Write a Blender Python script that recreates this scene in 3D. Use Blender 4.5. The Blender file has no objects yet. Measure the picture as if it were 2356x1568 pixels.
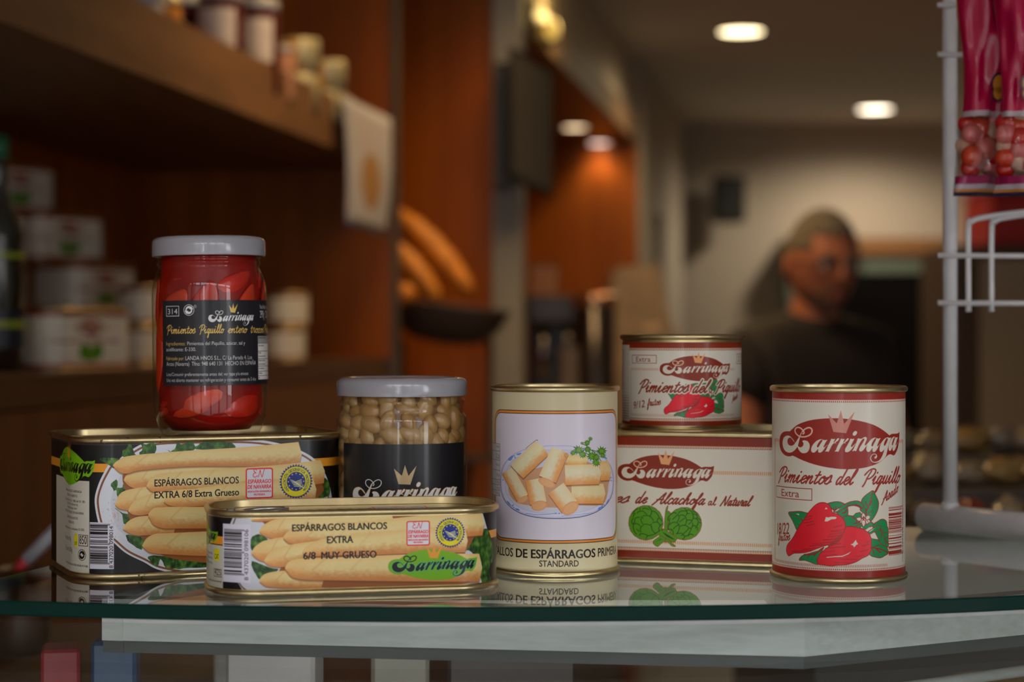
import bpy, math, random
import numpy as np
from mathutils import Vector, Matrix

C = bpy.context.scene.collection
SC = bpy.context.scene
F = 4400.0            # focal length in pixels of the 2356 px wide frame
CX, HY = 1178.0, 772.0  # principal column and horizon row
G = 1.30              # top of the glass counter above the floor
H = G + 0.1365        # camera height

# ------------------------------------------------------------------ camera
cam = bpy.data.cameras.new('camera')
camo = bpy.data.objects.new('camera', cam); C.objects.link(camo)
camo.location = (0, 0, H); camo.rotation_euler = (math.pi/2, 0, 0)
cam.sensor_width = 36.0; cam.lens = 36.0*F/2356.0
cam.shift_y = -(784.0-HY)/2356.0
cam.clip_start = 0.02; cam.clip_end = 60
cam.dof.use_dof = True; cam.dof.focus_distance = 1.075
cam.dof.aperture_fstop = 5.9
SC.camera = camo

# ------------------------------------------------------------------ world and exposure
w = bpy.data.worlds.new('daylight'); SC.world = w; w.use_nodes = True
bg = w.node_tree.nodes['Background']
bg.inputs[0].default_value = (0.93, 0.96, 1.0, 1); bg.inputs[1].default_value = 6.2
SC.view_settings.view_transform = 'Standard'; SC.view_settings.look = 'None'
SC.view_settings.gamma = 1.0; SC.view_settings.exposure = 0.0
SC.view_settings.use_curve_mapping = False
SC.cycles.max_bounces = 10; SC.cycles.transparent_max_bounces = 16
SC.cycles.caustics_reflective = False
SC.cycles.sample_clamp_indirect = 6.0

def lamp(name, kind, loc, power, color, size=0.1, spot=None, target=None, parent=None):
    l = bpy.data.lights.new(name, kind); l.energy = power; l.color = color
    if kind == 'AREA':
        l.shape = 'DISK'; l.size = size
    else:
        l.shadow_soft_size = size
    if kind == 'SPOT':
        l.spot_size = spot; l.spot_blend = 0.6
    o = bpy.data.objects.new(name, l); C.objects.link(o); o.location = loc
    if target is not None:
        o.rotation_euler = (Vector(target)-Vector(loc)).to_track_quat('-Z', 'Y').to_euler()
    if parent is not None: o.parent = parent
    return o

# ------------------------------------------------------------------ colours
def s2l(c):
    c = np.asarray(c, float)
    return np.where(c <= 0.04045, c/12.92, ((c+0.055)/1.055)**2.4)
def l2s(c):
    c = np.asarray(c, float)
    return np.where(c <= 0.0031308, c*12.92, 1.055*np.power(np.maximum(c, 1e-9), 1/2.4)-0.055)
GAIN = 2.15
def P(r, g, b, k=1.0):
    """surface colour (sRGB 0-1) of a thing that photographs as r, g, b in the shop's dim light"""
    return l2s(np.clip(s2l(np.array([r, g, b])/255.0)*GAIN*k, 0, 0.86))
def LIN(c):
    c = s2l(c); return (float(c[0]), float(c[1]), float(c[2]), 1.0)

# ------------------------------------------------------------------ materials
def mat(name, col=(0.5, 0.5, 0.5), rough=0.5, metal=0.0, spec=0.5, coat=0.0, noise=None, bump=None, emit=None, sss=None, **kw):
    """col is linear rgb. noise = (scale vec, amount, detail) varies the base colour; bump = (scale, strength)"""
    m = bpy.data.materials.new(name); m.use_nodes = True
    nt = m.node_tree; b = nt.nodes['Principled BSDF']
    c = tuple(col[:3])+(1,)
    b.inputs['Base Color'].default_value = c
    b.inputs['Roughness'].default_value = rough
    b.inputs['Metallic'].default_value = metal
    b.inputs['Specular IOR Level'].default_value = spec
    b.inputs['Coat Weight'].default_value = coat
    b.inputs['Coat Roughness'].default_value = kw.get('coat_rough', 0.08)
    tc = nt.nodes.new('ShaderNodeTexCoord')
    if noise:
        sc, amt, det = noise
        mp = nt.nodes.new('ShaderNodeMapping'); mp.inputs['Scale'].default_value = sc
        nz = nt.nodes.new('ShaderNodeTexNoise'); nz.inputs['Detail'].default_value = det; nz.inputs['Scale'].default_value = 1
        nt.links.new(tc.outputs['Object'], mp.inputs['Vector']); nt.links.new(mp.outputs[0], nz.inputs['Vector'])
        rp = nt.nodes.new('ShaderNodeValToRGB')
        rp.color_ramp.elements[0].position = 0.3; rp.color_ramp.elements[1].position = 0.7
        c2 = kw.get('col2')
        if c2 is None:
            c2 = tuple(x*(1-amt) for x in c[:3])
        rp.color_ramp.elements[0].color = tuple(c2[:3])+(1,); rp.color_ramp.elements[1].color = c
        nt.links.new(nz.outputs['Fac'], rp.inputs['Fac']); nt.links.new(rp.outputs['Color'], b.inputs['Base Color'])
        if kw.get('rnoise'):
            mr = nt.nodes.new('ShaderNodeMapRange'); mr.inputs['To Min'].default_value = rough; mr.inputs['To Max'].default_value = rough+kw['rnoise']
            nt.links.new(nz.outputs['Fac'], mr.inputs['Value']); nt.links.new(mr.outputs[0], b.inputs['Roughness'])
    if bump:
        nz2 = nt.nodes.new('ShaderNodeTexNoise'); nz2.inputs['Scale'].default_value = bump[0]; nz2.inputs['Detail'].default_value = 4
        bp = nt.nodes.new('ShaderNodeBump'); bp.inputs['Strength'].default_value = bump[1]; bp.inputs['Distance'].default_value = kw.get('bdist', 0.002)
        nt.links.new(tc.outputs['Object'], nz2.inputs['Vector'])
        nt.links.new(nz2.outputs['Fac'], bp.inputs['Height']); nt.links.new(bp.outputs[0], b.inputs['Normal'])
    if emit:
        b.inputs['Emission Color'].default_value = tuple(emit[:3])+(1,); b.inputs['Emission Strength'].default_value = emit[3]
    if sss:
        b.inputs['Subsurface Weight'].default_value = sss[0]; b.inputs['Subsurface Radius'].default_value = sss[1]
        b.inputs['Subsurface Scale'].default_value = sss[2]
    return m

def wood(name, c1, c2, rough=0.4, axis='Z', spec=0.4):
    sc = {'X': (1.2, 22, 22), 'Y': (22, 1.2, 22), 'Z': (22, 22, 1.2)}[axis]
    return mat(name, c1, rough, 0, spec, noise=(sc, 0, 6), col2=c2, bump=(60, 0.08))

def thin_glass(name, tint=(1, 1, 1), ior=1.5, rough=0.0, both=False):
    """clear pane: straight transmission and Fresnel reflection (of both its faces together if both)"""
    m = bpy.data.materials.new(name); m.use_nodes = True; nt = m.node_tree
    nt.nodes.clear()
    out = nt.nodes.new('ShaderNodeOutputMaterial'); mix = nt.nodes.new('ShaderNodeMixShader')
    tr = nt.nodes.new('ShaderNodeBsdfTransparent'); tr.inputs[0].default_value = tuple(tint)+(1,)
    gl = nt.nodes.new('ShaderNodeBsdfGlossy'); gl.inputs['Roughness'].default_value = rough
    fr = nt.nodes.new('ShaderNodeFresnel'); fr.inputs['IOR'].default_value = ior
    ge = nt.nodes.new('ShaderNodeNewGeometry'); io = nt.nodes.new('ShaderNodeMapRange')   # same reflectance from either side
    io.inputs['To Min'].default_value = ior; io.inputs['To Max'].default_value = 1/ior
    nt.links.new(ge.outputs['Backfacing'], io.inputs['Value']); nt.links.new(io.outputs[0], fr.inputs['IOR'])
    if both:
        m2 = nt.nodes.new('ShaderNodeMath'); m2.operation = 'MULTIPLY'; m2.inputs[1].default_value = 2.0
        m1 = nt.nodes.new('ShaderNodeMath'); m1.operation = 'ADD'; m1.inputs[1].default_value = 1.0
        dv = nt.nodes.new('ShaderNodeMath'); dv.operation = 'DIVIDE'
        nt.links.new(fr.outputs[0], m2.inputs[0]); nt.links.new(fr.outputs[0], m1.inputs[0])
        nt.links.new(m2.outputs[0], dv.inputs[0]); nt.links.new(m1.outputs[0], dv.inputs[1]); nt.links.new(dv.outputs[0], mix.inputs[0])
    else:
        nt.links.new(fr.outputs[0], mix.inputs[0])
    nt.links.new(tr.outputs[0], mix.inputs[1]); nt.links.new(gl.outputs[0], mix.inputs[2])
    nt.links.new(mix.outputs[0], out.inputs['Surface'])
    return m

def clear_sheet(name, tint):
    m = bpy.data.materials.new(name); m.use_nodes = True; nt = m.node_tree; nt.nodes.clear()
    out = nt.nodes.new('ShaderNodeOutputMaterial'); tr = nt.nodes.new('ShaderNodeBsdfTransparent'); tr.inputs[0].default_value = tuple(tint)+(1,)
    nt.links.new(tr.outputs[0], out.inputs['Surface']); return m

GOLD = mat('gold_lacquered_tinplate', (0.66, 0.53, 0.29), 0.22, 1.0, noise=((90, 90, 30), 0.22, 5), rnoise=0.18, bump=(160, 0.05))
GOLD_RUST = mat('gold_tinplate_with_rust', (0.66, 0.53, 0.29), 0.22, 1.0, noise=((90, 90, 30), 0.22, 5), rnoise=0.18, bump=(160, 0.05))
def add_rust(m):
    nt = m.node_tree; b = nt.nodes['Principled BSDF']; tc = nt.nodes.new('ShaderNodeTexCoord')
    nz = nt.nodes.new('ShaderNodeTexNoise'); nz.inputs['Scale'].default_value = 260; nz.inputs['Detail'].default_value = 6
    nz2 = nt.nodes.new('ShaderNodeTexNoise'); nz2.inputs['Scale'].default_value = 28
    mu = nt.nodes.new('ShaderNodeMath'); mu.operation = 'MULTIPLY'
    nt.links.new(tc.outputs['Object'], nz.inputs['Vector']); nt.links.new(tc.outputs['Object'], nz2.inputs['Vector'])
    nt.links.new(nz.outputs['Fac'], mu.inputs[0]); nt.links.new(nz2.outputs['Fac'], mu.inputs[1])
    rp = nt.nodes.new('ShaderNodeValToRGB'); rp.color_ramp.elements[0].position = 0.355; rp.color_ramp.elements[1].position = 0.385
    nt.links.new(mu.outputs[0], rp.inputs['Fac'])
    mx = nt.nodes.new('ShaderNodeMix'); mx.data_type = 'RGBA'
    old = b.inputs['Base Color'].links[0].from_socket
    nt.links.new(rp.outputs['Color'], mx.inputs[0]); nt.links.new(old, mx.inputs[6]); mx.inputs[7].default_value = (0.05, 0.022, 0.008, 1)
    nt.links.new(mx.outputs[2], b.inputs['Base Color'])
    inv = nt.nodes.new('ShaderNodeMath'); inv.operation = 'SUBTRACT'; inv.inputs[0].default_value = 1.0
    nt.links.new(rp.outputs['Color'], inv.inputs[1]); nt.links.new(inv.outputs[0], b.inputs['Metallic'])
add_rust(GOLD_RUST)

# ------------------------------------------------------------------ objects
def mesh(name, verts, faces, m, parent=None, smooth=False, uvs=None, mats=None, fmat=None, loc=None):
    me = bpy.data.meshes.new(name)
    me.from_pydata([tuple(map(float, v)) for v in verts], [], [tuple(f) for f in faces])
    if m is not None: me.materials.append(m)
    for x in (mats or []): me.materials.append(x)
    if fmat is not None: me.polygons.foreach_set('material_index', fmat)
    if smooth: me.polygons.foreach_set('use_smooth', [True]*len(me.polygons))
    if uvs is not None:
        uv = me.uv_layers.new(name='print')
        li = np.zeros(len(me.loops), int); me.loops.foreach_get('vertex_index', li)
        uv.data.foreach_set('uv', np.asarray(uvs, float)[li].ravel())
    me.update()
    o = bpy.data.objects.new(name, me); C.objects.link(o)
    if parent is not None: o.parent = parent
    if loc is not None: o.location = loc
    return o

def thing(name, label, cat, loc=(0, 0, 0), rz=0.0, group=None):
    o = bpy.data.objects.new(name, None); C.objects.link(o)
    o.empty_display_size = 0.02
    o.location = loc; o.rotation_euler = (0, 0, rz)
    o['label'] = label; o['category'] = cat
    if group: o['group'] = group
    return o
def tag(o, label, cat, group=None):
    o['label'] = label; o['category'] = cat
    if group: o['group'] = group
    return o
def struct(o):
    o['kind'] = 'structure'; return o

def kids(o): return [c for c in bpy.data.objects if c.parent == o]
def dup(root, label, loc=None, rz=None, group=None):
    r = root.copy(); C.objects.link(r)
    if loc is not None: r.location = loc
    if rz is not None: r.rotation_euler = (0, 0, rz)
    r['label'] = label
    if group: r['group'] = group
    for ch in kids(root):
        c = ch.copy(); C.objects.link(c); c.parent = r
        for g in kids(ch):
            d = g.copy(); C.objects.link(d); d.parent = c
    return r

class MB:
    """collects shapes into one mesh"""
    def __init__(s): s.v = []; s.f = []; s.mi = []
    def add(s, vs, fs, mi=0):
        n = len(s.v); s.v += [tuple(v) for v in vs]; s.f += [tuple(n+i for i in f) for f in fs]; s.mi += [mi]*len(fs); return s
    def box(s, a, b, mi=0, T=None, bev=0.0):
        x0, y0, z0 = a; x1, y1, z1 = b
        if bev <= 0:
            vs = [(x0, y0, z0), (x1, y0, z0), (x1, y1, z0), (x0, y1, z0), (x0, y0, z1), (x1, y0, z1), (x1, y1, z1), (x0, y1, z1)]
            fs = [(3, 2, 1, 0), (4, 5, 6, 7), (0, 1, 5, 4), (1, 2, 6, 5), (2, 3, 7, 6), (3, 0, 4, 7)]
        else:
            e = bev; vs = []
            for z, i in ((z0, e), (z0+e, 0), (z1-e, 0), (z1, e)):
                for (x, y, sx, sy) in ((x0, y0, 1, 1), (x1, y0, -1, 1), (x1, y1, -1, -1), (x0, y1, 1, -1)):
                    # two corner points
                    if (sx, sy) in ((1, 1), (-1, -1)):
                        vs += [(x+sx*i, y+sy*max(e, i), z), (x+sx*max(e, i), y+sy*i, z)]
                    else:
                        vs += [(x+sx*max(e, i), y+sy*i, z), (x+sx*i, y+sy*max(e, i), z)]
            fs = [tuple(range(7, -1, -1)), tuple(range(24, 32))]
            for k in range(3):
                for j in range(8):
                    j2 = (j+1) % 8
                    fs.append((k*8+j, k*8+j2, k*8+8+j2, k*8+8+j))
        if T: vs = [T(*v) for v in vs]
        return s.add(vs, fs, mi)
    def tube(s, pts, r, n=12, mi=0, cap=True, closed=False):
        pts = [Vector(p) for p in pts]; N = len(pts)
        rs = r if isinstance(r, (list, tuple)) else [r]*N
        vs = []; fs = []; up = None
        for i, p in enumerate(pts):
            if closed: t = (pts[(i+1) % N]-pts[i-1]).normalized()
            else: t = (pts[min(i+1, N-1)]-pts[max(i-1, 0)]).normalized()
            if up is None:
                a = Vector((0, 0, 1)) if abs(t.z) < 0.9 else Vector((1, 0, 0))
                up = (a-t*a.dot(t)).normalized()
            else:
                up = (up-t*up.dot(t)).normalized()
            q = t.cross(up)
            for k in range(n):
                a = 2*math.pi*k/n
                vs.append(p+(up*math.cos(a)+q*math.sin(a))*rs[i])
        M_ = N if closed else N-1
        for i in range(M_):
            j = (i+1) % N
            for k in range(n):
                k2 = (k+1) % n
                fs.append((i*n+k, i*n+k2, j*n+k2, j*n+k))
        if cap and not closed:
            fs.append(tuple(range(n-1, -1, -1))); fs.append(tuple((N-1)*n+k for k in range(n)))
        return s.add(vs, fs, mi)
    def sphere(s, c, r, nu=16, nv=10, mi=0, R=None):
        rx, ry, rz = (r, r, r) if not isinstance(r, (tuple, list)) else r
        vs = []; fs = []
        for j in range(nv+1):
            ph = math.pi*j/nv
            for i in range(nu):
                th = 2*math.pi*i/nu
                v = Vector((rx*math.sin(ph)*math.cos(th), ry*math.sin(ph)*math.sin(th), rz*math.cos(ph)))
                if R is not None: v = R @ v
                vs.append(v+Vector(c))
        for j in range(nv):
            for i in range(nu):
                i2 = (i+1) % nu
                fs.append((j*nu+i, (j+1)*nu+i, (j+1)*nu+i2, j*nu+i2))
        return s.add(vs, fs, mi)
    def lathe(s, prof, c=(0, 0, 0), n=48, mi=0, caps=True):
        vs = []; fs = []
        for r, z in prof:
            for k in range(n):
                a = 2*math.pi*k/n; vs.append((c[0]+r*math.cos(a), c[1]+r*math.sin(a), c[2]+z))
        for j in range(len(prof)-1):
            for k in range(n):
                k2 = (k+1) % n; fs.append((j*n+k, j*n+k2, (j+1)*n+k2, (j+1)*n+k))
        if caps:
            if prof[0][0] > 1e-6: fs.append(tuple(range(n-1, -1, -1)))
            if prof[-1][0] > 1e-6: fs.append(tuple((len(prof)-1)*n+k for k in range(n)))
        return s.add(vs, fs, mi)
    def build(s, name, m, parent=None, smooth=False, mats=None, loc=None):
        return mesh(name, s.v, s.f, m, parent, smooth, mats=mats, fmat=s.mi if mats else None, loc=loc)

def smooth_by_angle(o, deg=40):
    me = o.data
    me.polygons.foreach_set('use_smooth', [True]*len(me.polygons))
    try: me.set_sharp_from_angle(angle=math.radians(deg))
    except Exception: pass
    return o

def crom(pts, closed=True, k=6):
    """Catmull-Rom through the points"""
    p = np.asarray(pts, float); n = len(p)
    out = []
    rng = range(n) if closed else range(n-1)
    t = (np.arange(k)/k)[:, None]
    for i in rng:
        if closed: a, b, c, d = p[i-1], p[i], p[(i+1) % n], p[(i+2) % n]
        else: a, b, c, d = p[max(i-1, 0)], p[i], p[i+1], p[min(i+2, n-1)]
        out.append(0.5*((2*b)+(-a+c)*t+(2*a-5*b+4*c-d)*t*t+(-a+3*b-3*c+d)*t**3))
    if not closed: out.append(p[-1:])
    return np.vstack(out)
# ------------------------------------------------------------------ printed labels: a small polygon painter
PPM = 9000.0  # print resolution, points per metre of label

def winding(polys, w, h, SS=4):
    """signed area coverage of closed polygons (pixel coords, y down) on a w x h grid"""
    E = []
    for p in polys:
        p = np.asarray(p, float)
        if len(p) < 3: continue
        q = np.roll(p, -1, axis=0)
        E.append(np.hstack([p, q]))
    if not E: return np.zeros((h, w), np.float32)
    E = np.vstack(E)
    x0, y0, x1, y1 = E[:, 0], E[:, 1]*SS, E[:, 2], E[:, 3]*SS
    sg = np.where(y1 > y0, 1.0, -1.0)
    ya = np.minimum(y0, y1); yb = np.maximum(y0, y1)
    xa = np.where(y1 > y0, x0, x1); xb = np.where(y1 > y0, x1, x0)
    i0 = np.ceil(ya-0.5).astype(int); i1 = np.ceil(yb-0.5).astype(int)
    i0 = np.clip(i0, 0, h*SS); i1 = np.clip(i1, 0, h*SS)
    n = np.maximum(i1-i0, 0)
    tot = int(n.sum())
    if tot == 0: return np.zeros((h, w), np.float32)
    idx = np.repeat(np.arange(len(E)), n)
    off = np.arange(tot)-np.repeat(np.cumsum(n)-n, n)
    yy = i0[idx]+off
    t = (yy+0.5-ya[idx])/np.maximum(yb[idx]-ya[idx], 1e-9)
    xx = np.clip(xa[idx]+(xb[idx]-xa[idx])*t, 0, w-1e-3)
    ix = np.floor(xx).astype(int); fr = xx-ix; row = yy//SS
    acc = np.bincount(row*(w+2)+ix, weights=sg[idx]*(1-fr), minlength=h*(w+2))
    acc += np.bincount(row*(w+2)+ix+1, weights=sg[idx]*fr, minlength=h*(w+2))
    acc = acc.reshape(h, w+2)
    return (np.cumsum(acc, axis=1)[:, :w]/SS).astype(np.float32)

_tc = {}
def text_tris(s, bold=0.0):
    """triangles (N,3,2) of a line of type in em units"""
    key = (s, bold)
    if key in _tc: return _tc[key]
    cu = bpy.data.curves.new('type', 'FONT'); cu.body = s; cu.size = 1.0; cu.offset = bold
    cu.resolution_u = 3
    ob = bpy.data.objects.new('type', cu)
    me = ob.to_mesh()
    v = np.zeros(len(me.vertices)*3); me.vertices.foreach_get('co', v); v = v.reshape(-1, 3)[:, :2]
    me.calc_loop_triangles()
    t = np.zeros(len(me.loop_triangles)*3, int); me.loop_triangles.foreach_get('vertices', t)
    T = v[t.reshape(-1, 3)] if len(t) else np.zeros((0, 3, 2))
    ob.to_mesh_clear(); bpy.data.objects.remove(ob); bpy.data.curves.remove(cu)
    if len(T):   # same orientation for all
        a = (T[:, 1, 0]-T[:, 0, 0])*(T[:, 2, 1]-T[:, 0, 1])-(T[:, 1, 1]-T[:, 0, 1])*(T[:, 2, 0]-T[:, 0, 0])
        T[a < 0] = T[a < 0][:, ::-1]
    _tc[key] = T
    return T
CAP = 0.0
def capheight():
    global CAP
    if not CAP:
        T = text_tris('H'); CAP = T[:, :, 1].max()
    return CAP

# single-stroke brush script, x-height 1
SCRIPT = {
 'i': (.52, [[(.0, .5), (.18, 1), (.17, .25), (.3, 0), (.52, .3)], [(.2, 1.42), (.23, 1.5)]]),
 'm': (1.04, [[(.0, .6), (.15, 1), (.15, 0)], [(.15, .5), (.35, .95), (.46, .9), (.45, 0)], [(.45, .5), (.65, .95), (.76, .9), (.75, .2), (.87, 0), (1.04, .3)]]),
 'n': (.76, [[(.0, .6), (.15, 1), (.15, 0)], [(.15, .5), (.38, .97), (.48, .88), (.48, .2), (.6, 0), (.76, .3)]]),
 'e': (.58, [[(.0, .35), (.3, .5), (.5, .8), (.38, 1), (.2, .9), (.1, .5), (.2, .1), (.38, 0), (.6, .3)]]),
 't': (.5, [[(.22, 1.6), (.18, .3), (.3, 0), (.5, .3)], [(.0, 1.08), (.44, 1.18)]]),
 'o': (.62, [[(.35, 1), (.12, .75), (.08, .3), (.25, 0), (.45, .2), (.5, .65), (.38, .98), (.3, .8), (.5, .72), (.68, .85)]]),
 's': (.56, [[(.0, .3), (.3, 1.15), (.42, .6), (.4, .2), (.25, 0), (.06, .12)], [(.25, 0), (.56, .35)]]),
 'd': (.74, [[(.44, .9), (.22, 1), (.06, .5), (.14, .02), (.3, .1), (.46, .6)], [(.56, 2.05), (.47, .8), (.44, .2), (.56, 0), (.74, .3)]]),
 'l': (.46, [[(.0, .35), (.3, 1.2), (.38, 1.9), (.29, 2.08), (.18, 1.5), (.15, .4), (.28, 0), (.48, .3)]]),
 'q': (.7, [[(.44, .9), (.22, 1), (.06, .5), (.14, .05), (.3, .15), (.46, .7)], [(.5, 1), (.42, -.2), (.34, -1), (.44, -.9), (.5, -.2), (.72, .3)]]),
 'u': (.78, [[(.0, .6), (.12, 1), (.12, .25), (.25, 0), (.42, .3), (.5, 1)], [(.5, 1), (.48, .25), (.6, 0), (.78, .3)]]),
 'a': (.74, [[(.45, .85), (.25, 1), (.06, .5), (.14, .02), (.3, .12), (.46, .7)], [(.5, 1), (.45, .25), (.57, 0), (.75, .3)]]),
 'r': (.52, [[(.0, .55), (.15, 1.12), (.37, .95), (.32, .5), (.36, .05), (.54, .3)]]),
 'c': (.56, [[(.48, .8), (.35, 1), (.15, .8), (.08, .4), (.2, 0), (.4, .05), (.58, .35)]]),
 'h': (.74, [[(.0, .35), (.3, 1.3), (.33, 2), (.2, 1.7), (.13, 0)], [(.13, .5), (.35, .97), (.46, .85), (.44, .2), (.56, 0), (.74, .3)]]),
 'f': (.46, [[(.0, .3), (.35, 1.4), (.35, 2), (.22, 1.7), (.18, .4), (.1, -.8), (.25, -.9), (.3, -.2), (.25, .15), (.5, .35)]]),
 'p': (.62, [[(.0, .6), (.14, 1), (.06, -.9)], [(.12, .6), (.35, 1), (.5, .7), (.42, .12), (.2, .02)], [(.42, .12), (.62, .3)]]),
 'g': (.7, [[(.44, .9), (.22, 1), (.06, .5), (.14, .05), (.3, .15), (.46, .7)], [(.5, 1), (.45, -.4), (.28, -.9), (.08, -.6), (.35, -.1), (.72, .3)]]),
 'v': (.58, [[(.0, .8), (.12, 1), (.2, .1), (.3, .05), (.48, .9), (.6, .85)]]),
 'z': (.56, [[(.05, .92), (.45, .95), (.08, .05), (.52, .08)]]),
 'y': (.64, [[(.0, 1), (.1, .3), (.24, .15), (.45, .5)], [(.5, 1), (.4, -.4), (.24, -.8), (.05, -.6), (.3, -.1), (.65, .3)]]),
 'b': (.56, [[(.14, 2), (.1, .1), (.28, 0), (.46, .4), (.38, .9), (.12, .6)]]),
 'P': (1.0, [[(.42, 1.75), (.3, .95), (.28, .1), (.2, -.3)], [(-.12, 1.2), (.12, 1.75), (.5, 1.98), (.88, 1.8), (.88, 1.2), (.55, .72), (.25, .75)]]),
 'A': (1.02, [[(-.15, -.3), (.2, .5), (.72, 1.9), (.7, .9), (.72, .15), (.86, .0), (1.04, .25)], [(.08, .68), (.84, .76)]]),
 'N': (1.1, [[(.0, -.1), (.22, 1.0), (.3, 1.85), (.72, 0), (.98, 2.05)]]),
 'C': (.95, [[(.85, 1.6), (.6, 2.0), (.25, 1.6), (.1, .7), (.35, .02), (.7, .15), (.95, .4)]]),
 '1': (.50, [[(.26, 1.75), (.14, 0)]]),
 '2': (.72, [[(.08, 1.3), (.3, 1.75), (.55, 1.5), (.4, .8), (.05, 0), (.6, .05)]]),
 '8': (.78, [[(.5, 1.55), (.3, 1.75), (.12, 1.4), (.3, .95), (.5, .5), (.3, 0), (.08, .35), (.3, .95), (.55, 1.4), (.5, 1.55)]]),
 '9': (.76, [[(.52, 1.4), (.3, 1.7), (.1, 1.3), (.28, .9), (.52, 1.3), (.5, .6), (.3, 0)]]),
 '/': (.62, [[(.42, 2.0), (.16, -.4)]]), '|': (.35, [[(.2, 1.9), (.12, -.3)]]),
 ' ': (.55, []), '.': (.3, [[(.1, .02), (.13, .05)]]), ',': (.3, [[(.12, .1), (.04, -.25)]]),
}
SCRIPT['\u00fa'] = (.78, SCRIPT['u'][1]+[[(.3, 1.3), (.4, 1.6)]])

def script_strokes(s, shear=0.38):
    x = 0; out = []
    for ch in s:
        adv, st = SCRIPT[ch]
        for q in st:
            a = np.array(q, float)
            if len(a) > 2: a = crom(a, closed=False, k=5)
            a = a.copy(); a[:, 0] += x+a[:, 1]*shear
            out.append(a)
        x += adv
    return out, x

def stroke_polys(pts, wd, nib=None, cap=True):
    """quads and round joints along a line; nib = (angle, thin) gives a broad-pen contrast"""
    p = np.asarray(pts, float); n = len(p)
    wd = np.broadcast_to(np.asarray(wd, float), (n,)).copy()
    if nib is not None:
        t = np.gradient(p, axis=0); a = np.arctan2(t[:, 1], t[:, 0])
        wd = wd*(nib[1]+(1-nib[1])*np.abs(np.sin(a-nib[0])))
    out = []
    for i in range(n-1):
        d = p[i+1]-p[i]; L = math.hypot(*d)
        if L < 1e-9: continue
        nn = np.array([-d[1], d[0]])/L
        q = np.array([p[i]+nn*wd[i]/2, p[i+1]+nn*wd[i+1]/2, p[i+1]-nn*wd[i+1]/2, p[i]-nn*wd[i]/2])
        out.append(q)
    c = np.linspace(0, 2*math.pi, 11)[:-1]; cs = np.stack([np.cos(-c), np.sin(-c)], 1)
    for i in range(n):
        if not cap and i in (0, n-1): continue
        out.append(p[i]+cs*wd[i]/2)
    fixed = []
    for q in out:
        a = 0.5*np.sum(q[:, 0]*np.roll(q[:, 1], -1)-np.roll(q[:, 0], -1)*q[:, 1])
        fixed.append(q if a > 0 else q[::-1])
    return fixed

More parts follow.
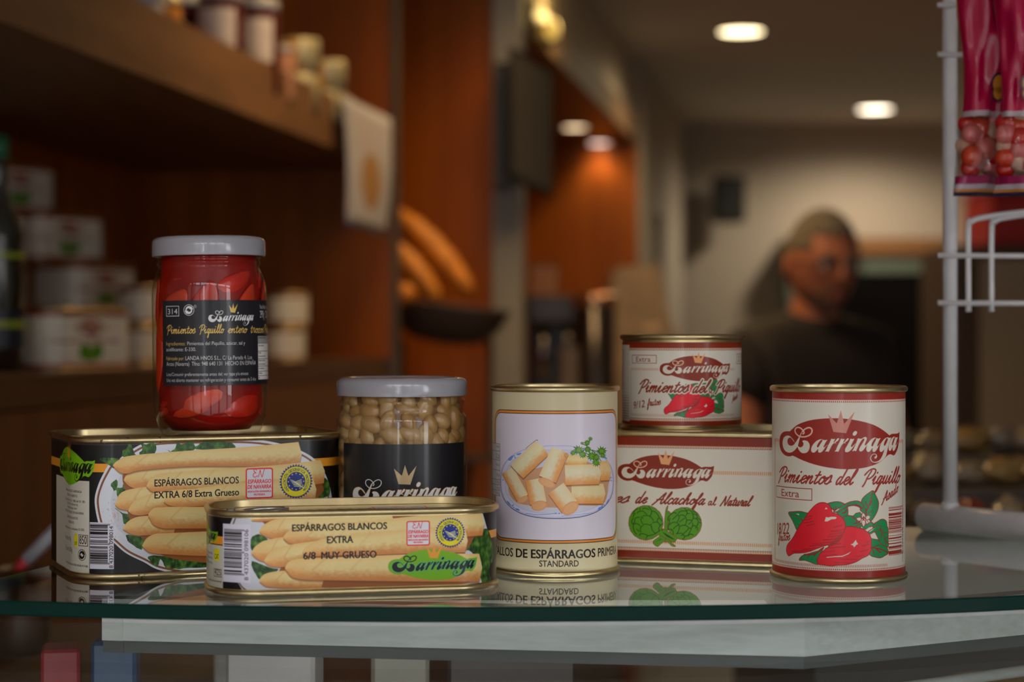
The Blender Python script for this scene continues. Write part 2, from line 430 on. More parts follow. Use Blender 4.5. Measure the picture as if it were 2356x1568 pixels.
class Canvas:
    """a sheet of print: s runs to the right along the can, z up; metres"""
    def __init__(s, s0, s1, z0, z1, color, M=None):
        s.s0, s.s1, s.z0, s.z1 = s0, s1, z0, z1; s.M = M
        s.w = max(8, int(round((s1-s0)*PPM))); s.h = max(8, int(round((z1-z0)*PPM)))
        s.a = np.empty((s.h, s.w, 3), np.float32); s.a[:] = np.asarray(color, np.float32)
    def px(s, q):   # label metres -> pixels
        q = np.asarray(q, float)
        return np.stack([(q[..., 0]-s.s0)/(s.s1-s.s0)*s.w, (s.z1-q[..., 1])/(s.z1-s.z0)*s.h], -1)
    def fill_px(s, polys, col, alpha=1.0, clipmask=None):
        allp = np.vstack(polys)
        x0 = int(max(0, math.floor(allp[:, 0].min())-1)); x1 = int(min(s.w, math.ceil(allp[:, 0].max())+2))
        y0 = int(max(0, math.floor(allp[:, 1].min())-1)); y1 = int(min(s.h, math.ceil(allp[:, 1].max())+2))
        if x1 <= x0 or y1 <= y0: return
        # polygons partly left of the window must still count: clip x at 0
        off = np.array([x0, y0])
        cov = np.clip(np.abs(winding([p-off for p in polys], x1-x0, y1-y0)), 0, 1)*alpha
        if clipmask is not None: cov = cov*clipmask[y0:y1, x0:x1]
        reg = s.a[y0:y1, x0:x1]
        if callable(col):
            Y, X = np.mgrid[y0:y1, x0:x1]
            cc = col(X, Y)
        else: cc = np.asarray(col, np.float32)
        reg += (cc-reg)*cov[..., None]
    def fill(s, polys, col, alpha=1.0): s.fill_px([s.px(p) for p in polys], col, alpha)
    def fillM(s, pts, col, smooth=False, alpha=1.0):   # polygon traced on the photograph
        p = np.asarray(pts, float)
        if smooth: p = crom(p)
        s.fill([s.M(p)], col, alpha)
    def lineM(s, pts, wpx, col, smooth=True, alpha=1.0):  # line traced on the photograph, width in photo px
        p = np.asarray(pts, float)
        if smooth and len(p) > 2: p = crom(p, closed=False, k=5)
        s.line(s.M(p), wpx*1.08/F, col, alpha)
    def line(s, pts, wd, col, alpha=1.0, nib=None):
        s.fill_px(stroke_polys(s.px(pts), np.asarray(wd)*PPM, nib), col, alpha)
    def rect(s, a0, b0, a1, b1, col, alpha=1.0):
        s.fill([np.array([(a0, b0), (a1, b0), (a1, b1), (a0, b1)], float)], col, alpha)
    def frame(s, a0, b0, a1, b1, t, col):
        for r in ((a0, b0, a1, b0+t), (a0, b1-t, a1, b1), (a0, b0, a0+t, b1), (a1-t, b0, a1, b1)): s.rect(*r, col)
    def text(s, st, a, z, cap, col, width=None, bold=0.0, align='l', rot=0, shear=0.0, alpha=1.0, xs=0.85):
        T = text_tris(st)
        if not len(T): return
        T = T.copy(); k = cap/capheight()
        xmin, xmax = T[:, :, 0].min(), T[:, :, 0].max()
        kx = width/(xmax-xmin) if width else k*xs
        X = (T[:, :, 0]-xmin)*kx; Y = T[:, :, 1]*k; X = X+Y*shear
        W = (xmax-xmin)*kx
        if align == 'c': X = X-W/2
        if align == 'r': X = X-W
        c, sn = math.cos(rot), math.sin(rot)
        Q = np.stack([a+X*c-Y*sn, z+X*sn+Y*c], -1)
        s.fill_px(list(s.px(Q)), col, alpha)
        if bold:
            for dx, dy in ((bold*1.5*kx, 0), (-bold*1.5*kx, 0), (0, bold*k*.8), (0, -bold*k*.8)): s.fill_px(list(s.px(Q+np.array([dx, dy]))), col, alpha)
    def script(s, st, a0, a1, z, xh, col, wd=0.22, rot=0.0, shear=0.38, halo=None, nib=None):
        S, W = script_strokes(st, shear)
        allp = np.vstack(S); x0, x1 = allp[:, 0].min(), allp[:, 0].max()
        kx = (a1-a0)/(x1-x0); c, sn = math.cos(rot), math.sin(rot)
        L = []
        for q in S:
            X = (q[:, 0]-x0)*kx; Y = q[:, 1]*xh
            L.append(s.px(np.stack([a0+X*c-Y*sn, z+X*sn+Y*c], -1)))
        for (cc, ww) in (([halo] if halo else [])+[(col, wd)]):
            polys = []
            for q in L: polys += stroke_polys(q, ww*xh*PPM, nib)
            s.fill_px(polys, cc)
    def ticks(s, a0, a1, z0, z1, pitch, col, duty=0.5):
        n = int((a1-a0)/pitch); x = a0+np.arange(n)*pitch
        s.fill([np.array([(u, z0), (u+pitch*duty, z0), (u+pitch*duty, z1), (u, z1)]) for u in x], col)
    def image(s, name):
        im = bpy.data.images.new(name, s.w, s.h, alpha=False)
        buf = np.ones((s.h, s.w, 4), np.float32); buf[..., :3] = np.clip(s.a[::-1], 0, 1)
        im.pixels.foreach_set(buf.ravel()); im.update(); im.pack()
        return im

def print_mat(name, canvas, rough=0.3, coat=0.12, metal=0.0):
    m = mat(name, (1, 1, 1), rough, metal, 0.30, coat, bump=(35, 0.10), coat_rough=0.12)
    nt = m.node_tree; t = nt.nodes.new('ShaderNodeTexImage'); t.image = canvas.image(name); t.interpolation = 'Cubic'
    uvn = nt.nodes.new('ShaderNodeUVMap'); uvn.uv_map = 'print'
    nt.links.new(uvn.outputs[0], t.inputs[0]); nt.links.new(t.outputs[0], nt.nodes['Principled BSDF'].inputs['Base Color'])
    return m

# ------------------------------------------------------------------ outlines of cans seen from above
class Outline:
    def __init__(s, cx, cy, yaw=0.0, r=None, L=None, W=None, R=None, zbase=G, nseg=96):
        s.c = np.array([cx, cy]); s.yaw = yaw; s.zb = zbase
        pts = []; nr = []
        if r is not None:
            th = math.pi/2+np.linspace(0, 2*math.pi, nseg+1)
            nr = np.stack([np.cos(th), np.sin(th)], 1); pts = nr*r
        else:
            # starts at the middle of the back, runs left, front, right (counter-clockwise from above)
            a, b = L/2-R, W/2-R; k = 14
            segs = [((0, W/2), (0, 1))]
            for (ux, uy, t0) in ((-a, b, 90), (-a, -b, 180), (a, -b, 270), (a, b, 0)):
                for j in range(k+1):
                    t = math.radians(t0+90*j/k); segs.append(((ux+R*math.cos(t), uy+R*math.sin(t)), (math.cos(t), math.sin(t))))
            segs.append(((0, W/2), (0, 1)))
            pp = []; nn = []
            for i, (p, q) in enumerate(segs):
                if i:
                    p0 = np.array(pp[-1]); d = math.hypot(p[0]-p0[0], p[1]-p0[1])
                    if d > 0.012:
                        m_ = int(d/0.008)
                        for j in range(1, m_):
                            pp.append(tuple(p0+(np.array(p)-p0)*j/m_)); nn.append(q)
                pp.append(p); nn.append(q)
            pts = np.array(pp); nr = np.array(nn)
        s.loc = np.asarray(pts, float); s.nr = np.asarray(nr, float)
        d = np.hypot(*np.diff(s.loc, axis=0).T); s.s = np.concatenate([[0], np.cumsum(d)]); s.P = s.s[-1]
        ca, sa = math.cos(yaw), math.sin(yaw); R2 = np.array([[ca, -sa], [sa, ca]])
        s.world = s.loc @ R2.T + s.c
        k = s.world[:, 0]/s.world[:, 1]; s.kmin, s.kmax = k.min(), k.max()
    def M(s, pts):
        """photograph pixels -> (s, z) on the near side of this outline, z above its base"""
        p = np.atleast_2d(np.asarray(pts, float)); m = (s.kmax-s.kmin)*0.002
        k = np.clip((p[:, 0]-CX)/F, s.kmin+m, s.kmax-m)
        A = s.world[:-1]; B = s.world[1:]; D = B-A
        den = D[None, :, 0]-k[:, None]*D[None, :, 1]
        den = np.where(np.abs(den) < 1e-12, 1e-12, den)
        t = (k[:, None]*A[None, :, 1]-A[None, :, 0])/den
        Y = A[None, :, 1]+t*D[None, :, 1]
        ok = (t >= -1e-6) & (t <= 1+1e-6)
        Yv = np.where(ok, Y, 1e9); i = Yv.argmin(1); r = np.arange(len(p))
        ss = s.s[i]+np.clip(t[r, i], 0, 1)*(s.s[i+1]-s.s[i]); Yy = Yv[r, i]
        z = H-(p[:, 1]-HY)/F*Yy-s.zb
        return np.stack([ss, z], 1)
    def m1(s, x, y):
        q = s.M([(x, y)])[0]; return float(q[0]), float(q[1])

def loft(name, O, prof, m, parent, closed=False, smooth=True, uv=None, s_rng=None, cap_top=False, cap_bot=False, angle=35):
    """sweep a profile of (offset, z) around an outline"""
    if s_rng is None:
        loc, nr, ss = O.loc, O.nr, O.s
    else:
        ss = np.linspace(s_rng[0], s_rng[1], 60)
        loc = np.stack([np.interp(ss, O.s, O.loc[:, i]) for i in (0, 1)], 1)
        nr = np.stack([np.interp(ss, O.s, O.nr[:, i]) for i in (0, 1)], 1); nr /= np.hypot(nr[:, 0], nr[:, 1])[:, None]
    full = s_rng is None
    n = len(loc); V = []; U = []
    for (o, z) in prof:
        q = loc+nr*o
        V.append(np.column_stack([q, np.full(n, z)]))
        if uv is not None:
            U.append(np.column_stack([(ss-uv[0])/(uv[1]-uv[0]), np.full(n, (z-uv[2])/(uv[3]-uv[2]))]))
    V = np.vstack(V); fs = []
    k = len(prof); rows = range(k if closed else k-1)
    weld = full and uv is None
    nn = n-1 if weld else n
    if weld:
        V = V.reshape(k, n, 3)[:, :nn].reshape(-1, 3)
    for j in rows:
        j2 = (j+1) % k
        for i in range(nn if weld else n-1):
            i2 = (i+1) % nn if weld else i+1
            fs.append((j*nn+i, j*nn+i2, j2*nn+i2, j2*nn+i))
    if cap_bot and weld: fs.append(tuple(range(nn-1, -1, -1)))
    if cap_top and weld: fs.append(tuple((k-1)*nn+i for i in range(nn)))
    o = mesh(name, V, fs, m, parent, smooth, uvs=np.vstack(U) if uv is not None else None)
    if smooth and uv is None: smooth_by_angle(o, angle)
    return o
# ------------------------------------------------------------------ the foreground outlines (real cans, metres)
O_TALL = Outline(0.1857, 1.0880, r=0.0372)                       # tall red and white can
O_WHITE = Outline(0.0250, 1.1165, r=0.0364)                      # cream asparagus can
O_ALC = Outline(0.1150, 1.1885, yaw=-0.293, L=0.155, W=0.105, R=0.028)
O_SMALL = Outline(0.1045, 1.1780, r=0.0364, zbase=G+0.0775)      # small can on the artichoke tin
O_BIG = Outline(-0.1897, 1.1447, yaw=0.4104, L=0.1587, W=0.1107, R=0.027)
O_LOW = Outline(-0.0876, 1.0468, yaw=0.2069, L=0.1563, W=0.0745, R=0.0285)
O_RED = Outline(-0.1806, 1.1480, r=0.0341, zbase=G+0.0765)       # jar of red peppers on the big tin
O_BEAN = Outline(-0.0656, 1.1390, r=0.0388)

def Z(x0, y0, k, pts):  # points read in an enlarged crop of the photograph
    return [(x0+x/k, y0+y/k) for x, y in pts]

MAROON = P(110, 28, 21); MAROON2 = P(98, 28, 11); PINKC = P(158, 100, 90); CREAM = P(152, 142, 115)
PAPER = P(160, 154, 143); INK = P(16, 13, 12, .5); GREENLOGO = P(84, 130, 12); ORANGE = P(215, 112, 25); BLACKP = P(16, 14, 17, .5)
WHITEP = P(165, 163, 172); REDP = P(180, 18, 32); LEAF = P(16, 100, 56); ARTI = P(58, 108, 10); OUTL = P(105, 38, 22)
YEL = P(205, 160, 8); BLUE = P(16, 28, 95)

# ---- the script logo, traced on the tall can, as (s, z) shapes normalised to its own box
K1 = (1785, 935, 10.453); K2 = (1925, 935, 10.453)
def c1(p): return Z(*K1, p)
def c2(p): return Z(*K2, p)
bgpts = crom(c1([(345, 592), (420, 520), (520, 440), (640, 385), (800, 335), (1000, 300), (1250, 282)])+c2([(60, 280), (200, 290), (370, 310), (560, 345), (740, 390), (900, 445), (1040, 520), (1150, 595), (1262, 690)]), closed=False)
bgp2 = crom(c2([(1262, 690), (1320, 655), (1400, 650), (1460, 640), (1500, 605)]), closed=False)
bgp3 = crom(c2([(1503, 625), (1495, 760), (1480, 900), (1460, 1000), (1420, 1100), (1380, 1160), (1350, 1168), (1300, 1145), (1250, 1150), (1200, 1185), (1100, 1280), (980, 1360), (820, 1425), (640, 1470), (440, 1495), (250, 1502), (60, 1495)])
            + c1([(1400, 1480), (1200, 1450), (1000, 1405), (800, 1345), (600, 1265), (480, 1205), (410, 1175)]), closed=False)
bgp4 = crom(c1([(410, 1175), (360, 1190), (290, 1190), (220, 1160), (160, 1100), (120, 1020), (98, 920), (98, 820), (110, 720), (135, 660), (180, 615), (230, 595), (290, 590), (345, 592)]), closed=False)
LOGO_BG = np.vstack([bgpts, bgp2, bgp3, bgp4])
Lbody = c1([(640, 600), (612, 625), (570, 710), (520, 795), (472, 866), (440, 815), (405, 765), (360, 720), (320, 697), (290, 693), (230, 710), (190, 760), (170, 850), (175, 940), (200, 1020), (240, 1070), (290, 1098), (340, 1105), (400, 1090), (460, 1045), (500, 1000), (524, 965), (545, 1010), (580, 1070), (630, 1110), (690, 1118), (750, 1100), (795, 1050), (818, 980), (818, 920), (800, 870), (760, 825), (700, 808), (660, 812), (640, 832), (655, 850), (668, 880), (660, 930), (630, 965), (600, 975), (565, 965), (540, 940), (555, 870), (580, 770), (600, 700)])
Lhole = c1([(345, 742), (310, 760), (288, 800), (288, 860), (305, 900), (340, 930), (380, 938), (430, 918), (466, 876), (430, 828), (400, 785), (372, 752)])
Lloop = c1([(655, 652), (680, 635), (680, 605), (650, 560), (600, 515), (550, 497), (500, 508), (470, 545), (470, 600), (500, 655), (560, 705), (640, 725), (720, 720), (800, 690), (850, 650), (875, 590), (865, 535), (820, 505), (770, 508), (720, 530), (680, 560), (640, 600)])
aO = [(1095, 780), (1130, 790), (1180, 803), (1240, 795), (1205, 850), (1170, 920), (1150, 960), (1160, 975), (1190, 955), (1245, 910), (1240, 925), (1200, 960), (1170, 1010), (1120, 1075), (1070, 1105), (1035, 1100), (1018, 1070), (1022, 1015), (1000, 1035), (960, 1080), (920, 1103), (880, 1098), (855, 1065), (853, 1010), (875, 945), (920, 880), (985, 820), (1050, 787)]
aI = [(1115, 793), (1090, 800), (1050, 840), (1010, 900), (992, 950), (1000, 975), (1030, 968), (1070, 900), (1105, 850), (1125, 800)]
rO = [(1335, 770), (1370, 778), (1425, 775), (1400, 830), (1393, 872), (1440, 815), (1480, 765), (1512, 757), (1522, 775), (1490, 820), (1435, 862), (1468, 893), (1420, 876), (1390, 885), (1350, 930), (1320, 990), (1290, 1050), (1270, 1083), (1235, 1075), (1187, 1078), (1215, 1035), (1250, 950), (1285, 880), (1315, 820)]
iO = [(330, 770), (375, 778), (420, 770), (395, 830), (345, 935), (347, 962), (370, 962), (400, 930), (455, 880), (410, 950), (370, 1010), (320, 1060), (270, 1090), (235, 1094), (205, 1083), (198, 1040), (215, 990), (265, 905), (310, 820)]
dotO = [(445, 583), (480, 595), (490, 625), (470, 670), (430, 697), (395, 690), (383, 660), (400, 615)]
nO = [(508, 762), (550, 768), (600, 765), (650, 735), (690, 725), (718, 745), (720, 785), (695, 850), (672, 920), (688, 930), (740, 880), (775, 855), (735, 905), (700, 960), (650, 1030), (605, 1070), (565, 1075), (538, 1048), (545, 1000), (595, 915), (640, 840), (663, 790), (650, 765), (615, 785), (570, 845), (520, 940), (490, 1010), (462, 1068), (425, 1058), (370, 1070), (400, 1020), (435, 940), (465, 870), (490, 810)]
gO = [(1215, 735), (1250, 745), (1300, 745), (1290, 790), (1260, 860), (1235, 960), (1200, 1100), (1180, 1180), (1130, 1250), (1060, 1305), (980, 1342), (900, 1347), (840, 1322), (806, 1270), (806, 1215), (830, 1165), (870, 1133), (915, 1128), (952, 1148), (970, 1190), (950, 1235), (925, 1250), (905, 1235), (905, 1210), (925, 1190), (945, 1180), (935, 1157), (910, 1143), (870, 1152), (836, 1187), (822, 1240), (838, 1290), (880, 1323), (940, 1322), (1000, 1298), (1050, 1250), (1090, 1180), (1120, 1100), (1138, 1025), (1110, 1060), (1070, 1088), (1035, 1075), (1023, 1030), (1033, 960), (1060, 880), (1110, 810), (1160, 760)]
gI = [(1205, 752), (1180, 782), (1150, 830), (1130, 900), (1135, 935), (1155, 935), (1180, 895), (1205, 840), (1222, 780)]
def aff(pts, src, dst):
    (a0, b0, a1, b1), (u0, v0, u1, v1) = src, dst
    return [((x-a0)/(a1-a0)*(u1-u0)+u0, (y-b0)/(b1-b0)*(v1-v0)+v0) for x, y in pts]
A2 = ((852, 780, 1240, 1105), (710, 742, 1048, 1088)); A3 = ((852, 780, 1240, 1105), (1242, 718, 1462, 1064))
LET = []      # outlines (photo px), holes reversed
def shape(p, hole=False):
    q = crom(p, k=4); a = 0.5*np.sum(q[:, 0]*np.roll(q[:, 1], -1)-np.roll(q[:, 0], -1)*q[:, 1])
    if (a > 0) == hole: q = q[::-1]
    return q
for p, h in ((Lbody, 0), (Lhole, 1), (c1(aO), 0), (c1(aI), 1), (c1(rO), 0), (c1([(x+231, y) for x, y in rO]), 0), (c2(iO), 0), (c2(dotO), 0), (c2(nO), 0),
             (c2(aff(aO, *A2)), 0), (c2(aff(aI, *A2)), 1), (c2(gO), 0), (c2(gI), 1), (c2(aff(aO, *A3)), 0), (c2(aff(aI, *A3)), 1)):
    LET.append(shape(p, bool(h)))
CROWN = np.array(c1([(1258, 180), (1465, 400)])+c2([(102, 88), (180, 412), (432, 118), (225, 640), (60, 622)])+c1([(1470, 612), (1385, 606)]))
CROWN = np.array(c1([(1258, 180), (1465, 400)])+c2([(102, 88), (180, 412), (432, 118), (225, 640), (130, 627)])+c1([(1460, 615), (1385, 606)]))
HAIR = [crom(Lloop, closed=False, k=5), np.array(c2([(1440, 940), (1452, 880)]))]
_q = O_TALL.M(np.vstack([LOGO_BG, CROWN])); LBOX = (_q[:, 0].min(), _q[:, 1].min(), _q[:, 0].max(), _q[:, 1].max())
def lnorm(p):
    q = O_TALL.M(p); return np.stack([(q[:, 0]-LBOX[0])/(LBOX[2]-LBOX[0]), (q[:, 1]-LBOX[1])/(LBOX[3]-LBOX[1])], 1)
N_BG = lnorm(LOGO_BG); N_LET = [lnorm(p) for p in LET]; N_CROWN = lnorm(CROWN); N_HAIR = [lnorm(p) for p in HAIR]

def logo(cv, a0, b0, a1, b1, bgcol, let, crown, hair=None, rim=None, halo=None):
    """the oval script logo inside the box (a0,b0)-(a1,b1) of the label"""
    f = lambda p: np.stack([a0+p[:, 0]*(a1-a0), b0+p[:, 1]*(b1-b0)], 1)
    if bgcol is not None:
        if rim is not None: cv.line(np.vstack([f(N_BG), f(N_BG)[:1]]), (a1-a0)*0.02, rim)
        cv.fill([f(N_BG)], bgcol)
    if halo is not None:
        for p in N_LET: cv.line(np.vstack([f(p), f(p)[:1]]), (a1-a0)*0.010, halo)
    cv.fill([f(N_CROWN)], crown)
    cv.fill([f(p) for p in N_LET], let)
    cv.line(f(N_HAIR[0]), (a1-a0)*0.010, hair if hair is not None else let)

def barcode(cv, a0, b0, a1, b1, col, seed=3, across=True):
    """bars between b0 and b1 (stacked along z when across)"""
    rng = random.Random(seed); z = 0.0; n = 95
    bits = [1, 0, 1]+[rng.random() < 0.5 for _ in range(42)]+[0, 1, 0, 1, 0]+[rng.random() < 0.5 for _ in range(42)]+[1, 0, 1]
    polys = []
    for i, b in enumerate(bits):
        if b:
            if across:
                u = b0+(b1-b0)*i/n; v = b0+(b1-b0)*(i+1)/n
                e = a1+(a1-a0)*.12 if i < 3 or i > 91 or 44 < i < 50 else a1
                polys.append(np.array([(a0, u), (e, u), (e, v), (a0, v)]))
            else:
                u = a0+(a1-a0)*i/n; v = a0+(a1-a0)*(i+1)/n
                polys.append(np.array([(u, b0), (v, b0), (v, b1), (u, b1)]))
    cv.fill(polys, col)

# ---- peppers, traced on the tall can: list of (kind, points); crops K3 / K4
K3 = (1800, 1120, 8.2533); K4 = (1920, 1120, 8.2533)
def c3(p): return Z(*K3, p)
def c4(p): return Z(*K4, p)
PEP = [
 ('leaf', c3([(120, 487), (220, 465), (340, 460), (430, 480), (490, 505), (430, 600), (360, 720), (285, 810), (240, 730), (190, 620)])),
 ('leaf', c3([(860, 320), (930, 290), (1020, 275), (1110, 285), (1200, 330)])+c4([(250, 370), (255, 480), (240, 545), (150, 590), (60, 500), (-60, 400)])),
 ('leaf', c4([(730, 68), (780, 160), (825, 260), (832, 350), (810, 450), (760, 550), (690, 640), (640, 600), (560, 500), (490, 440), (490, 360), (510, 260), (550, 190), (640, 115)])),
 ('leaf', c4([(345, 550), (380, 510), (430, 485), (480, 480), (520, 540), (470, 610), (400, 600)])),
 ('leaf', c4([(150, 590), (210, 550), (280, 535), (350, 555), (440, 640), (520, 700), (520, 780), (400, 760), (300, 740), (200, 760)])),
 ('leaf', c4([(720, 715), (800, 660), (870, 615), (930, 610), (980, 650), (995, 740), (1015, 800), (1015, 1000), (1015, 1130), (940, 1120), (870, 1050), (820, 960), (780, 880), (740, 800)])),
 ('leaf', c4([(700, 980), (760, 985), (830, 1000), (900, 1090), (990, 1140), (1015, 1250), (950, 1300), (870, 1340), (780, 1330), (690, 1300), (650, 1220)])),
 ('stem', c4([(-20, 470), (60, 410), (150, 350), (240, 300), (330, 270), (430, 260), (490, 285), (540, 330), (550, 380), (510, 410), (450, 370), (360, 350), (260, 365), (170, 410), (80, 470)])),
 ('stem', c4([(630, 850), (700, 800), (790, 740), (850, 730), (880, 780), (820, 820), (730, 860), (670, 890)])),
 ('stem', c4([(480, 770), (560, 720), (640, 690), (690, 650), (740, 720), (660, 760), (600, 800)])),
 ('red', c4([(200, 770), (260, 745), (350, 750), (450, 775), (540, 800), (620, 850), (670, 910), (695, 1000), (695, 1100), (690, 1200), (640, 1290), (520, 1350), (400, 1420), (230, 1470), (60, 1480)])
         + c3([(930, 1495), (800, 1480), (690, 1460), (660, 1400), (700, 1290), (800, 1190), (950, 1080), (1100, 950), (1180, 800)])),
 ('leaf', c3([(325, 1385), (360, 1320), (430, 1280), (560, 1245), (700, 1190), (790, 1140), (720, 1260), (680, 1340), (660, 1400), (680, 1465), (600, 1450), (500, 1410), (420, 1385)])),
 ('red', c3([(860, 315), (780, 290), (700, 300), (630, 340), (560, 410), (480, 505), (430, 600), (350, 700), (290, 800), (230, 920), (170, 1010), (110, 1080), (85, 1150), (85, 1230), (120, 1300), (160, 1290), (220, 1255), (340, 1250), (470, 1235), (600, 1190), (750, 1130), (880, 1090), (1020, 1030), (1120, 960), (1160, 860), (1195, 760), (1190, 670), (1130, 570), (1040, 510), (950, 480), (930, 410), (900, 350)])),
]
PEPLINES = [
 (c3([(140, 500), (260, 555), (400, 640)]), 12), (c3([(350, 560), (385, 640)]), 10), (c3([(290, 690), (330, 715), (370, 680)]), 10),
 (c4([(730, 70), (700, 170), (670, 280), (640, 380), (590, 480)]), 16), (c4([(590, 270), (610, 330), (650, 390)]), 14), (c4([(700, 260), (670, 340)]), 30), (c4([(720, 440), (640, 500)]), 12), (c4([(780, 340), (750, 375)]), 12), (c4([(590, 410), (600, 520)]), 24),
 (c4([(850, 790), (910, 900), (960, 1010), (1010, 1060)]), 16), (c4([(870, 810), (940, 805)]), 14), (c4([(900, 858), (1000, 860)]), 12), (c4([(890, 880), (890, 960)]), 14), (c4([(960, 950), (1015, 955)]), 12), (c4([(960, 1000), (970, 1090)]), 16),
 (c4([(690, 1150), (800, 1160), (910, 1190), (1010, 1240)]), 22), (c4([(700, 1150), (790, 1120), (870, 1080)]), 14), (c4([(790, 1170), (870, 1240)]), 30), (c4([(720, 1170), (740, 1260)]), 16),
 (c3([(1015, 370), (1020, 450)]), 18), (c3([(960, 410), (1020, 440), (1080, 410)]), 22), (c4([(150, 490), (200, 480), (240, 420)]), 22),
 (c3([(420, 1280), (600, 1270), (760, 1170)]), 26), (c3([(480, 1330), (520, 1290)]), 14), (c3([(600, 1310), (640, 1260)]), 18),
 (c4([(330, 580), (400, 600), (420, 660), (360, 690)]), 14), (c4([(390, 690), (470, 660), (500, 620)]), 18), (c4([(400, 740), (520, 690)]), 16), (c4([(400, 330), (450, 350), (500, 380)]), 26), (c4([(230, 350), (330, 330), (430, 335)]), 12)]
HATCH = []
_r = random.Random(5)
for (x, y, L, cr) in ((560, 560, 150, 3), (560, 610, 170, 3), (600, 660, 190, 3), (610, 710, 150, 3), (1130, 740, 150, 3), (1150, 820, 230, 3), (1130, 880, 240, 3), (1120, 925, 250, 3), (1100, 985, 330, 3), (1080, 1040, 300, 3), (1100, 1085, 420, 3), (880, 1060, 300, 3), (760, 1100, 240, 3), (640, 1165, 260, 3), (560, 1205, 380, 3), (1200, 1140, 380, 3), (1000, 1215, 220, 3), (1040, 1290, 260, 3)):
    HATCH.append((c3([(x-L, y+18), (x-L*.5, y+4), (x, y-14)]), _r.uniform(10, 18)))
for (x, y, L, dz) in ((655, 1030, 60, 30), (650, 1085, 130, 40), (640, 1190, 160, 40), (560, 1300, 170, 20), (420, 1370, 300, 0), (300, 1440, 300, -20), (160, 1360, 60, 0), (200, 850, 180, 0)):
    HATCH.append((c4([(x-L, y+dz*.6), (x-L*.5, y+dz*.5), (x, y-dz*.3)]), _r.uniform(9, 14)))
BIGSH = c3([(860, 1110), (960, 1030), (1060, 930), (1130, 880), (1130, 960), (1040, 1060), (930, 1120)])
WHITES = [c3([(830, 380), (865, 420), (835, 415), (808, 425)]), c3([(830, 562), (870, 575), (930, 560), (1020, 562), (1032, 580), (1010, 605), (930, 612), (860, 650), (802, 650)]), c3([(260, 505), (318, 503), (325, 535)]),
          c4([(402, 995), (420, 1040), (447, 1080), (405, 1100), (373, 1145), (350, 1105), (298, 1085), (350, 1070)]), c3([(730, 1160), (650, 1175), (560, 1215), (470, 1240), (400, 1255), (480, 1262), (600, 1225), (690, 1200)]),
          c4([(-150, 1325), (0, 1310), (150, 1300), (250, 1255), (320, 1215), (260, 1275), (150, 1320), (0, 1328), (-150, 1340)]), c4([(-5, 470), (60, 415), (110, 400), (50, 450)]), c4([(650, 840), (770, 765), (700, 830), (660, 850)]),
          c4([(255, 385), (340, 360), (420, 370), (475, 420), (480, 470), (400, 490), (350, 540), (270, 530)]), c4([(690, 900), (745, 865), (775, 930), (815, 990), (760, 980), (710, 970)]), c4([(600, 800), (660, 760), (690, 770), (640, 830)]), c4([(497, 765), (515, 745), (535, 780)])]
PETALS = [[(540, 485), (580, 530), (570, 580), (545, 590), (515, 570), (515, 530)], [(590, 570), (630, 535), (670, 550), (660, 600), (600, 620)], [(500, 580), (460, 572), (412, 595), (450, 640), (500, 630)], [(545, 610), (580, 640), (580, 700), (548, 752), (520, 700), (515, 650)], [(600, 620), (630, 650), (635, 690), (600, 690), (590, 650)]]

def peppers(cv, T, lw, outline, extra=True):
    """T maps traced photograph points to label (s, z); lw is metres per traced pixel"""
    def line(p, w, c): cv.line(T(crom(p, closed=False, k=4)), w*lw, c)
    for kind, p in PEP:
        q = T(crom(p, k=5)); cv.fill([q], {'leaf': LEAF, 'stem': LEAF, 'red': REDP}[kind])
        cv.line(np.vstack([q, q[:1]]), lw*1.6, outline)
        if kind == 'red' and p is PEP[10][1]: pass
    dark = np.asarray(outline)*0.75+np.asarray(REDP)*0.25
    cv.fill([T(crom(BIGSH, k=4))], dark, 0.85)
    for p, w in HATCH: line(p, w/8.25, dark)
    for p, w in PEPLINES: line(p, w/8.25, outline)
    for p in WHITES: cv.fill([T(np.array(p, float))], PAPER)
    for p in PETALS:
        q = T(crom(c4(p), k=4)); cv.fill([q], PAPER); cv.line(np.vstack([q, q[:1]]), lw*1.1, outline)
    line(c4([(510, 600), (560, 580), (590, 605)]), 2.4, outline); line(c4([(548, 555), (550, 625)]), 2.4, outline)

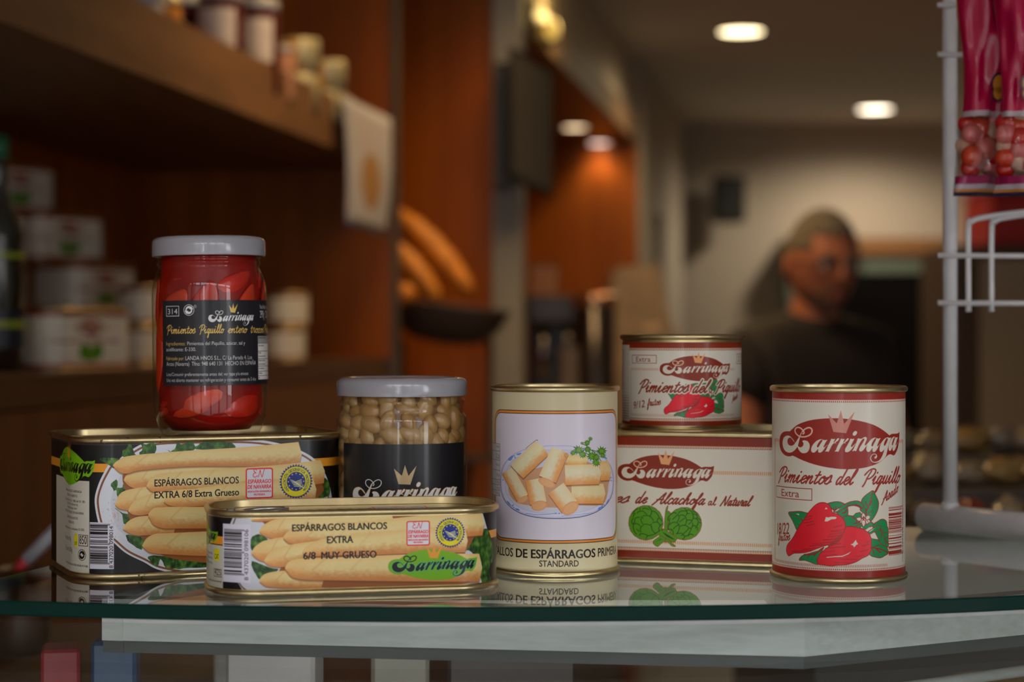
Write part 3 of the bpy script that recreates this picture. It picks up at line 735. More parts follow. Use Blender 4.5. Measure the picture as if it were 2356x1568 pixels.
# ================= tall can =================
def label_tall():
    O = O_TALL; M = O.M
    zc = lambda y: O.m1(1929, y)[1]
    cv = Canvas(0, O.P, zc(1329), zc(900), PAPER, M)
    cv.rect(0, zc(919.8), O.P, zc(899), MAROON); cv.rect(0, zc(1330), O.P, zc(1313), MAROON)
    tp = 0.00112
    cv.ticks(0, O.P, zc(925.5), zc(922.5), tp, MAROON); cv.ticks(0, O.P, zc(922.5), zc(919), tp, P(165, 110, 95))
    cv.ticks(0, O.P, zc(1310.5), zc(1308), tp, MAROON); cv.ticks(0, O.P, zc(1313.5), zc(1310.5), tp, P(165, 110, 95))
    # thin tick border of the panel
    sl = O.m1(1784, 1100)[0]; sr = O.m1(2076, 1100)[0]
    lightm = P(150, 118, 108)
    for (u0, u1, za, zb) in ((sl-.001, O.m1(1796, 1018)[0], 1014, 1022), (O.m1(2066, 1018)[0], sr+.001, 1014, 1022)):
        cv.rect(u0, zc(zb), u1, zc(za), P(160, 125, 115))
    for u in (sl, sr):
        n = int((zc(1014)-zc(1300))/0.0008)
        cv.fill([np.array([(u-.0005, zc(1300)+i*.0008), (u+.0005, zc(1300)+i*.0008), (u+.0005, zc(1300)+i*.0008+.0004), (u-.0005, zc(1300)+i*.0008+.0004)]) for i in range(n)], MAROON)
    cv.ticks(sl, O.m1(2044, 1290)[0], zc(1305), zc(1298.5), .00095, P(140, 90, 78))
    logo(cv, *LBOX, MAROON, PAPER, P(150, 98, 88), hair=P(185, 135, 125))
    a, _ = O.m1(1792, 1100); b, _ = O.m1(1914, 1100)
    xh = 17/4060*1.05
    cv.script('Pimientos', a, b, zc(1113.5), xh*.96, MAROON, .2)
    cv.script('del', O.m1(1924, 1100)[0], O.m1(1974, 1100)[0], zc(1114), xh*.96, MAROON, .2)
    cv.script('Piquillo', O.m1(1984, 1100)[0], O.m1(2071, 1100)[0], zc(1113.5), xh*.96, MAROON, .2)
    # Extra box
    u0, u1 = O.m1(1787, 1135)[0], O.m1(1869, 1135)[0]
    cv.frame(u0, zc(1153), u1, zc(1125), .0004, MAROON)
    cv.text('Extra', O.m1(1799, 1140)[0], zc(1147.5), 16/4070, MAROON, width=O.m1(1839, 1140)[0]-O.m1(1799, 1140)[0])
    r = math.atan2(28, 46)*.85
    q = O.m1(2027, 1158); cv.script('Asado', q[0], O.m1(2069, 1140)[0]+.0008, q[1], .0025, MAROON, .26, rot=.40)
    q = O.m1(1789, 1228); cv.text('18/22', q[0], q[1], .0062, MAROON, width=O.m1(1816, 1215)[0]-q[0], bold=.006, rot=.10, shear=.18)
    q = O.m1(1791, 1246); cv.script('frutos', q[0], O.m1(1819, 1240)[0], q[1]+.0005, .0025, MAROON, .20, rot=.14, shear=.25)
    u0 = O.m1(2044, 1200)[0]
    barcode(cv, u0, zc(1281), O.m1(2073.5, 1200)[0], zc(1169), MAROON, 4)
    cv.text('8 437020 098021', O.m1(2076.5, 1200)[0]+.0006, zc(1281), .0022, MAROON, width=.027, rot=math.pi/2)
    peppers(cv, M, 1.0/4060, MAROON)
    return cv

# ================= small can =================
def label_small():
    O = O_SMALL; M = O.M; xc = 1568
    zc = lambda y: O.m1(xc, y)[1]
    cv = Canvas(0, O.P, zc(979), zc(787), PAPER, M)
    cv.rect(0, zc(800.5), O.P, zc(786), MAROON2); cv.rect(0, zc(980), O.P, zc(968.5), MAROON2)
    tp = .00106
    cv.ticks(0, O.P, zc(806), zc(803), tp, MAROON2); cv.ticks(0, O.P, zc(803), zc(800), tp, P(150, 95, 50))
    cv.ticks(0, O.P, zc(965), zc(962.5), tp, MAROON2); cv.ticks(0, O.P, zc(969), zc(965), tp, P(150, 95, 50))
    # side panel with small print, left
    uL = O.m1(1434, 880)[0]-.006; uR = O.m1(1449, 880)[0]
    cv.rect(uL, zc(972), uR, zc(793), P(152, 146, 135))
    for i in range(20):
        cv.text(['Ingredientes', 'pimientos del', 'piquillo, sal', 'E-330', 'Peso neto'][i % 5], uL+.003, zc(806+i*4.8), .0007, P(90, 60, 50), width=.007)
    for i in range(9): cv.frame(uL+.003, zc(966-i*6), uR-.001, zc(960-i*6), .00015, P(90, 60, 50))
    brown = MAROON2
    u0, u1 = O.m1(1455, 826)[0], O.m1(1511, 826)[0]
    cv.frame(u0, zc(836), u1, zc(816.5), .0003, brown); cv.text('Extra', O.m1(1464, 826)[0], zc(832), 11/3740, brown, width=O.m1(1497, 826)[0]-O.m1(1464, 826)[0])
    u2 = O.m1(1694, 826)[0]; cv.frame(u2, zc(838), u2+.012, zc(814), .0003, brown); cv.text('212', u2+.0018, zc(833), 14/3740, brown, width=.008)
    tk = P(150, 120, 100)
    sl = O.m1(1452, 850)[0]
    cv.ticks(sl, O.m1(1518, 850)[0], zc(852.5), zc(846.5), .0009, tk, .6); cv.ticks(O.m1(1678, 850)[0], sl+.075, zc(852.5), zc(846.5), .0009, tk, .6)
    cv.ticks(sl, sl+.075, zc(959), zc(952.5), .0009, tk, .5)
    n = int((zc(848)-zc(957))/.0009)
    cv.fill([np.array([(sl-.0004, zc(957)+i*.0009), (sl+.0008, zc(957)+i*.0009), (sl+.0008, zc(957)+i*.0009+.00045), (sl-.0004, zc(957)+i*.0009+.00045)]) for i in range(n)], tk)
    # peppers first, then the type over them
    a0, a1 = O.m1(1528, 930)[0], O.m1(1665, 930)[0]
    src = O_TALL.M(np.vstack([np.array(p) for _, p in PEP])); sx0, sx1, sz0, sz1 = src[:, 0].min(), src[:, 0].max(), src[:, 1].min(), src[:, 1].max()
    b0, b1 = zc(961), zc(868)
    T = lambda p: (lambda q: np.stack([a0+(q[:, 0]-sx0)/(sx1-sx0)*(a1-a0), b0+(q[:, 1]-sz0)/(sz1-sz0)*(b1-b0)], 1))(O_TALL.M(p))
    peppers(cv, T, 0.62/4060, P(95, 30, 25))
    logo(cv, O.m1(1518, 850)[0], zc(876.5), O.m1(1679, 850)[0], zc(809), brown, PAPER, P(185, 115, 70), hair=P(180, 140, 110))
    xh = 14/3740
    cv.script('Pimientos', O.m1(1470, 890)[0], O.m1(1585, 890)[0], zc(902), xh, brown, .22, halo=(PAPER, .62))
    cv.script('del', O.m1(1594, 890)[0], O.m1(1636, 890)[0], zc(903), xh, brown, .22, halo=(PAPER, .62))
    cv.script('Piquillo', O.m1(1645, 890)[0], O.m1(1702, 890)[0], zc(902), xh, brown, .22, halo=(PAPER, .5))
    q = O.m1(1458, 940); cv.text('9/12', q[0], q[1], .0042, brown, width=O.m1(1484, 930)[0]-q[0], bold=.006, rot=.14, shear=.2); cv.script('frutos', O.m1(1489, 930)[0], O.m1(1521, 925)[0], O.m1(1489, 934)[1], .0022, brown, .2, rot=.12, shear=.25)
    q = O.m1(1683, 925); cv.script('Asado', q[0], q[0]+.009, q[1], .0017, brown, .25, rot=.35)
    return cv

# ================= artichoke tin =================
KA = (1440, 1150, 11.78)
def ka(p): return Z(*KA, p)
ARC = [[(385, 215), (380, 265)], [(455, 240), (520, 215), (620, 250)], [(610, 170), (680, 250), (700, 300), (690, 360), (655, 430)], [(315, 350), (340, 310), (420, 295), (480, 305), (570, 385)], [(320, 235), (260, 255), (210, 330), (190, 370)],
 [(460, 430), (530, 412), (640, 430), (710, 490), (750, 555)], [(700, 295), (780, 310), (860, 380), (905, 470)], [(260, 350), (220, 390), (200, 450)], [(375, 465), (300, 465), (250, 510), (240, 590), (205, 620)], [(405, 495), (420, 570), (455, 635)],
 [(425, 440), (435, 475), (470, 490)], [(905, 480), (860, 520), (850, 590)], [(915, 485), (960, 530), (980, 570)], [(720, 610), (780, 595), (870, 600), (920, 670)], [(700, 640), (680, 665)], [(200, 660), (260, 630), (330, 645), (400, 705)],
 [(455, 680), (490, 655), (560, 650), (680, 690), (700, 760), (740, 840), (810, 910)], [(450, 700), (400, 745), (395, 820), (415, 865)], [(205, 660), (200, 740), (240, 860), (300, 920)], [(380, 915), (450, 905), (520, 920), (585, 950)], [(585, 965), (680, 950), (760, 925), (830, 880), (910, 835)],
 [(585, 965), (550, 1045)], [(985, 640), (930, 690), (890, 770), (915, 830)], [(995, 780), (980, 830)], [(290, 780), (370, 850)], [(380, 920), (370, 960)], [(160, 560), (165, 620), (210, 660)], [(210, 480), (175, 530), (160, 580)],
 [(1380, 355), (1300, 335), (1220, 385), (1160, 450), (1140, 510), (1185, 580), (1160, 660), (1140, 780)], [(1430, 350), (1480, 300), (1560, 290), (1630, 295), (1665, 340), (1630, 420)], [(1590, 215), (1640, 275)], [(1640, 280), (1720, 265), (1780, 310), (1810, 370), (1830, 460), (1790, 560)],
 [(1675, 360), (1740, 355)], [(1465, 410), (1530, 398), (1600, 430), (1640, 500), (1640, 600), (1600, 680)], [(1410, 380), (1445, 440), (1430, 520), (1395, 585)], [(1600, 480), (1520, 540), (1455, 590)], [(1655, 540), (1740, 535), (1785, 580), (1700, 650)],
 [(1835, 495), (1900, 490), (1960, 560), (1950, 650), (1920, 700)], [(1810, 700), (1870, 690), (1920, 720), (1885, 755)], [(1810, 260), (1830, 310), (1900, 330), (1940, 400)], [(1830, 370), (1900, 390), (1940, 450), (1930, 500)], [(1970, 490), (2030, 550)],
 [(1180, 665), (1260, 605), (1360, 600), (1440, 660), (1450, 740), (1420, 850), (1370, 920)], [(1480, 710), (1540, 680), (1640, 695), (1700, 745), (1660, 820), (1570, 900)], [(1290, 770), (1370, 700), (1430, 670)], [(1700, 750), (1770, 770), (1740, 850), (1690, 945)],
 [(1810, 620), (1810, 690), (1770, 760)], [(1140, 795), (1200, 780), (1270, 820), (1290, 880), (1280, 920)], [(1370, 915), (1450, 895), (1530, 905), (1590, 970), (1575, 1030), (1530, 1060)], [(1600, 975), (1680, 960), (1760, 915), (1830, 945)], [(1500, 960), (1550, 935)], [(1950, 740), (1940, 820)], [(1230, 820), (1250, 800)],
 [(1200, 480), (1170, 560)], [(1270, 520), (1350, 440), (1400, 400)], [(1990, 600), (2040, 610)]]
def label_alc():
    O = O_ALC; M = O.M; xc = 1600
    zc = lambda y: O.m1(xc, y)[1]
    cv = Canvas(0, O.P, zc(1290.5), zc(1001), PAPER, M)
    zl = lambda y: O.m1(1500, y)[1]
    br = MAROON2; tp = .0010
    cv.rect(0, zc(1026), O.P, zc(1001), br); cv.rect(0, zc(1287), O.P, zc(1269.5), br)
    cv.rect(0, zc(1291), O.P, zc(1287), P(150, 140, 110))
    cv.ticks(0, O.P, zc(1032), zc(1028.5), tp, br); cv.ticks(0, O.P, zc(1029), zc(1025), tp, P(150, 95, 50))
    cv.ticks(0, O.P, zc(1265), zc(1262), tp, br); cv.ticks(0, O.P, zc(1269.5), zc(1265), tp, P(150, 95, 50))
    tk = P(160, 110, 75)
    a, b = O.m1(1424, 1100)[0], O.P*0.71
    cv.ticks(O.m1(1642, 1085)[0], b, zc(1090), zc(1082), .00115, tk, .55)
    cv.ticks(a-.03, b, zc(1253), zc(1245.5), .00115, tk, .55)
    logo(cv, O.m1(1421, 1090)[0], O.m1(1530, 1124)[1], O.m1(1643, 1090)[0], O.m1(1530, 1034)[1], br, PAPER, P(185, 120, 80), hair=P(175, 135, 110))
    xh = .0034; zb = zc(1160)
    cv.script('Corazones', O.m1(1467-145, 1150)[0]-.012, O.m1(1449, 1150)[0], zb, xh, br, .24)
    cv.script('de', O.m1(1463, 1150)[0], O.m1(1490, 1150)[0], zb, xh, br, .24)
    cv.script('Alcachofa', O.m1(1500, 1150)[0], O.m1(1622, 1150)[0], zb, xh, br, .24)
    cv.script('al', O.m1(1630, 1150)[0], O.m1(1649, 1150)[0], zc(1160.5), xh*.70, br, .24, shear=.15)
    cv.script('Natural', O.m1(1657, 1150)[0], O.m1(1733, 1150)[0], zc(1160.5), xh*.85, br, .26)
    # artichokes
    def el(cx, cy, rx, ry, n=70, j=0.0, rot=0):
        t = np.linspace(0, 2*math.pi, n, endpoint=False); rr = 1+j*np.sin(t*17)
        return [(cx+rx*math.cos(u)*q, cy+ry*math.sin(u)*q) for u, q in zip(t, rr)]
    balls = [el(545, 610, 458, 458, j=.008), el(1590, 635, 455, 432, j=.008)]
    leafb = [(1140, 155), (1100, 230), (1070, 420), (1055, 620), (1060, 790), (1150, 790), (1250, 500), (1215, 370), (1170, 310), (1120, 280)]
    stem2 = [(930, 965), (840, 1040), (755, 1110), (760, 1180), (860, 1245), (960, 1160), (1080, 1060)]
    stem1 = [(860, 880), (1000, 780), (1160, 870), (1370, 1010), (1360, 1070), (1300, 1135), (1150, 1060), (1000, 980), (900, 940)]
    tail = [(1040, 1070), (1120, 1045), (1190, 1100), (1270, 1190), (1340, 1245), (1240, 1225), (1150, 1130), (1060, 1130)]
    sh = lambda p, dx, dy: [(x+dx, y+dy) for x, y in p]
    for p in (balls[0], balls[1], stem2, stem1, tail): cv.fillM(ka(sh(p, 0, 16)), OUTL, smooth=True)
    dk = P(12, 38, 6)
    for p in (tail, leafb, balls[0], balls[1], stem2, stem1):
        cv.lineM(ka(p+[p[0]]), 2.6, OUTL); cv.fillM(ka(p), ARTI, smooth=True)
    for a_ in ARC: cv.lineM(ka(a_), 1.5, dk)
    for i in range(9):
        cv.lineM(ka([(1000+i*12, 860+i*14), (1130+i*12, 940+i*12), (1260+i*9, 1020+i*7)]), .5, dk)
    for i in range(4): cv.lineM(ka([(840+i*50, 1120-i*20), (940+i*20, 1040+i*8)]), .5, dk)
    return cv

# ================= printed asparagus =================
def smoothstep(a, b, x):
    t = np.clip((x-a)/(b-a), 0, 1); return t*t*(3-2*t)
_rng = np.random.default_rng(7)
def vnoise(X, Y, sc, seed=0):
    """smooth value noise"""
    g = np.random.default_rng(seed).random((64, 64)); x = X/sc; y = Y/sc
    xi = np.floor(x).astype(int); yi = np.floor(y).astype(int); fx = x-xi; fy = y-yi
    fx = fx*fx*(3-2*fx); fy = fy*fy*(3-2*fy)
    a = g[yi % 64, xi % 64]; b = g[yi % 64, (xi+1) % 64]; c = g[(yi+1) % 64, xi % 64]; d = g[(yi+1) % 64, (xi+1) % 64]
    return (a*(1-fx)+b*fx)*(1-fy)+(c*(1-fx)+d*fx)*fy
HI, MID, LO, DEEP = P(182, 156, 110), P(180, 140, 88), P(150, 94, 48), P(88, 46, 20)
def spear(cv, axis, hi=HI, mid=MID, lo=LO, seed=0, tip=True):
    """a printed photograph of a peeled white asparagus; axis = (x, y, radius) in photograph px, tip first"""
    ax = np.array(axis, float)
    c = crom(ax, closed=False, k=5); c[:, 2] = np.maximum(c[:, 2], .5)
    n = len(c); t = np.gradient(c[:, :2], axis=0); t /= np.maximum(np.hypot(t[:, 0], t[:, 1])[:, None], 1e-6)
    nn = np.stack([-t[:, 1], t[:, 0]], 1)
    up = c[:, :2]-nn*c[:, 2:3]; dn = c[:, :2]+nn*c[:, 2:3]
    endc = c[-1, :2]+t[-1]*c[-1, 2]*.22
    outl = np.vstack([up, [endc], dn[::-1]])
    scr = cv.px(cv.M(outl)); cen = cv.px(cv.M(c[:, :2])); rp = np.hypot(*(cv.px(cv.M(dn))-cv.px(cv.M(up))).T)/2
    tp = np.gradient(cen, axis=0); tp /= np.maximum(np.hypot(tp[:, 0], tp[:, 1])[:, None], 1e-6)
    cum = np.concatenate([[0], np.cumsum(np.hypot(*np.diff(cen, axis=0).T))])
    R = rp.max()
    def col(X, Y):
        sh = X.shape; Q = np.stack([X.ravel()+.5, Y.ravel()+.5], 1)
        best = np.full(len(Q), 1e18); v = np.zeros(len(Q)); u = np.zeros(len(Q))
        for i in range(0, n):
            d = Q-cen[i]; e = (d**2).sum(1); m_ = e < best
            best[m_] = e[m_]; cr = d[m_, 1]*tp[i, 0]-d[m_, 0]*tp[i, 1]
            v[m_] = cr/max(rp[i], .35*R); u[m_] = cum[i]+d[m_, 0]*tp[i, 0]+d[m_, 1]*tp[i, 1]
        v = np.clip(v, -1.1, 1.1)
        ns = vnoise(u, v*R, 14, seed)*.5+vnoise(u*.3, v*R, 4, seed+1)*.5-.5
        w = smoothstep(-.1, .95, v+ns*.35); w2 = smoothstep(-.45, -1.05, v+ns*.2)
        tipf = (1-smoothstep(R*.3, R*3.2, u)) if tip else 0*u
        base = hi[None]*(1-.0)+(mid-hi)[None]*(.25+.5*tipf+ns*.5)[:, None]
        base = base+(lo-base)*(w*(.95))[:, None]+(mid-base)*(w2*.8)[:, None]
        base = base+(P(180, 118, 66)-base)*(tipf*.42*smoothstep(-.6, .5, v))[:, None]
        # bract edge near the head
        if tip:
            for (uu, k) in ((R*1.9, .55), (R*4.6, .35)):
                ed = np.exp(-((u-uu-np.abs(v-.1)*R*.9)/(R*.10))**2)*k
                base = base+(lo-base)*(ed*.45)[:, None]
        return base.reshape(sh+(3,)).astype(np.float32)
    # soft printed shadow next to the stalk
    cv.fill_px([scr+np.array([0, R*.16])], DEEP, .35); cv.fill_px([scr+np.array([0, R*.08])], DEEP, .5)
    cv.fill_px([scr], col)

def salad(cv, pts, seed=0, dark=.8):
    """a leaf of the printed garnish"""
    p = cv.px(cv.M(crom(pts, k=3))); r = random.Random(seed)
    nrm = np.array([[r.uniform(-1, 1)*2.2, r.uniform(-1, 1)*2.2] for _ in p])
    p = p+nrm
    A, B, D = P(30, 64, 18), P(78, 104, 44), P(8, 20, 8)
    def col(X, Y):
        n = vnoise(X*.8+Y*.6, Y*.8-X*.6, 20, seed+3)*.62+vnoise(X, Y*.5, 8, seed+4)*.38
        n = n[..., None]
        c = np.where(n > .5, A+(B-A)*np.clip((n-.5)*2.6, 0, 1), A+(D-A)*np.clip((.5-n)*2.8*dark, 0, 1))
        return c.astype(np.float32)
    cv.fill_px([p], col)
    c = p.mean(0)
    for i in range(0, len(p), 7):
        cv.fill_px(stroke_polys(np.array([c, (c+p[i])/2+nrm[i], p[i]]), 1.1), P(110, 135, 75), .35)

def seal_red(cv, a0, b0, a1, b1):
    R_ = P(190, 25, 30); w_ = a1-a0; h_ = b1-b0
    def rr(x0, y0, x1, y1, r):
        out = []
        for cx_, cy_, t0 in ((x1-r, y1-r, 0), (x0+r, y1-r, 90), (x0+r, y0+r, 180), (x1-r, y0+r, 270)):
            for j in range(6):
                t = math.radians(t0+90*j/5); out.append((cx_+r*math.cos(t), cy_+r*math.sin(t)))
        return np.array(out)
    cv.fill([rr(a0, b0, a1, b1, w_*.09)], R_); cv.fill([rr(a0+w_*.045, b0+w_*.045, a1-w_*.045, b1-w_*.045, w_*.06)], WHITEP)
    cx_ = (a0+a1)/2
    e = [[(.40, .93), (.33, .97), (.30, .90), (.38, .84), (.32, .84), (.27, .76), (.33, .70), (.43, .75)], [(.45, .70), (.50, .82), (.53, .93), (.56, .80), (.60, .70), (.64, .84), (.68, .95)]]
    for q in e: cv.line(np.array([(a0+x*w_, b0+y*h_) for x, y in crom(q, closed=False, k=5)]), w_*.022, R_)
    cv.text('ESP\u00c1RRAGO', cx_, b0+h_*.50, h_*.125, R_, width=w_*.84, bold=.02, align='c', shear=.12)
    cv.text('DE NAVARRA', cx_, b0+h_*.325, h_*.125, R_, width=w_*.86, bold=.02, align='c', shear=.12)
    cv.text('INDICACI\u00d3N GEOGR\u00c1FICA', cx_, b0+h_*.205, h_*.055, R_, width=w_*.86, bold=.01, align='c', shear=.12)
    cv.text('PROTEGIDA', cx_, b0+h_*.105, h_*.055, R_, width=w_*.40, bold=.01, align='c', shear=.12)

def seal_blue(cv, cx_, cz, R_):
    t = np.linspace(0, 2*math.pi, 73)[:-1]
    rr = np.where(np.arange(72) % 2 == 0, 1.0, .88)
    cv.fill([np.stack([cx_+R_*rr*np.cos(t), cz+R_*rr*np.sin(t)], 1)], BLUE)
    circ = lambda r: np.stack([cx_+R_*r*np.cos(t), cz+R_*r*np.sin(t)], 1)
    cv.fill([circ(.86)], YEL); cv.fill([circ(.55)], BLUE)
    txt = 'INDICACI\u00d3N GEOGR\u00c1FICA PROTEGIDA'
    for i, ch in enumerate(txt):
        a = math.radians(222-264*i/(len(txt)-1))
        if ch == ' ': continue
        r = .61
        cv.text(ch, cx_+R_*r*math.cos(a), cz+R_*r*math.sin(a), R_*.16, BLUE, align='c', rot=a-math.pi/2)
    for a in (228, -48):
        a = math.radians(a); cv.fill([np.stack([cx_+R_*.69*math.cos(a)+R_*.03*np.cos(t), cz+R_*.69*math.sin(a)+R_*.03*np.sin(t)], 1)], BLUE)
    for i in range(12):
        a = math.radians(30*i); x, z = cx_+R_*.46*math.cos(a), cz+R_*.46*math.sin(a)
        s = np.radians(90+36*np.arange(10)); q = np.where(np.arange(10) % 2 == 0, .06, .025)*R_
        cv.fill([np.stack([x+q*np.cos(s), z+q*np.sin(s)], 1)], P(225, 205, 120))
    for k in range(5):
        u = np.linspace(0, 1, 8)
        y = .10-.09*k-.22*u**1.5*(1-.12*k); x = -.35+.06*k+u*(.45+.04*k)
        cv.line(np.stack([cx_+x*R_, cz+y*R_], 1), R_*.036, P(225, 205, 120))
    for k in range(4):
        u = np.linspace(0, 1, 8)
        y = -.06+.13*u-.07*k*(.6+u*.6)+.03; x = -.08+.07*k+u*(.40-.06*k)
        cv.line(np.stack([cx_+x*R_, cz+y*R_], 1), R_*.036, P(225, 205, 120))

def recycle(cv, x, z, r, col, bgc):
    t = np.linspace(0, 2*math.pi, 40)
    cv.line(np.stack([x+r*np.cos(t), z+r*np.sin(t)], 1), r*.10, col)
    a = np.linspace(math.radians(40), math.radians(205), 14); cv.line(np.stack([x+r*.55*np.cos(a), z+r*.55*np.sin(a)], 1), np.linspace(.5, .2, 14)*r, col)
    a = np.linspace(math.radians(220), math.radians(385), 14); cv.line(np.stack([x+r*.55*np.cos(a), z+r*.55*np.sin(a)], 1), np.linspace(.5, .2, 14)*r, col)
    cv.fill([np.array([(x+.1*r, z+.15*r), (x+.85*r, z+.1*r), (x+.5*r, z+.75*r)])], col); cv.fill([np.array([(x-.1*r, z-.15*r), (x-.85*r, z-.1*r), (x-.5*r, z-.75*r)])], col)

KB = (230, 1000, 4.9)
def kb(p): return Z(*KB, p)
def label_big():
    O = O_BIG; M = O.M
    zc = lambda y, x=350: O.m1(x, y)[1]
    z1 = zc(1014, 450)
    cv = Canvas(0, O.P, zc(1318), z1, BLACKP, M)
    cv.rect(0, zc(1020, 450), O.P, z1+.01, P(40, 32, 32))
    s1 = lambda x, y=1200: O.m1(x, y)[0]
    # orange ribbon round the tin
    cv.rect(0, O.m1(740, 1072)[1], O.P, O.m1(740, 1053)[1], ORANGE)
    # the side panel
    pr = s1(206); cv.rect(s1(145)-.02, 0, pr, zc(1106, 200), P(150, 146, 135))
    # plate
    pl = np.array([(268, 1060), (252, 1066), (240, 1085), (228, 1110), (219, 1140), (219, 1165), (226, 1200), (236, 1225), (262, 1248), (290, 1272), (330, 1292), (372, 1312), (470, 1325), (620, 1325), (700, 1300), (760, 1240), (764, 1150), (740, 1075), (690, 1035), (600, 1012), (470, 1010), (350, 1015), (300, 1035)], float)
    cv.fillM(pl, P(160, 162, 172), smooth=True)
    rimc = P(95, 55, 32)
    q = crom(pl); cen = np.array([480., 1170.]); q2 = cen+(q-cen)*[.972, .955]
    cv.line(M(np.vstack([q2, q2[:1]])), .0011, rimc)
    q3 = cen+(q-cen)*[.86, .82]
    cv.fill([M(q3)], P(150, 152, 160))
    rr_ = random.Random(3)
    for i in range(46):
        x = rr_.gauss(263, 7); y = rr_.gauss(1180, 16)
        cv.lineM([(x, y), (x+rr_.uniform(-3, 3), y+rr_.uniform(-4, 4))], 1.2, rr_.choice([P(150, 105, 85), P(120, 115, 80), P(165, 120, 120)]), alpha=.7)
    # garnish
    for i, p in enumerate([[(0, 275), (40, 258), (200, 262), (260, 300), (200, 330), (160, 370), (100, 340)], [(340, 95), (385, 200), (400, 240), (260, 250), (255, 185), (300, 150)], [(440, 220), (480, 150), (450, 85), (520, 110), (600, 85), (635, 130), (615, 200), (520, 225)],
                           [(750, 165), (800, 185), (850, 140), (870, 80), (920, 110), (1000, 70), (1050, 80), (1065, 165), (960, 185), (820, 200)], [(1085, 165), (1100, 115), (1180, 80), (1300, 65), (1480, 90), (1500, 160)], [(130, 540), (190, 500), (190, 600), (160, 630), (135, 590)],
                           [(180, 600), (250, 590), (270, 550), (350, 620), (300, 660), (210, 710), (190, 650)], [(160, 820), (260, 880), (400, 910), (330, 1000), (270, 1000), (250, 900)], [(300, 1120), (400, 1140), (510, 1160), (470, 1290), (380, 1240), (310, 1190)],
                           [(540, 1375), (600, 1360), (780, 1370), (900, 1390), (1050, 1390), (1230, 1370), (1250, 1480), (1000, 1500), (850, 1510), (740, 1490), (700, 1420), (680, 1400), (640, 1480), (570, 1430)]]):
        salad(cv, kb(p), i)
    salad(cv, [(722, 1112), (748, 1098), (758, 1120), (756, 1140), (730, 1145), (712, 1142)], 31)
    cv.fillM([(300, 1075), (500, 1060), (720, 1070), (740, 1110), (735, 1140), (640, 1200), (600, 1290), (400, 1285), (330, 1240), (300, 1200), (290, 1140)], P(110, 62, 28), smooth=True)
    sp = [[(285, 1104, 1), (293, 1103, 12), (312, 1102, 21), (345, 1096, 21), (400, 1088, 18), (500, 1083, 16), (640, 1080, 15), (740, 1078, 16)],
          [(260, 1070, 1), (270, 1070, 11), (287, 1070, 19), (322, 1063, 18), (434, 1054, 18), (560, 1050, 22), (688, 1044, 28)],
          [(265, 1159, 1), (274, 1158, 13), (292, 1151, 23), (330, 1140, 20), (380, 1133, 16), (430, 1130, 14)],
          [(337, 1118, 1), (348, 1116, 15), (370, 1111, 22), (420, 1108, 24), (520, 1103, 26), (640, 1097, 28), (741, 1084, 27)],
          [(295, 1175, 1), (306, 1172, 13), (330, 1163, 21), (365, 1152, 20), (420, 1143, 18), (470, 1140, 15)],
          [(377, 1152, 2), (392, 1151, 12), (430, 1146, 19), (520, 1137, 23), (660, 1130, 26), (722, 1126, 26)],
          [(283, 1216, 1), (295, 1213, 13), (315, 1210, 21), (345, 1208, 22), (400, 1210, 18)],
          [(341, 1184, 2), (353, 1185, 18), (375, 1190, 24), (400, 1190, 25), (470, 1190, 25), (600, 1188, 27), (740, 1180, 24)],
          [(327, 1255, 1), (340, 1253, 16), (360, 1250, 23), (380, 1250, 24), (470, 1250, 28), (600, 1248, 30), (735, 1230, 28)]]
    for i, a in enumerate(sp): spear(cv, a, seed=i*3+1)
    # type
    def line(st, x0, y0, x1, y1, cap, col=INK, bold=.012):
        q0, q1 = O.m1(x0, y0), O.m1(x1, y1); d = math.hypot(q1[0]-q0[0], q1[1]-q0[1])
        cv.text(st, q0[0], q0[1], cap*1.085/F, col, width=d, bold=bold, rot=math.atan2(q1[1]-q0[1], q1[0]-q0[0]))
    line('ESP\u00c1RRAGOS BLANCOS', 355.5, 1118.5, 549, 1111, 15.5)
    line('EXTRA 6/8 Extra Grueso', 355.5, 1146, 549.5, 1138.5, 15.5)
    q0, q1 = O.m1(565, 1147), O.m1(628, 1075); seal_red(cv, q0[0], q0[1], q1[0], q1[1])
    q0 = O.m1(681, 1107); q1 = O.m1(720, 1107); seal_blue(cv, q0[0], q0[1], (q1[0]-q0[0])*.98)
    # bar code panel
    a0, a1 = s1(207), s1(262)
    cv.rect(a0, zc(1308.5, 235), a1, zc(1201, 235), P(158, 155, 165))
    barcode(cv, a0+.0002, zc(1297, 235), a0+(a1-a0)*.76, zc(1205, 235), INK, 8)
    cv.text('8 437020 098014', a0+(a1-a0)*.97, zc(1306, 235), (a1-a0)*.15, INK, width=zc(1210, 235)-zc(1306, 235), rot=math.pi/2)
    # logo and small print on the left end
    logo(cv, s1(207)-.052, zc(1118, 190), O.m1(219, 1080)[0], zc(1018, 190), GREENLOGO, INK, ORANGE)
    ls = ['Elaborado por: RUIZ DE LARRINAGA', 'BEGO\u00d1A Y ROBERTO', 'Tfnos: 948 44 10 33 - 948 64 01 85', 'LOS ARCOS (Navarra)', 'info@larrinaga.com', 'PRODUCTO ENVASADO EN NAVARRA', 'ESP\u00c1RRAGOS BLANCOS', 'INGREDIENTES:', 'Esp\u00e1rragos, agua, sal y acidulante: E-330.']
    ce = pr-.0185
    for i, (st, y, wv) in enumerate(zip(ls, (1134, 1145, 1156.5, 1164.5, 1173, 1183.5, 1196, 1207, 1221), (.026, .018, .031, .019, .017, .029, .019, .011, .030))):
        cv.text(st, ce, zc(y, 195), 5.2/4050, INK, width=wv, align='c')
    cv.text('Peso Neto: 780g', pr-.0335, zc(1245, 170), .0024, INK, width=.016); cv.text('P. Escurrido: 500g', pr-.0335, zc(1270, 170), .0026, INK, width=.018)
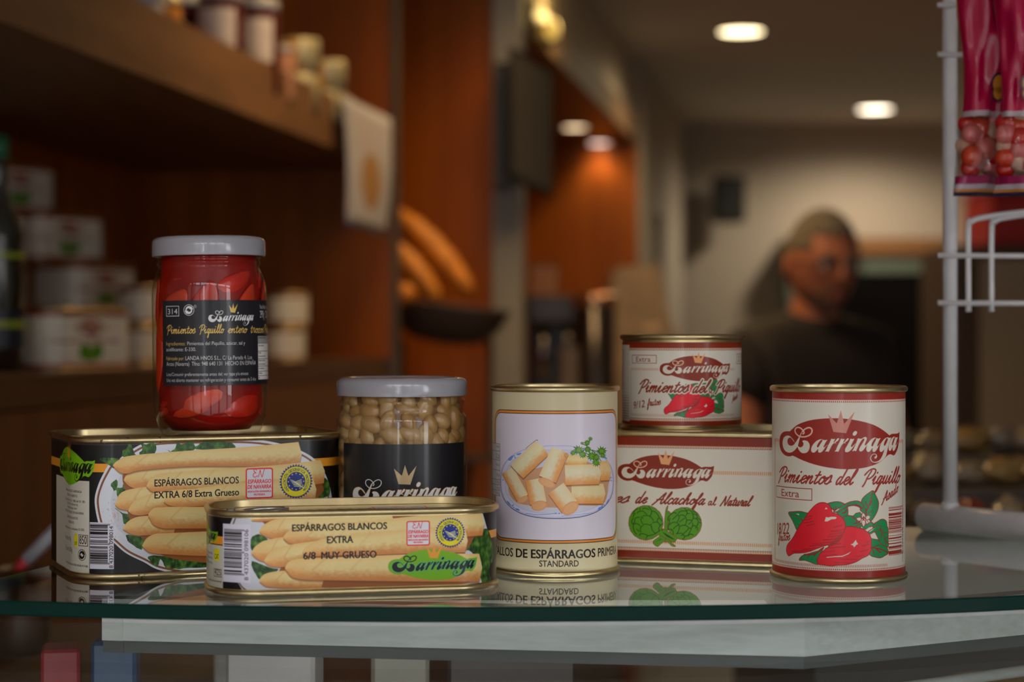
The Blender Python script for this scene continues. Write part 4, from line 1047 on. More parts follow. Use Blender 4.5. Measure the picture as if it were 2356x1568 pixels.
    cv.rect(pr-.0128, zc(1258, 180), pr-.0092, zc(1229, 180), YEL); cv.text('CAT', pr-.0125, zc(1254, 180), .002, INK, width=.0028)
    cv.frame(pr-.0082, zc(1256, 195), pr-.0010, zc(1230, 195), .0003, INK); cv.text('850', pr-.0075, zc(1251, 195), .0044, INK, width=.0057)
    recycle(cv, pr-.0055, zc(1276, 190), .0030, INK, None)
    cv.text('Consumir preferentemente antes de la fecha marcada en la tapa.', pr-.032, zc(1303, 190), .0014, INK, width=.0312)
    return cv

KC = (460, 1120, 3.366)
def label_low():
    O = O_LOW; M = O.M
    zc = lambda y, x=800: O.m1(x, y)[1]
    cv = Canvas(0, O.P, O.m1(800, 1350.5)[1], O.m1(800, 1188)[1], BLACKP, M)
    s1 = lambda x, y=1280: O.m1(x, y)[0]
    pr = s1(513.5)
    cv.rect(s1(475)-.03, 0, pr, O.m1(500, 1253)[1], P(148, 146, 132))
    cv.rect(s1(475)-.03, O.m1(508, 1252)[1], s1(524), O.m1(508, 1233)[1], ORANGE)
    cv.rect(s1(1120), O.m1(1132, 1236)[1], O.P, O.m1(1132, 1218)[1], ORANGE)
    cv.fillM([(538, 1185), (610, 1185), (700, 1190), (1110, 1180), (1126, 1240), (1124, 1345), (900, 1360), (560, 1360), (548, 1340), (520, 1290), (524, 1220)], P(150, 152, 160))
    cv.lineM([(544, 1186), (530, 1230), (528, 1290), (552, 1342), (568, 1358)], 3, P(80, 55, 40))
    for i, p in enumerate([[(577, 1240), (596, 1228), (625, 1250), (600, 1275), (578, 1265)], [(580, 1290), (620, 1305), (640, 1310), (610, 1330), (590, 1325)], [(1090, 1225), (1118, 1216), (1130, 1240), (1134, 1280), (1124, 1310), (1128, 1335), (1108, 1340), (1100, 1300), (1085, 1270), (1068, 1262), (1075, 1250)]]):
        salad(cv, p, 40+i)
    cv.fillM([(620, 1190), (900, 1185), (1090, 1185), (1090, 1235), (1060, 1290), (1060, 1345), (700, 1350), (640, 1325), (660, 1280), (640, 1230)], P(108, 62, 28), smooth=True)
    sp = [[(579, 1196, 2), (600, 1189, 10), (650, 1184, 13), (760, 1180, 14), (900, 1178, 14)],
          [(597, 1221, 2), (608, 1220, 13), (630, 1217, 21), (665, 1211, 21), (760, 1202, 19), (900, 1192, 18)],
          [(579, 1271, 2), (590, 1270, 15), (612, 1267, 24), (650, 1255, 20), (700, 1248, 16), (760, 1245, 15)],
          [(652, 1236, 2), (665, 1235, 14), (690, 1232, 19), (760, 1228, 21), (850, 1222, 24), (1000, 1210, 28), (1108, 1204, 27)],
          [(608, 1290, 2), (620, 1288, 14), (645, 1281, 23), (690, 1272, 23), (740, 1262, 19), (800, 1258, 17)],
          [(697, 1270, 3), (712, 1266, 13), (760, 1256, 21), (850, 1251, 25), (960, 1244, 28), (1070, 1243, 27)],
          [(597, 1336, 2), (610, 1334, 14), (640, 1332, 19), (680, 1332, 20), (740, 1335, 18)],
          [(656, 1307, 2), (668, 1306, 17), (695, 1308, 24), (760, 1308, 26), (900, 1306, 30), (1000, 1305, 32), (1102, 1305, 32)]]
    for i, a in enumerate(sp): spear(cv, a, seed=i*5+2)
    def line(st, x0, y0, x1, y1, cap, bold=.020):
        q0, q1 = O.m1(x0, y0), O.m1(x1, y1); d = math.hypot(q1[0]-q0[0], q1[1]-q0[1])
        cv.text(st, q0[0], q0[1], cap*1.02/F, P(28, 24, 22, .6), width=d, bold=bold, rot=math.atan2(q1[1]-q0[1], q1[0]-q0[0]))
    line('ESP\u00c1RRAGOS BLANCOS', 672.5, 1221.5, 890, 1216, 15)
    line('EXTRA', 752.5, 1249, 812, 1247.5, 15.5)
    line('6/8', 698, 1286, 726, 1285, 15.5); line('MUY GRUESO', 739.5, 1285, 866, 1281.5, 15.5)
    q0, q1 = O.m1(935, 1255), O.m1(989, 1197); seal_red(cv, q0[0], q0[1], q1[0], q1[1])
    q0 = O.m1(1036, 1224.5); q1 = O.m1(1070, 1224.5); seal_blue(cv, q0[0], q0[1], q1[0]-q0[0])
    q0, q1 = O.m1(893, 1334), O.m1(1097, 1252); logo(cv, q0[0], O.m1(1000, 1334)[1], q1[0], O.m1(1000, 1252)[1], GREENLOGO, INK, P(225, 115, 40), rim=None, halo=P(60, 140, 110))
    a0, a1 = s1(513.5), s1(576.5)
    cv.rect(a0, O.m1(540, 1339)[1], a1, O.m1(540, 1205)[1], P(160, 157, 168))
    barcode(cv, a0+.0008, O.m1(540, 1322)[1], a0+(a1-a0)*.72, O.m1(540, 1217)[1], P(45, 42, 45, .7), 12)
    cv.text('8 437020 098106', a0+(a1-a0)*.93, O.m1(540, 1333)[1], (a1-a0)*.13, P(55, 52, 55, .7), width=.0265, rot=math.pi/2)
    logo(cv, pr-.062, O.m1(500, 1262)[1], pr-.004, O.m1(500, 1196)[1], GREENLOGO, INK, ORANGE)
    cv.rect(pr-.0075, O.m1(505, 1290)[1], pr-.0030, O.m1(505, 1262)[1], YEL); cv.text('CAT', pr-.0072, O.m1(505, 1286)[1], .0026, INK, width=.0038)
    cv.frame(pr-.0080, O.m1(500, 1326)[1], pr-.001, O.m1(500, 1308)[1], .0003, INK); cv.text('425', pr-.0072, O.m1(500, 1322)[1], .0032, INK, width=.0055)
    cv.text('Consumir preferentemente', pr-.026, O.m1(500, 1338)[1], .0011, INK, width=.025)
    for i in range(3): cv.text('Peso Neto 400 g  P. Escurrido 250 g', pr-.028, O.m1(500, 1276+i*11)[1], .0011, INK, width=.018)
    return cv

# ================= cream asparagus can =================
KW = (1145, 1000, 7.84)
def kw(p): return Z(*KW, p)
def label_white():
    O = O_WHITE; M = O.M; xc = 1276
    zc = lambda y: O.m1(xc, y)[1]
    cv = Canvas(0, O.P, zc(1316), zc(899.5), CREAM, M)
    a0 = O.m1(1139, 1100)[0]; a1 = O.m1(1417.6, 1100)[0]
    def rr(x0, y0, x1, y1, r):
        out = []
        for cx_, cy_, t0 in ((x1-r, y1-r, 0), (x0+r, y1-r, 90), (x0+r, y0+r, 180), (x1-r, y0+r, 270)):
            for j in range(10):
                t = math.radians(t0+90*j/9); out.append((cx_+r*math.cos(t), cy_+r*math.sin(t)))
        return np.array(out)
    zt, zb = zc(944), zc(1250)
    cv.fill([rr(a0, zb, a1, zt, .0085)], P(40, 32, 25, .7)); cv.fill([rr(a0+.0004, zb+.0004, a1-.0004, zt-.0004, .0082)], P(190, 100, 35))
    cv.fill([rr(a0+.0016, zb+.0016, a1-.0016, zt-.0016, .0072)], P(40, 32, 25, .7)); cv.fill([rr(a0+.0020, zb+.0020, a1-.0020, zt-.0020, .0070)], P(162, 156, 166))
    # nutrition table
    u1 = O.m1(1151.5, 1080)[0]; tcol = P(60, 55, 52, .8)
    cv.rect(u1-.018, zc(1147), u1, zc(1025), P(150, 145, 148))
    ys = [1025, 1042, 1063, 1087, 1109, 1121, 1134, 1147]
    for y in ys: cv.rect(u1-.018, zc(y)-.0001, u1, zc(y)+.0001, tcol)
    for u in (u1, u1-.0065): cv.rect(u-.0002, zc(1147), u, zc(1025), tcol)
    for i, st in enumerate(['Per 100 g', '77 kJ', '18 kcal', '0,2 g', '2,3 g', '1,3 g', '1,6 g', '0,4 g']):
        cv.text(st, u1-.0055, zc((1034, 1054, 1060, 1076, 1100, 1117, 1130, 1143)[i]), .0013, tcol, width=.0045)
    # plate
    t = np.linspace(0, 2*math.pi, 120, endpoint=False)
    def sup(rx, ry, n=2.55, cx_=1070, cy_=845):
        c, s = np.cos(t), np.sin(t)
        return kw(list(zip(cx_+rx*np.sign(c)*np.abs(c)**(2/n), cy_+ry*np.sign(s)*np.abs(s)**(2/n))))
    cv.fillM(sup(1015, 662, cy_=850), P(60, 60, 85)); cv.fillM(sup(1008, 655, cy_=843), P(152, 152, 172)); cv.fillM(sup(1000, 645, cy_=840), P(100, 110, 150)); cv.fillM(sup(996, 640, cy_=840), P(160, 156, 170))
    cv.fillM(sup(935, 580), P(120, 128, 160)); cv.fillM(sup(930, 575), P(152, 150, 162))
    bl = P(75, 105, 160)
    for p in ([(190, 450), (220, 400), (290, 370), (270, 420), (240, 460)], [(350, 340), (430, 320), (400, 360), (350, 360)], [(1915, 370), (1965, 420), (1960, 435), (1910, 410)], [(165, 1190), (210, 1210), (240, 1270), (200, 1250)], [(320, 1325), (380, 1330), (400, 1365), (340, 1355)], [(2000, 1150), (1990, 1200), (1950, 1240), (1970, 1190)], [(1900, 1290), (1850, 1340), (1800, 1345), (1830, 1300)]):
        cv.fillM(kw(p), bl, smooth=True)
    for x, y in ((320, 410), (305, 380), (240, 1265), (270, 1280), (295, 1310), (285, 1262), (1880, 1280), (1915, 1262), (1890, 1240), (105, 810), (2040, 770), (2040, 820), (1050, 1410), (1110, 1412)):
        cv.fillM([(q0+x, q1+y) for q0, q1 in ()] or kw([(x+14*math.cos(u), y+12*math.sin(u)) for u in np.linspace(0, 6.28, 9)[:-1]]), bl)
    cv.lineM(kw([(510, 1410), (700, 1435), (900, 1430), (1050, 1410)]), 1.2, bl); cv.lineM(kw([(1150, 1460), (1400, 1440), (1700, 1400)]), .8, bl)
    cv.fillM(kw([(200, 950), (350, 700), (700, 600), (1200, 500), (1600, 480), (2000, 700), (1990, 900), (1900, 1240), (1480, 1270), (1050, 1310), (560, 1270), (300, 1180)]), P(150, 105, 70), smooth=True, alpha=.85)
    HI2, MD2, LO2 = P(176, 164, 140), P(180, 148, 106), P(180, 112, 58)
    FACE = P(172, 116, 76)
    def chunk(x0, y0, x1, y1, r, seed, face=None, hi=HI2, mid=MD2, lo=LO2, fk=.45):
        n = 6; ax = [(x0+(x1-x0)*i/n, y0+(y1-y0)*i/n, r) for i in range(n+1)]
        ax = [(a/KW[2]+KW[0], b/KW[2]+KW[1], c/KW[2]) for a, b, c in ax]
        if ax[0][0] > ax[-1][0]: ax = ax[::-1]
        spear(cv, ax, hi, mid, lo, seed, tip=False)
        if face:
            fx, fy = face; d = math.atan2(y1-y0, x1-x0); pts = []
            for u in np.linspace(0, 2*math.pi, 30)[:-1]:
                a, b = r*.97*math.sin(u), r*fk*math.cos(u)
                pts.append((fx+b*math.cos(d)-a*math.sin(d), fy+b*math.sin(d)+a*math.cos(d)))
            cv.fillM(kw(pts), FACE); cv.fillM(kw([(fx+(x-fx)*.8, fy+(y-fy)*.8) for x, y in pts]), P(176, 128, 88))
    chunk(1840, 650, 2000, 640, 175, 3, hi=P(180, 150, 110), mid=P(175, 130, 80))
    chunk(1250, 450, 1600, 460, 95, 5, hi=P(185, 155, 110), mid=P(185, 140, 90), lo=P(185, 120, 50))
    chunk(1330, 1060, 1900, 1060, 180, 7, hi=P(178, 158, 122))
    chunk(1215, 725, 1820, 705, 180, 9)
    chunk(185, 640, 450, 1130, 115, 11, face=(455, 1165))
    chunk(800, 235, 350, 660, 170, 13, hi=P(182, 168, 138))
    chunk(650, 800, 735, 1230, 150, 15, face=(750, 1275), fk=.6)
    chunk(1050, 960, 1290, 1290, 170, 17, face=(1310, 1320), fk=.6)
    chunk(1120, 290, 900, 800, 165, 19, face=(885, 860), fk=.45)
    for i in range(12):
        u = i*.52; cv.lineM(kw([(1240+35*math.cos(u), 370+45*math.sin(u)), (1240+25*math.cos(u+.5), 370+35*math.sin(u+.5))]), .8, P(130, 100, 60))
    cv.lineM(kw([(515, 240), (690, 98), (725, 105)]), .9, P(60, 50, 45))
    # parsley
    r = random.Random(2); g1, g2, g3 = P(62, 105, 22), P(35, 75, 18), P(95, 125, 35)
    for st in ([(1860, 470), (1760, 330), (1620, 230), (1600, 180)], [(1640, 240), (1500, 290), (1320, 340)], [(1700, 270), (1800, 300), (1900, 280)], [(1590, 190), (1500, 150)], [(1600, 190), (1680, 60)]):
        cv.lineM(kw(st), 1.6, g2)
    for (x, y, R_) in ((1460, 270, 120), (1360, 320, 70), (1530, 350, 100), (1620, 260, 85), (1700, 380, 120), (1770, 500, 100), (1870, 290, 110), (1890, 370, 70), (1610, 140, 75), (1670, 70, 55), (1520, 150, 40), (1780, 400, 90)):
        for k in range(3):
            n = 11; a0_ = r.uniform(0, 6.28); pts = []
            for j in range(2*n):
                a = a0_+j*math.pi/n; q = R_*(1.0 if j % 2 == 0 else .5)*r.uniform(.75, 1.05)*(1-.22*k)
                pts.append((x+q*math.cos(a), y+q*math.sin(a)*.9))
            cv.fillM(kw(pts), (g2, g1, g3)[k], alpha=(1, 1, .6)[k])
    # type: width set from the middle words
    B = .018; w = lambda st: (lambda T: T[:, :, 0].max()-T[:, :, 0].min())(text_tris(st))
    u0, u1 = O.m1(1188, 1285)[0], O.m1(1369, 1285)[0]
    full, mid = 'TALLOS DE ESP\u00c1RRAGOS PRIMERA', 'DE ESP\u00c1RRAGOS'
    k = (u1-u0)/w(mid); pre = (w('TALLOS '+mid)-w(mid))*k
    k2 = k*.84
    for st, a_ in (('TALLOS', O.m1(1180.5, 1285)[0]-w('TALLOS')*k2), ('PRIMERA', O.m1(1375.5, 1285)[0])): cv.text(st, a_, zc(1284), 19.5/4110, P(30, 22, 20, .6), width=w(st)*k2, bold=.010)
    cv.text(mid, u0, zc(1284), 19.5/4110, P(30, 22, 20, .6), width=u1-u0, bold=B)
    cv.text('STANDARD', O.m1(1241, 1300)[0], zc(1303), 14/4110, P(42, 34, 32, .7), width=O.m1(1331, 1300)[0]-O.m1(1241, 1300)[0], bold=.008)
    return cv

# ================= jar labels =================
KJ = (330, 520, 3.1375)
def kj(p): return Z(*KJ, p)
def label_redjar():
    O = O_RED; s = lambda x: O.m1(330+x/3.1375, 770)[0]; z = lambda y: O.m1(486, 520+y/3.1375)[1]
    a0 = s(152); a1 = O.m1(616, 770)[0]+.012
    cv = Canvas(a0, a1, z(1150), z(534), P(30, 30, 36, .55), O.M)
    W = P(178, 178, 182); GO = P(190, 140, 70)
    T = lambda st, x0, x1, y, cap, col, b=0.0: cv.text(st, s(x0), z(y), cap/3.1375*1.145/F, col, width=s(x1)-s(x0), bold=b)
    cv.frame(s(178), z(648), s(270), z(572), .00035, W); T('314', 190, 258, 632, 38, W)
    recycle(cv, s(340), z(604), .0031, W, None); cv.text('\u00ae', s(376), z(590), .0018, W)
    f = lambda p: np.stack([s(462)+p[:, 0]*(s(812)-s(462)), z(706)+(p[:, 1]-.18)*(z(556)-z(706))/.82], 1)
    cv.fill([f(N_CROWN)], GO); cv.fill([f(p) for p in N_LET], W); cv.line(f(N_HAIR[0]), .0003, W)
    for (st, x0, x1) in (('Pimientos', 182, 386), ('Piquillo', 415, 592), ('entero', 618, 758), ('trozos', 782, 874)):
        cv.script(st, s(x0), s(x1), z(772), 30/3.1375*1.145/F, GO, .17, shear=.15)
    cv.script('Piquillo', s(880), s(880)+.014, z(772), 30/3.1375*1.145/F, GO, .17, shear=.15)
    cv.text('Peso Neto  Peso esc.', s(848), z(596), .0024, W, width=.016); cv.text('290g  220g', s(848), z(662), .0042, W, width=.014)
    sh = 25
    T('Ingredientes:', 176, 313, 858, sh, GO); T('Pimientos del Piquillo, az\u00facar, sal y', 326, 740, 858, sh, W); T('acidificante: E-330.', 176, 388, 900, sh, W)
    T('Fabricado por:', 176, 302, 965, sh, GO); T('LANDA HNOS S.L., C/ La Parada 4, Los', 312, 788, 965, 28, W); T('Arcos (Navarra)  Tfno: 948 640 131  HECHO EN ESPA\u00d1A', 176, 815, 1006, 28, W)
    T('Lote/Consumir preferentemente antes del: ver tapa y/o envase', 176, 760, 1080, 24, W); T('Una vez abierto mantener en refrigeraci\u00f3n y consumir antes de 5 d\u00edas', 176, 815, 1122, 24, W)
    u0 = s(832); cv.rect(u0, z(1118), a1-.001, z(797), P(170, 168, 165)); cv.rect(u0, z(850), a1-.001, z(797), P(120, 118, 118))
    for y in (850, 908, 965, 1018, 1056, 1088, 1118): cv.rect(u0, z(y)-.0001, a1-.001, z(y)+.0001, INK)
    for i, (st, y) in enumerate((('Informaci\u00f3n nutricional', 815), ('Valor energ\u00e9tico', 872), ('Grasas', 925), ('de las cuales saturadas', 950), ('Hidratos de carbono', 982), ('de los cuales az\u00facares', 1008), ('Fibra alimentaria', 1040), ('Prote\u00ednas', 1075), ('Sal', 1108))):
        cv.text(st, u0+.0006, z(y), .0010, INK, xs=.7)
    return cv

KN = (750, 840, 4.6125)
def label_bean():
    O = O_BEAN; s = lambda x: O.m1(750+x/4.6125, 1100)[0]; z = lambda y: O.m1(925, 840+y/4.6125)[1]
    cv = Canvas(s(193), s(1460), 0.012, z(838), P(24, 24, 30, .5), O.M)
    W = P(170, 172, 185); GO = P(150, 130, 95)
    a0, a1 = s(290), s(1385)
    zt = z(1055)
    kx = (a1-a0); N = np.vstack(N_LET); nx0, nx1 = N[:, 0].min(), N[:, 0].max(); bt = N_CROWN[:, 1]
    # crown
    cr = kn = Z(*KN, [(722, 1095), (805, 1170), (838, 1055), (875, 1172), (960, 1062), (895, 1265), (770, 1260)])
    cv.fillM(cr, GO)
    zt1, zb1 = z(1235), z(1560)
    L0 = N_LET[7][:, 1].max(); 
    ymin = min(p[:, 1].min() for p in N_LET); ymax = max(p[:, 1].max() for p in N_LET+[N_HAIR[0]])
    f = lambda p: np.stack([a0+(p[:, 0]-nx0)/(nx1-nx0)*kx, zb1+(p[:, 1]-ymin)/(ymax-ymin)*(z(1215)-zb1)], 1)
    for p in N_LET: cv.line(np.vstack([f(p), f(p)[:1]]), .0005, P(165, 125, 80))
    cv.fill([f(p) for p in N_LET], W); cv.line(f(N_HAIR[0]), .0005, W)
    return cv
# ------------------------------------------------------------------ tins, cans and jars
def xy(px_, Y): return (px_-CX)/F*Y
def zy(py, Y): return H-(py-HY)/F*Y

def rim_profile(h, top=True, t=.0016, hh=.0032, inner=.0012):
    s = -1 if top else 1
    pts = []
    for a, o in ((0, 0), (.12, .75), (.3, 1), (.75, 1), (.95, .6), (1, 0)):
        pts.append((o*t, h+s*a*hh))
    return pts

def make_tin(name, label, cat, O, h, cv, gold, seed=0, ring=False, rough=.32, coat=.12, group=None, lidrings=True):
    T = thing(name, label, cat, (O.c[0], O.c[1], O.zb), O.yaw, group)
    loft('body', O, [(-.0006, .0022), (0, .0034), (0, h-.0034), (-.0006, h-.0022)], gold, T, smooth=True, angle=60)
    m = print_mat(name+'_print', cv, rough, coat)
    lab = loft('label', O, [(.00018, cv.z0), (.00022, (cv.z0+cv.z1)/2), (.00018, cv.z1)], m, T, uv=(0, O.P, cv.z0, cv.z1))
    loft('rim', O, [(-.0013, h-.0008), (-.0009, h), (.0004, h), (.0013, h-.0006), (.0016, h-.0015), (.0014, h-.0028), (.0004, h-.0034), (-.0013, h-.0034)], gold, T, closed=True, angle=60)
    loft('base_rim', O, [(-.0013, .0034), (.0004, .0034), (.0014, .0028), (.0016, .0017), (.0012, .0005), (.0002, 0), (-.0010, .0002), (-.0013, .001)], gold, T, closed=True, angle=60)
    pr = [(-.0013, h-.0006), (-.0016, h-.0040), (-.0030, h-.0046), (-.0042, h-.0042)]
    if lidrings: pr += [(-.0075, h-.0042), (-.0085, h-.0036), (-.0095, h-.0042), (-.0130, h-.0042), (-.0140, h-.0036), (-.0150, h-.0042)]
    loft('lid', O, pr, gold, T, cap_top=True, angle=50)
    loft('base', O, [(-.0020, .0016), (-.0013, .0010)], gold, T, cap_bot=True)
    return T

# ------------------------------------------------------------------ the glass counter
def glass_front(n=40):
    k = crom([(-.400, 1.035), (-.3095, .9995), (-.2645, .988), (-.17, .9715), (-.061, .964), (.03, .9655), (.115, .972), (.184, .984), (.27, 1.008), (.38, 1.052), (.50, 1.125), (.60, 1.22)], closed=False, k=5)
    k = k[k[:, 0] >= -.3096]
    return k
gf = glass_front()
counter = thing('display_counter', 'curved glass-topped shop counter with green-edged glass and metal frame under the tins', 'counter', (0, 0, 0))
GL = thin_glass('counter_glass', (.95, .985, .97), 1.72, both=True)
GLB = clear_sheet('counter_glass_underside', (.97, .99, .98))
GEDGE = mat('green_glass_edge', (0.001, 0.026, 0.019), .3, 0, .10, 0, noise=((9, 9, 2), 0, 3), col2=(.002, .022, .018))
poly = [tuple(p) for p in gf]+[(.60, 1.365), (-.216, 1.365)]
n = len(poly); th = .0078
V = [(x, y, G) for x, y in poly]+[(x, y, G-.0008) for x, y in [(x, y-.0006) for x, y in poly]]+[(x, y-.0006, G-th+.0008) for x, y in poly]+[(x, y, G-th) for x, y in poly]
fs = [tuple(range(n)), tuple(range(4*n-1, 3*n-1, -1))]; mi = [0, 2]
for k in range(3):
    for i in range(n):
        j = (i+1) % n; fs.append((k*n+i, (k+1)*n+i, (k+1)*n+j, k*n+j)); mi.append(1)
gt = mesh('glass_top', V, fs, GL, counter, mats=[GEDGE, GLB], fmat=mi)
gt['label'] = 'clear glass top with a dark green edge'
ALU = mat('brushed_aluminium', (.80, .80, .80), .45, .1, noise=((2, 300, 300), .15, 3), bump=(40, .03))
ALUSHADE = mat('aluminium_shaded', (.12, .12, .12), .45, .2)  # darker copy of the aluminium; shade of the lower lip in the colour
def bar(a, b, z0, z1, dep, m, name, parent, side=1):
    a = Vector((a[0], a[1], 0)); b = Vector((b[0], b[1], 0)); d = (b-a).normalized(); nrm = Vector((-d.y, d.x, 0))*dep*side
    v = [a, b, b+nrm, a+nrm]
    vs = [(p.x, p.y, z0) for p in v]+[(p.x, p.y, z1) for p in v]
    fs = [(3, 2, 1, 0), (4, 5, 6, 7), (0, 1, 5, 4), (1, 2, 6, 5), (2, 3, 7, 6), (3, 0, 4, 7)]
    return mesh(name, vs, fs, m, parent)
zt = G-th-.0004
for (a, b) in (((-.226, 1.054), (.153, 1.000)), ((.153, 1.000), (.345, 1.105)), ((-.226, 1.054), (-.170, 1.330))):
    nm = bar(a, b, zt-.0230, zt, .012, ALU, 'frame_bar', counter, side=1 if b[0] > a[0] and a[0] != -.226 or b[1] < a[1] else (1 if b[0] > 0 else -1))
    a2 = (a[0], a[1]+.003); b2 = (b[0], b[1]+.003)
    bar(a2, b2, zt-.030, zt-.0231, .012, ALUSHADE, 'frame_lip', counter, side=1 if b[1] < a[1] or a[0] > 0 else -1)
# front pane below the top
pane = [(x, y+.010) for x, y in gf]
FP = thin_glass('front_pane_glass', (.93, .96, .95), 1.5)
vs = [(x, y, G-th-.004) for x, y in pane]+[(x, y+.012, G-.55) for x, y in pane]
k = len(pane); fs = [(k+i, k+i+1, i+1, i) for i in range(k-1)]
fp = mesh('front_pane', vs, fs, FP, counter, smooth=True)
sm = fp.modifiers.new('thickness', 'SOLIDIFY'); sm.thickness = .003
# inside shelf, base cabinet
CAB = mat('counter_cabinet_laminate', (.10, .085, .075), .5, noise=((3, 3, 3), .2, 3))
inner = [(x, y+.02) for x, y in gf]+[(.60, 1.36), (-.21, 1.36)]
def slab(name, pts, z0, z1, m, parent):
    n = len(pts); V = [(x, y, z0) for x, y in pts]+[(x, y, z1) for x, y in pts]
    fs = [tuple(range(n-1, -1, -1)), tuple(range(n, 2*n))]+[(i, (i+1) % n, n+(i+1) % n, n+i) for i in range(n)]
    return mesh(name, V, fs, m, parent)
SHELFM = mat('white_inner_shelf', (.42, .40, .37), .45)
slab('inner_shelf', inner, G-.140, G-.130, SHELFM, counter)
slab('cabinet_base', inner, 0.0, G-.55, CAB, counter)
slab('inner_floor', inner, G-.55, G-.54, SHELFM, counter)
BOUNCEW = mat('bounce_white', (.80, .80, .76), .5)
mb = MB(); mb.box((-.205, 1.345, zt-.055), (.595, 1.362, zt)); mb.build('bounce_strip', BOUNCEW, counter)  # white strip added to brighten what shows through the glass
FILLM = mat('fill_strip_glow', (.8, .8, .8), .5, emit=(1.0, .96, .88, .3))
mb = MB(); mb.box((-.16, 1.052, zt-.014), (.14, 1.062, zt-.002)); mb.build('fill_strip', FILLM, counter)  # glowing strip added behind the bar to brighten the case
sl_ = lamp('fill_strip_lamp', 'AREA', (-.01, 1.066, zt-.010), .07, (1.0, .96, .90), .1, None, (-.01, 1.35, zt-.035), counter)  # added fill light for the underside of the glass
sl_.data.shape = 'RECTANGLE'; sl_.data.size = .32; sl_.data.size_y = .012
for (x, y) in ((-.20, 1.335), (.58, 1.335), (.58, 1.24)):
    mb = MB(); mb.tube([(x, y, G-.545), (x, y, G-th)], .008, 10); mb.build('post', ALU, counter, True)

# things put inside; red, blue and white ones mimic reflections in the pane
def packet(name, label, cat, x, y, w, d, h, yaw, col, z=G-.130, rough=.35, stripe=None, group=None):
    T = thing(name, label, cat, (x, y, z), yaw, group)
    mb = MB(); mb.box((-w/2, -d/2, 0), (w/2, d/2, h), bev=min(w, d)*.08)
    mb.build('carton', mat(name+'_card', col, rough, coat=.2, noise=((30, 30, 30), .15, 3)), T)
    if stripe:
        mb = MB(); mb.box((-w/2-.0004, -d/2-.0004, h*.3), (w/2+.0004, d/2+.0004, h*.62)); mb.build('printed_band', mat(name+'_band', stripe, rough), T)
    return T
packet('case_box', 'red carton standing inside the glass case at its left end', 'box', -.264, 1.12, .022, .03, .085, .2, (.35, .03, .04), stripe=(.5, .42, .4))
packet('case_box', 'blue carton beside the red carton inside the glass case', 'box', -.234, 1.13, .026, .03, .088, .1, (.05, .10, .22), stripe=(.4, .45, .5))
packet('case_block', 'white paper packet inside the glass case behind the metal bar', 'packet', -.145, 1.17, .055, .03, .110, -.1, (.55, .50, .50))
packet('case_block', 'beige paper packet inside the glass case right of the white packet', 'packet', -.070, 1.20, .036, .03, .095, .05, (.35, .31, .26))
packet('case_box', 'dark brown carton inside the glass case behind the metal bar', 'box', .0, 1.2, .08, .03, .100, .0, (.06, .035, .03))

BREADC = mat('baked_crust', (.45, .26, .10), .55, noise=((40, 40, 40), .5, 5), bump=(90, .4), bdist=.004)
for i, (x, y, sx, sy, a, t) in enumerate(((.24, 1.16, .055, .03, .3, 'left'), (.30, 1.20, .05, .032, -.3, 'right'))):
    mb = MB(); mb.sphere((0, 0, .028), (sx, sy, .028), 24, 14)
    o = mb.build('bread_roll', BREADC, None, True, loc=(x, y, G-.130)); o.rotation_euler = (0, 0, a)
    tag(o, ['pale brown bread roll in the glass case nearest the metal bar end', 'pale brown bread roll in the glass case behind the other roll'][i], 'bread')
mb = MB(); mb.tube([(.10, 1.08, G-.122), (.19, 1.12, G-.075), (.33, 1.17, G-.066)], .0035, 10)
tag(mb.build('serving_tongs', ALU, None, True), 'slim metal tongs lying across the case under the right can', 'tongs')

# ------------------------------------------------------------------ foreground cans
T_big = make_tin('asparagus_tin', 'large black oblong tin with white asparagus picture under the red pepper jar', 'tin', O_BIG, .0795, label_big(), GOLD_RUST)
T_low = make_tin('asparagus_tin', 'low flat asparagus tin with ring-pull lid at the front edge of the glass', 'tin', O_LOW, .0450, label_low(), GOLD, lidrings=False)
T_white = make_tin('asparagus_can', 'cream round can with plate of asparagus stems and orange-lined panel', 'can', O_WHITE, .1078, label_white(), GOLD)
T_alc = make_tin('artichoke_tin', 'white oblong tin with two green artichokes standing on the glass under a small can', 'tin', O_ALC, .0797, label_alc(), GOLD)
T_small = make_tin('pepper_can', 'short round pepper can stacked on the artichoke tin', 'can', O_SMALL, .0600, label_small(), GOLD)
T_tall = make_tin('pepper_can', 'tall white and maroon pepper can beside the white wire rack', 'can', O_TALL, .1083, label_tall(), GOLD)

# ring pull and embossing of the low tin
STEEL = mat('tinplate_steel', (.55, .55, .56), .25, 1.0, noise=((200, 200, 200), .2, 3))
hz = .0450-.0040
rp = []
for i in range(28):
    a = 2*math.pi*i/28; rp.append((-.0480+.0125*math.cos(a), -.004+.0085*math.sin(a), hz+.0014+.0006*math.cos(a)))
mb = MB(); mb.tube(rp, .0010, 8, closed=True)
mb.box((-.070, -.0095, hz+.0004), (-.0585, .0015, hz+.0018), bev=.0005)
mb.tube([(-.066, -.004, hz), (-.066, -.004, hz+.0028)], .0026, 16)
mb.build('pull_ring', STEEL, T_low, True)
mb = MB()
for i in range(11):
    mb.sphere((-.028+i*.0055, .004, hz), (.0018, .004, .0007), 10, 6)
mb.build('lid_embossing', GOLD, T_low, True)
cvs = Canvas(0, .030, 0, .018, P(190, 25, 30)); cvs.rect(.001, .001, .029, .017, WHITEP)
cvs.text('EN', .015, .0115, .0042, P(190, 25, 30), align='c', bold=.01); cvs.text('ESP\u00c1RRAGO', .015, .0065, .0034, P(190, 25, 30), width=.025, align='c', bold=.015); cvs.text('DE NAVARRA', .015, .002, .0034, P(190, 25, 30), width=.025, align='c', bold=.015)
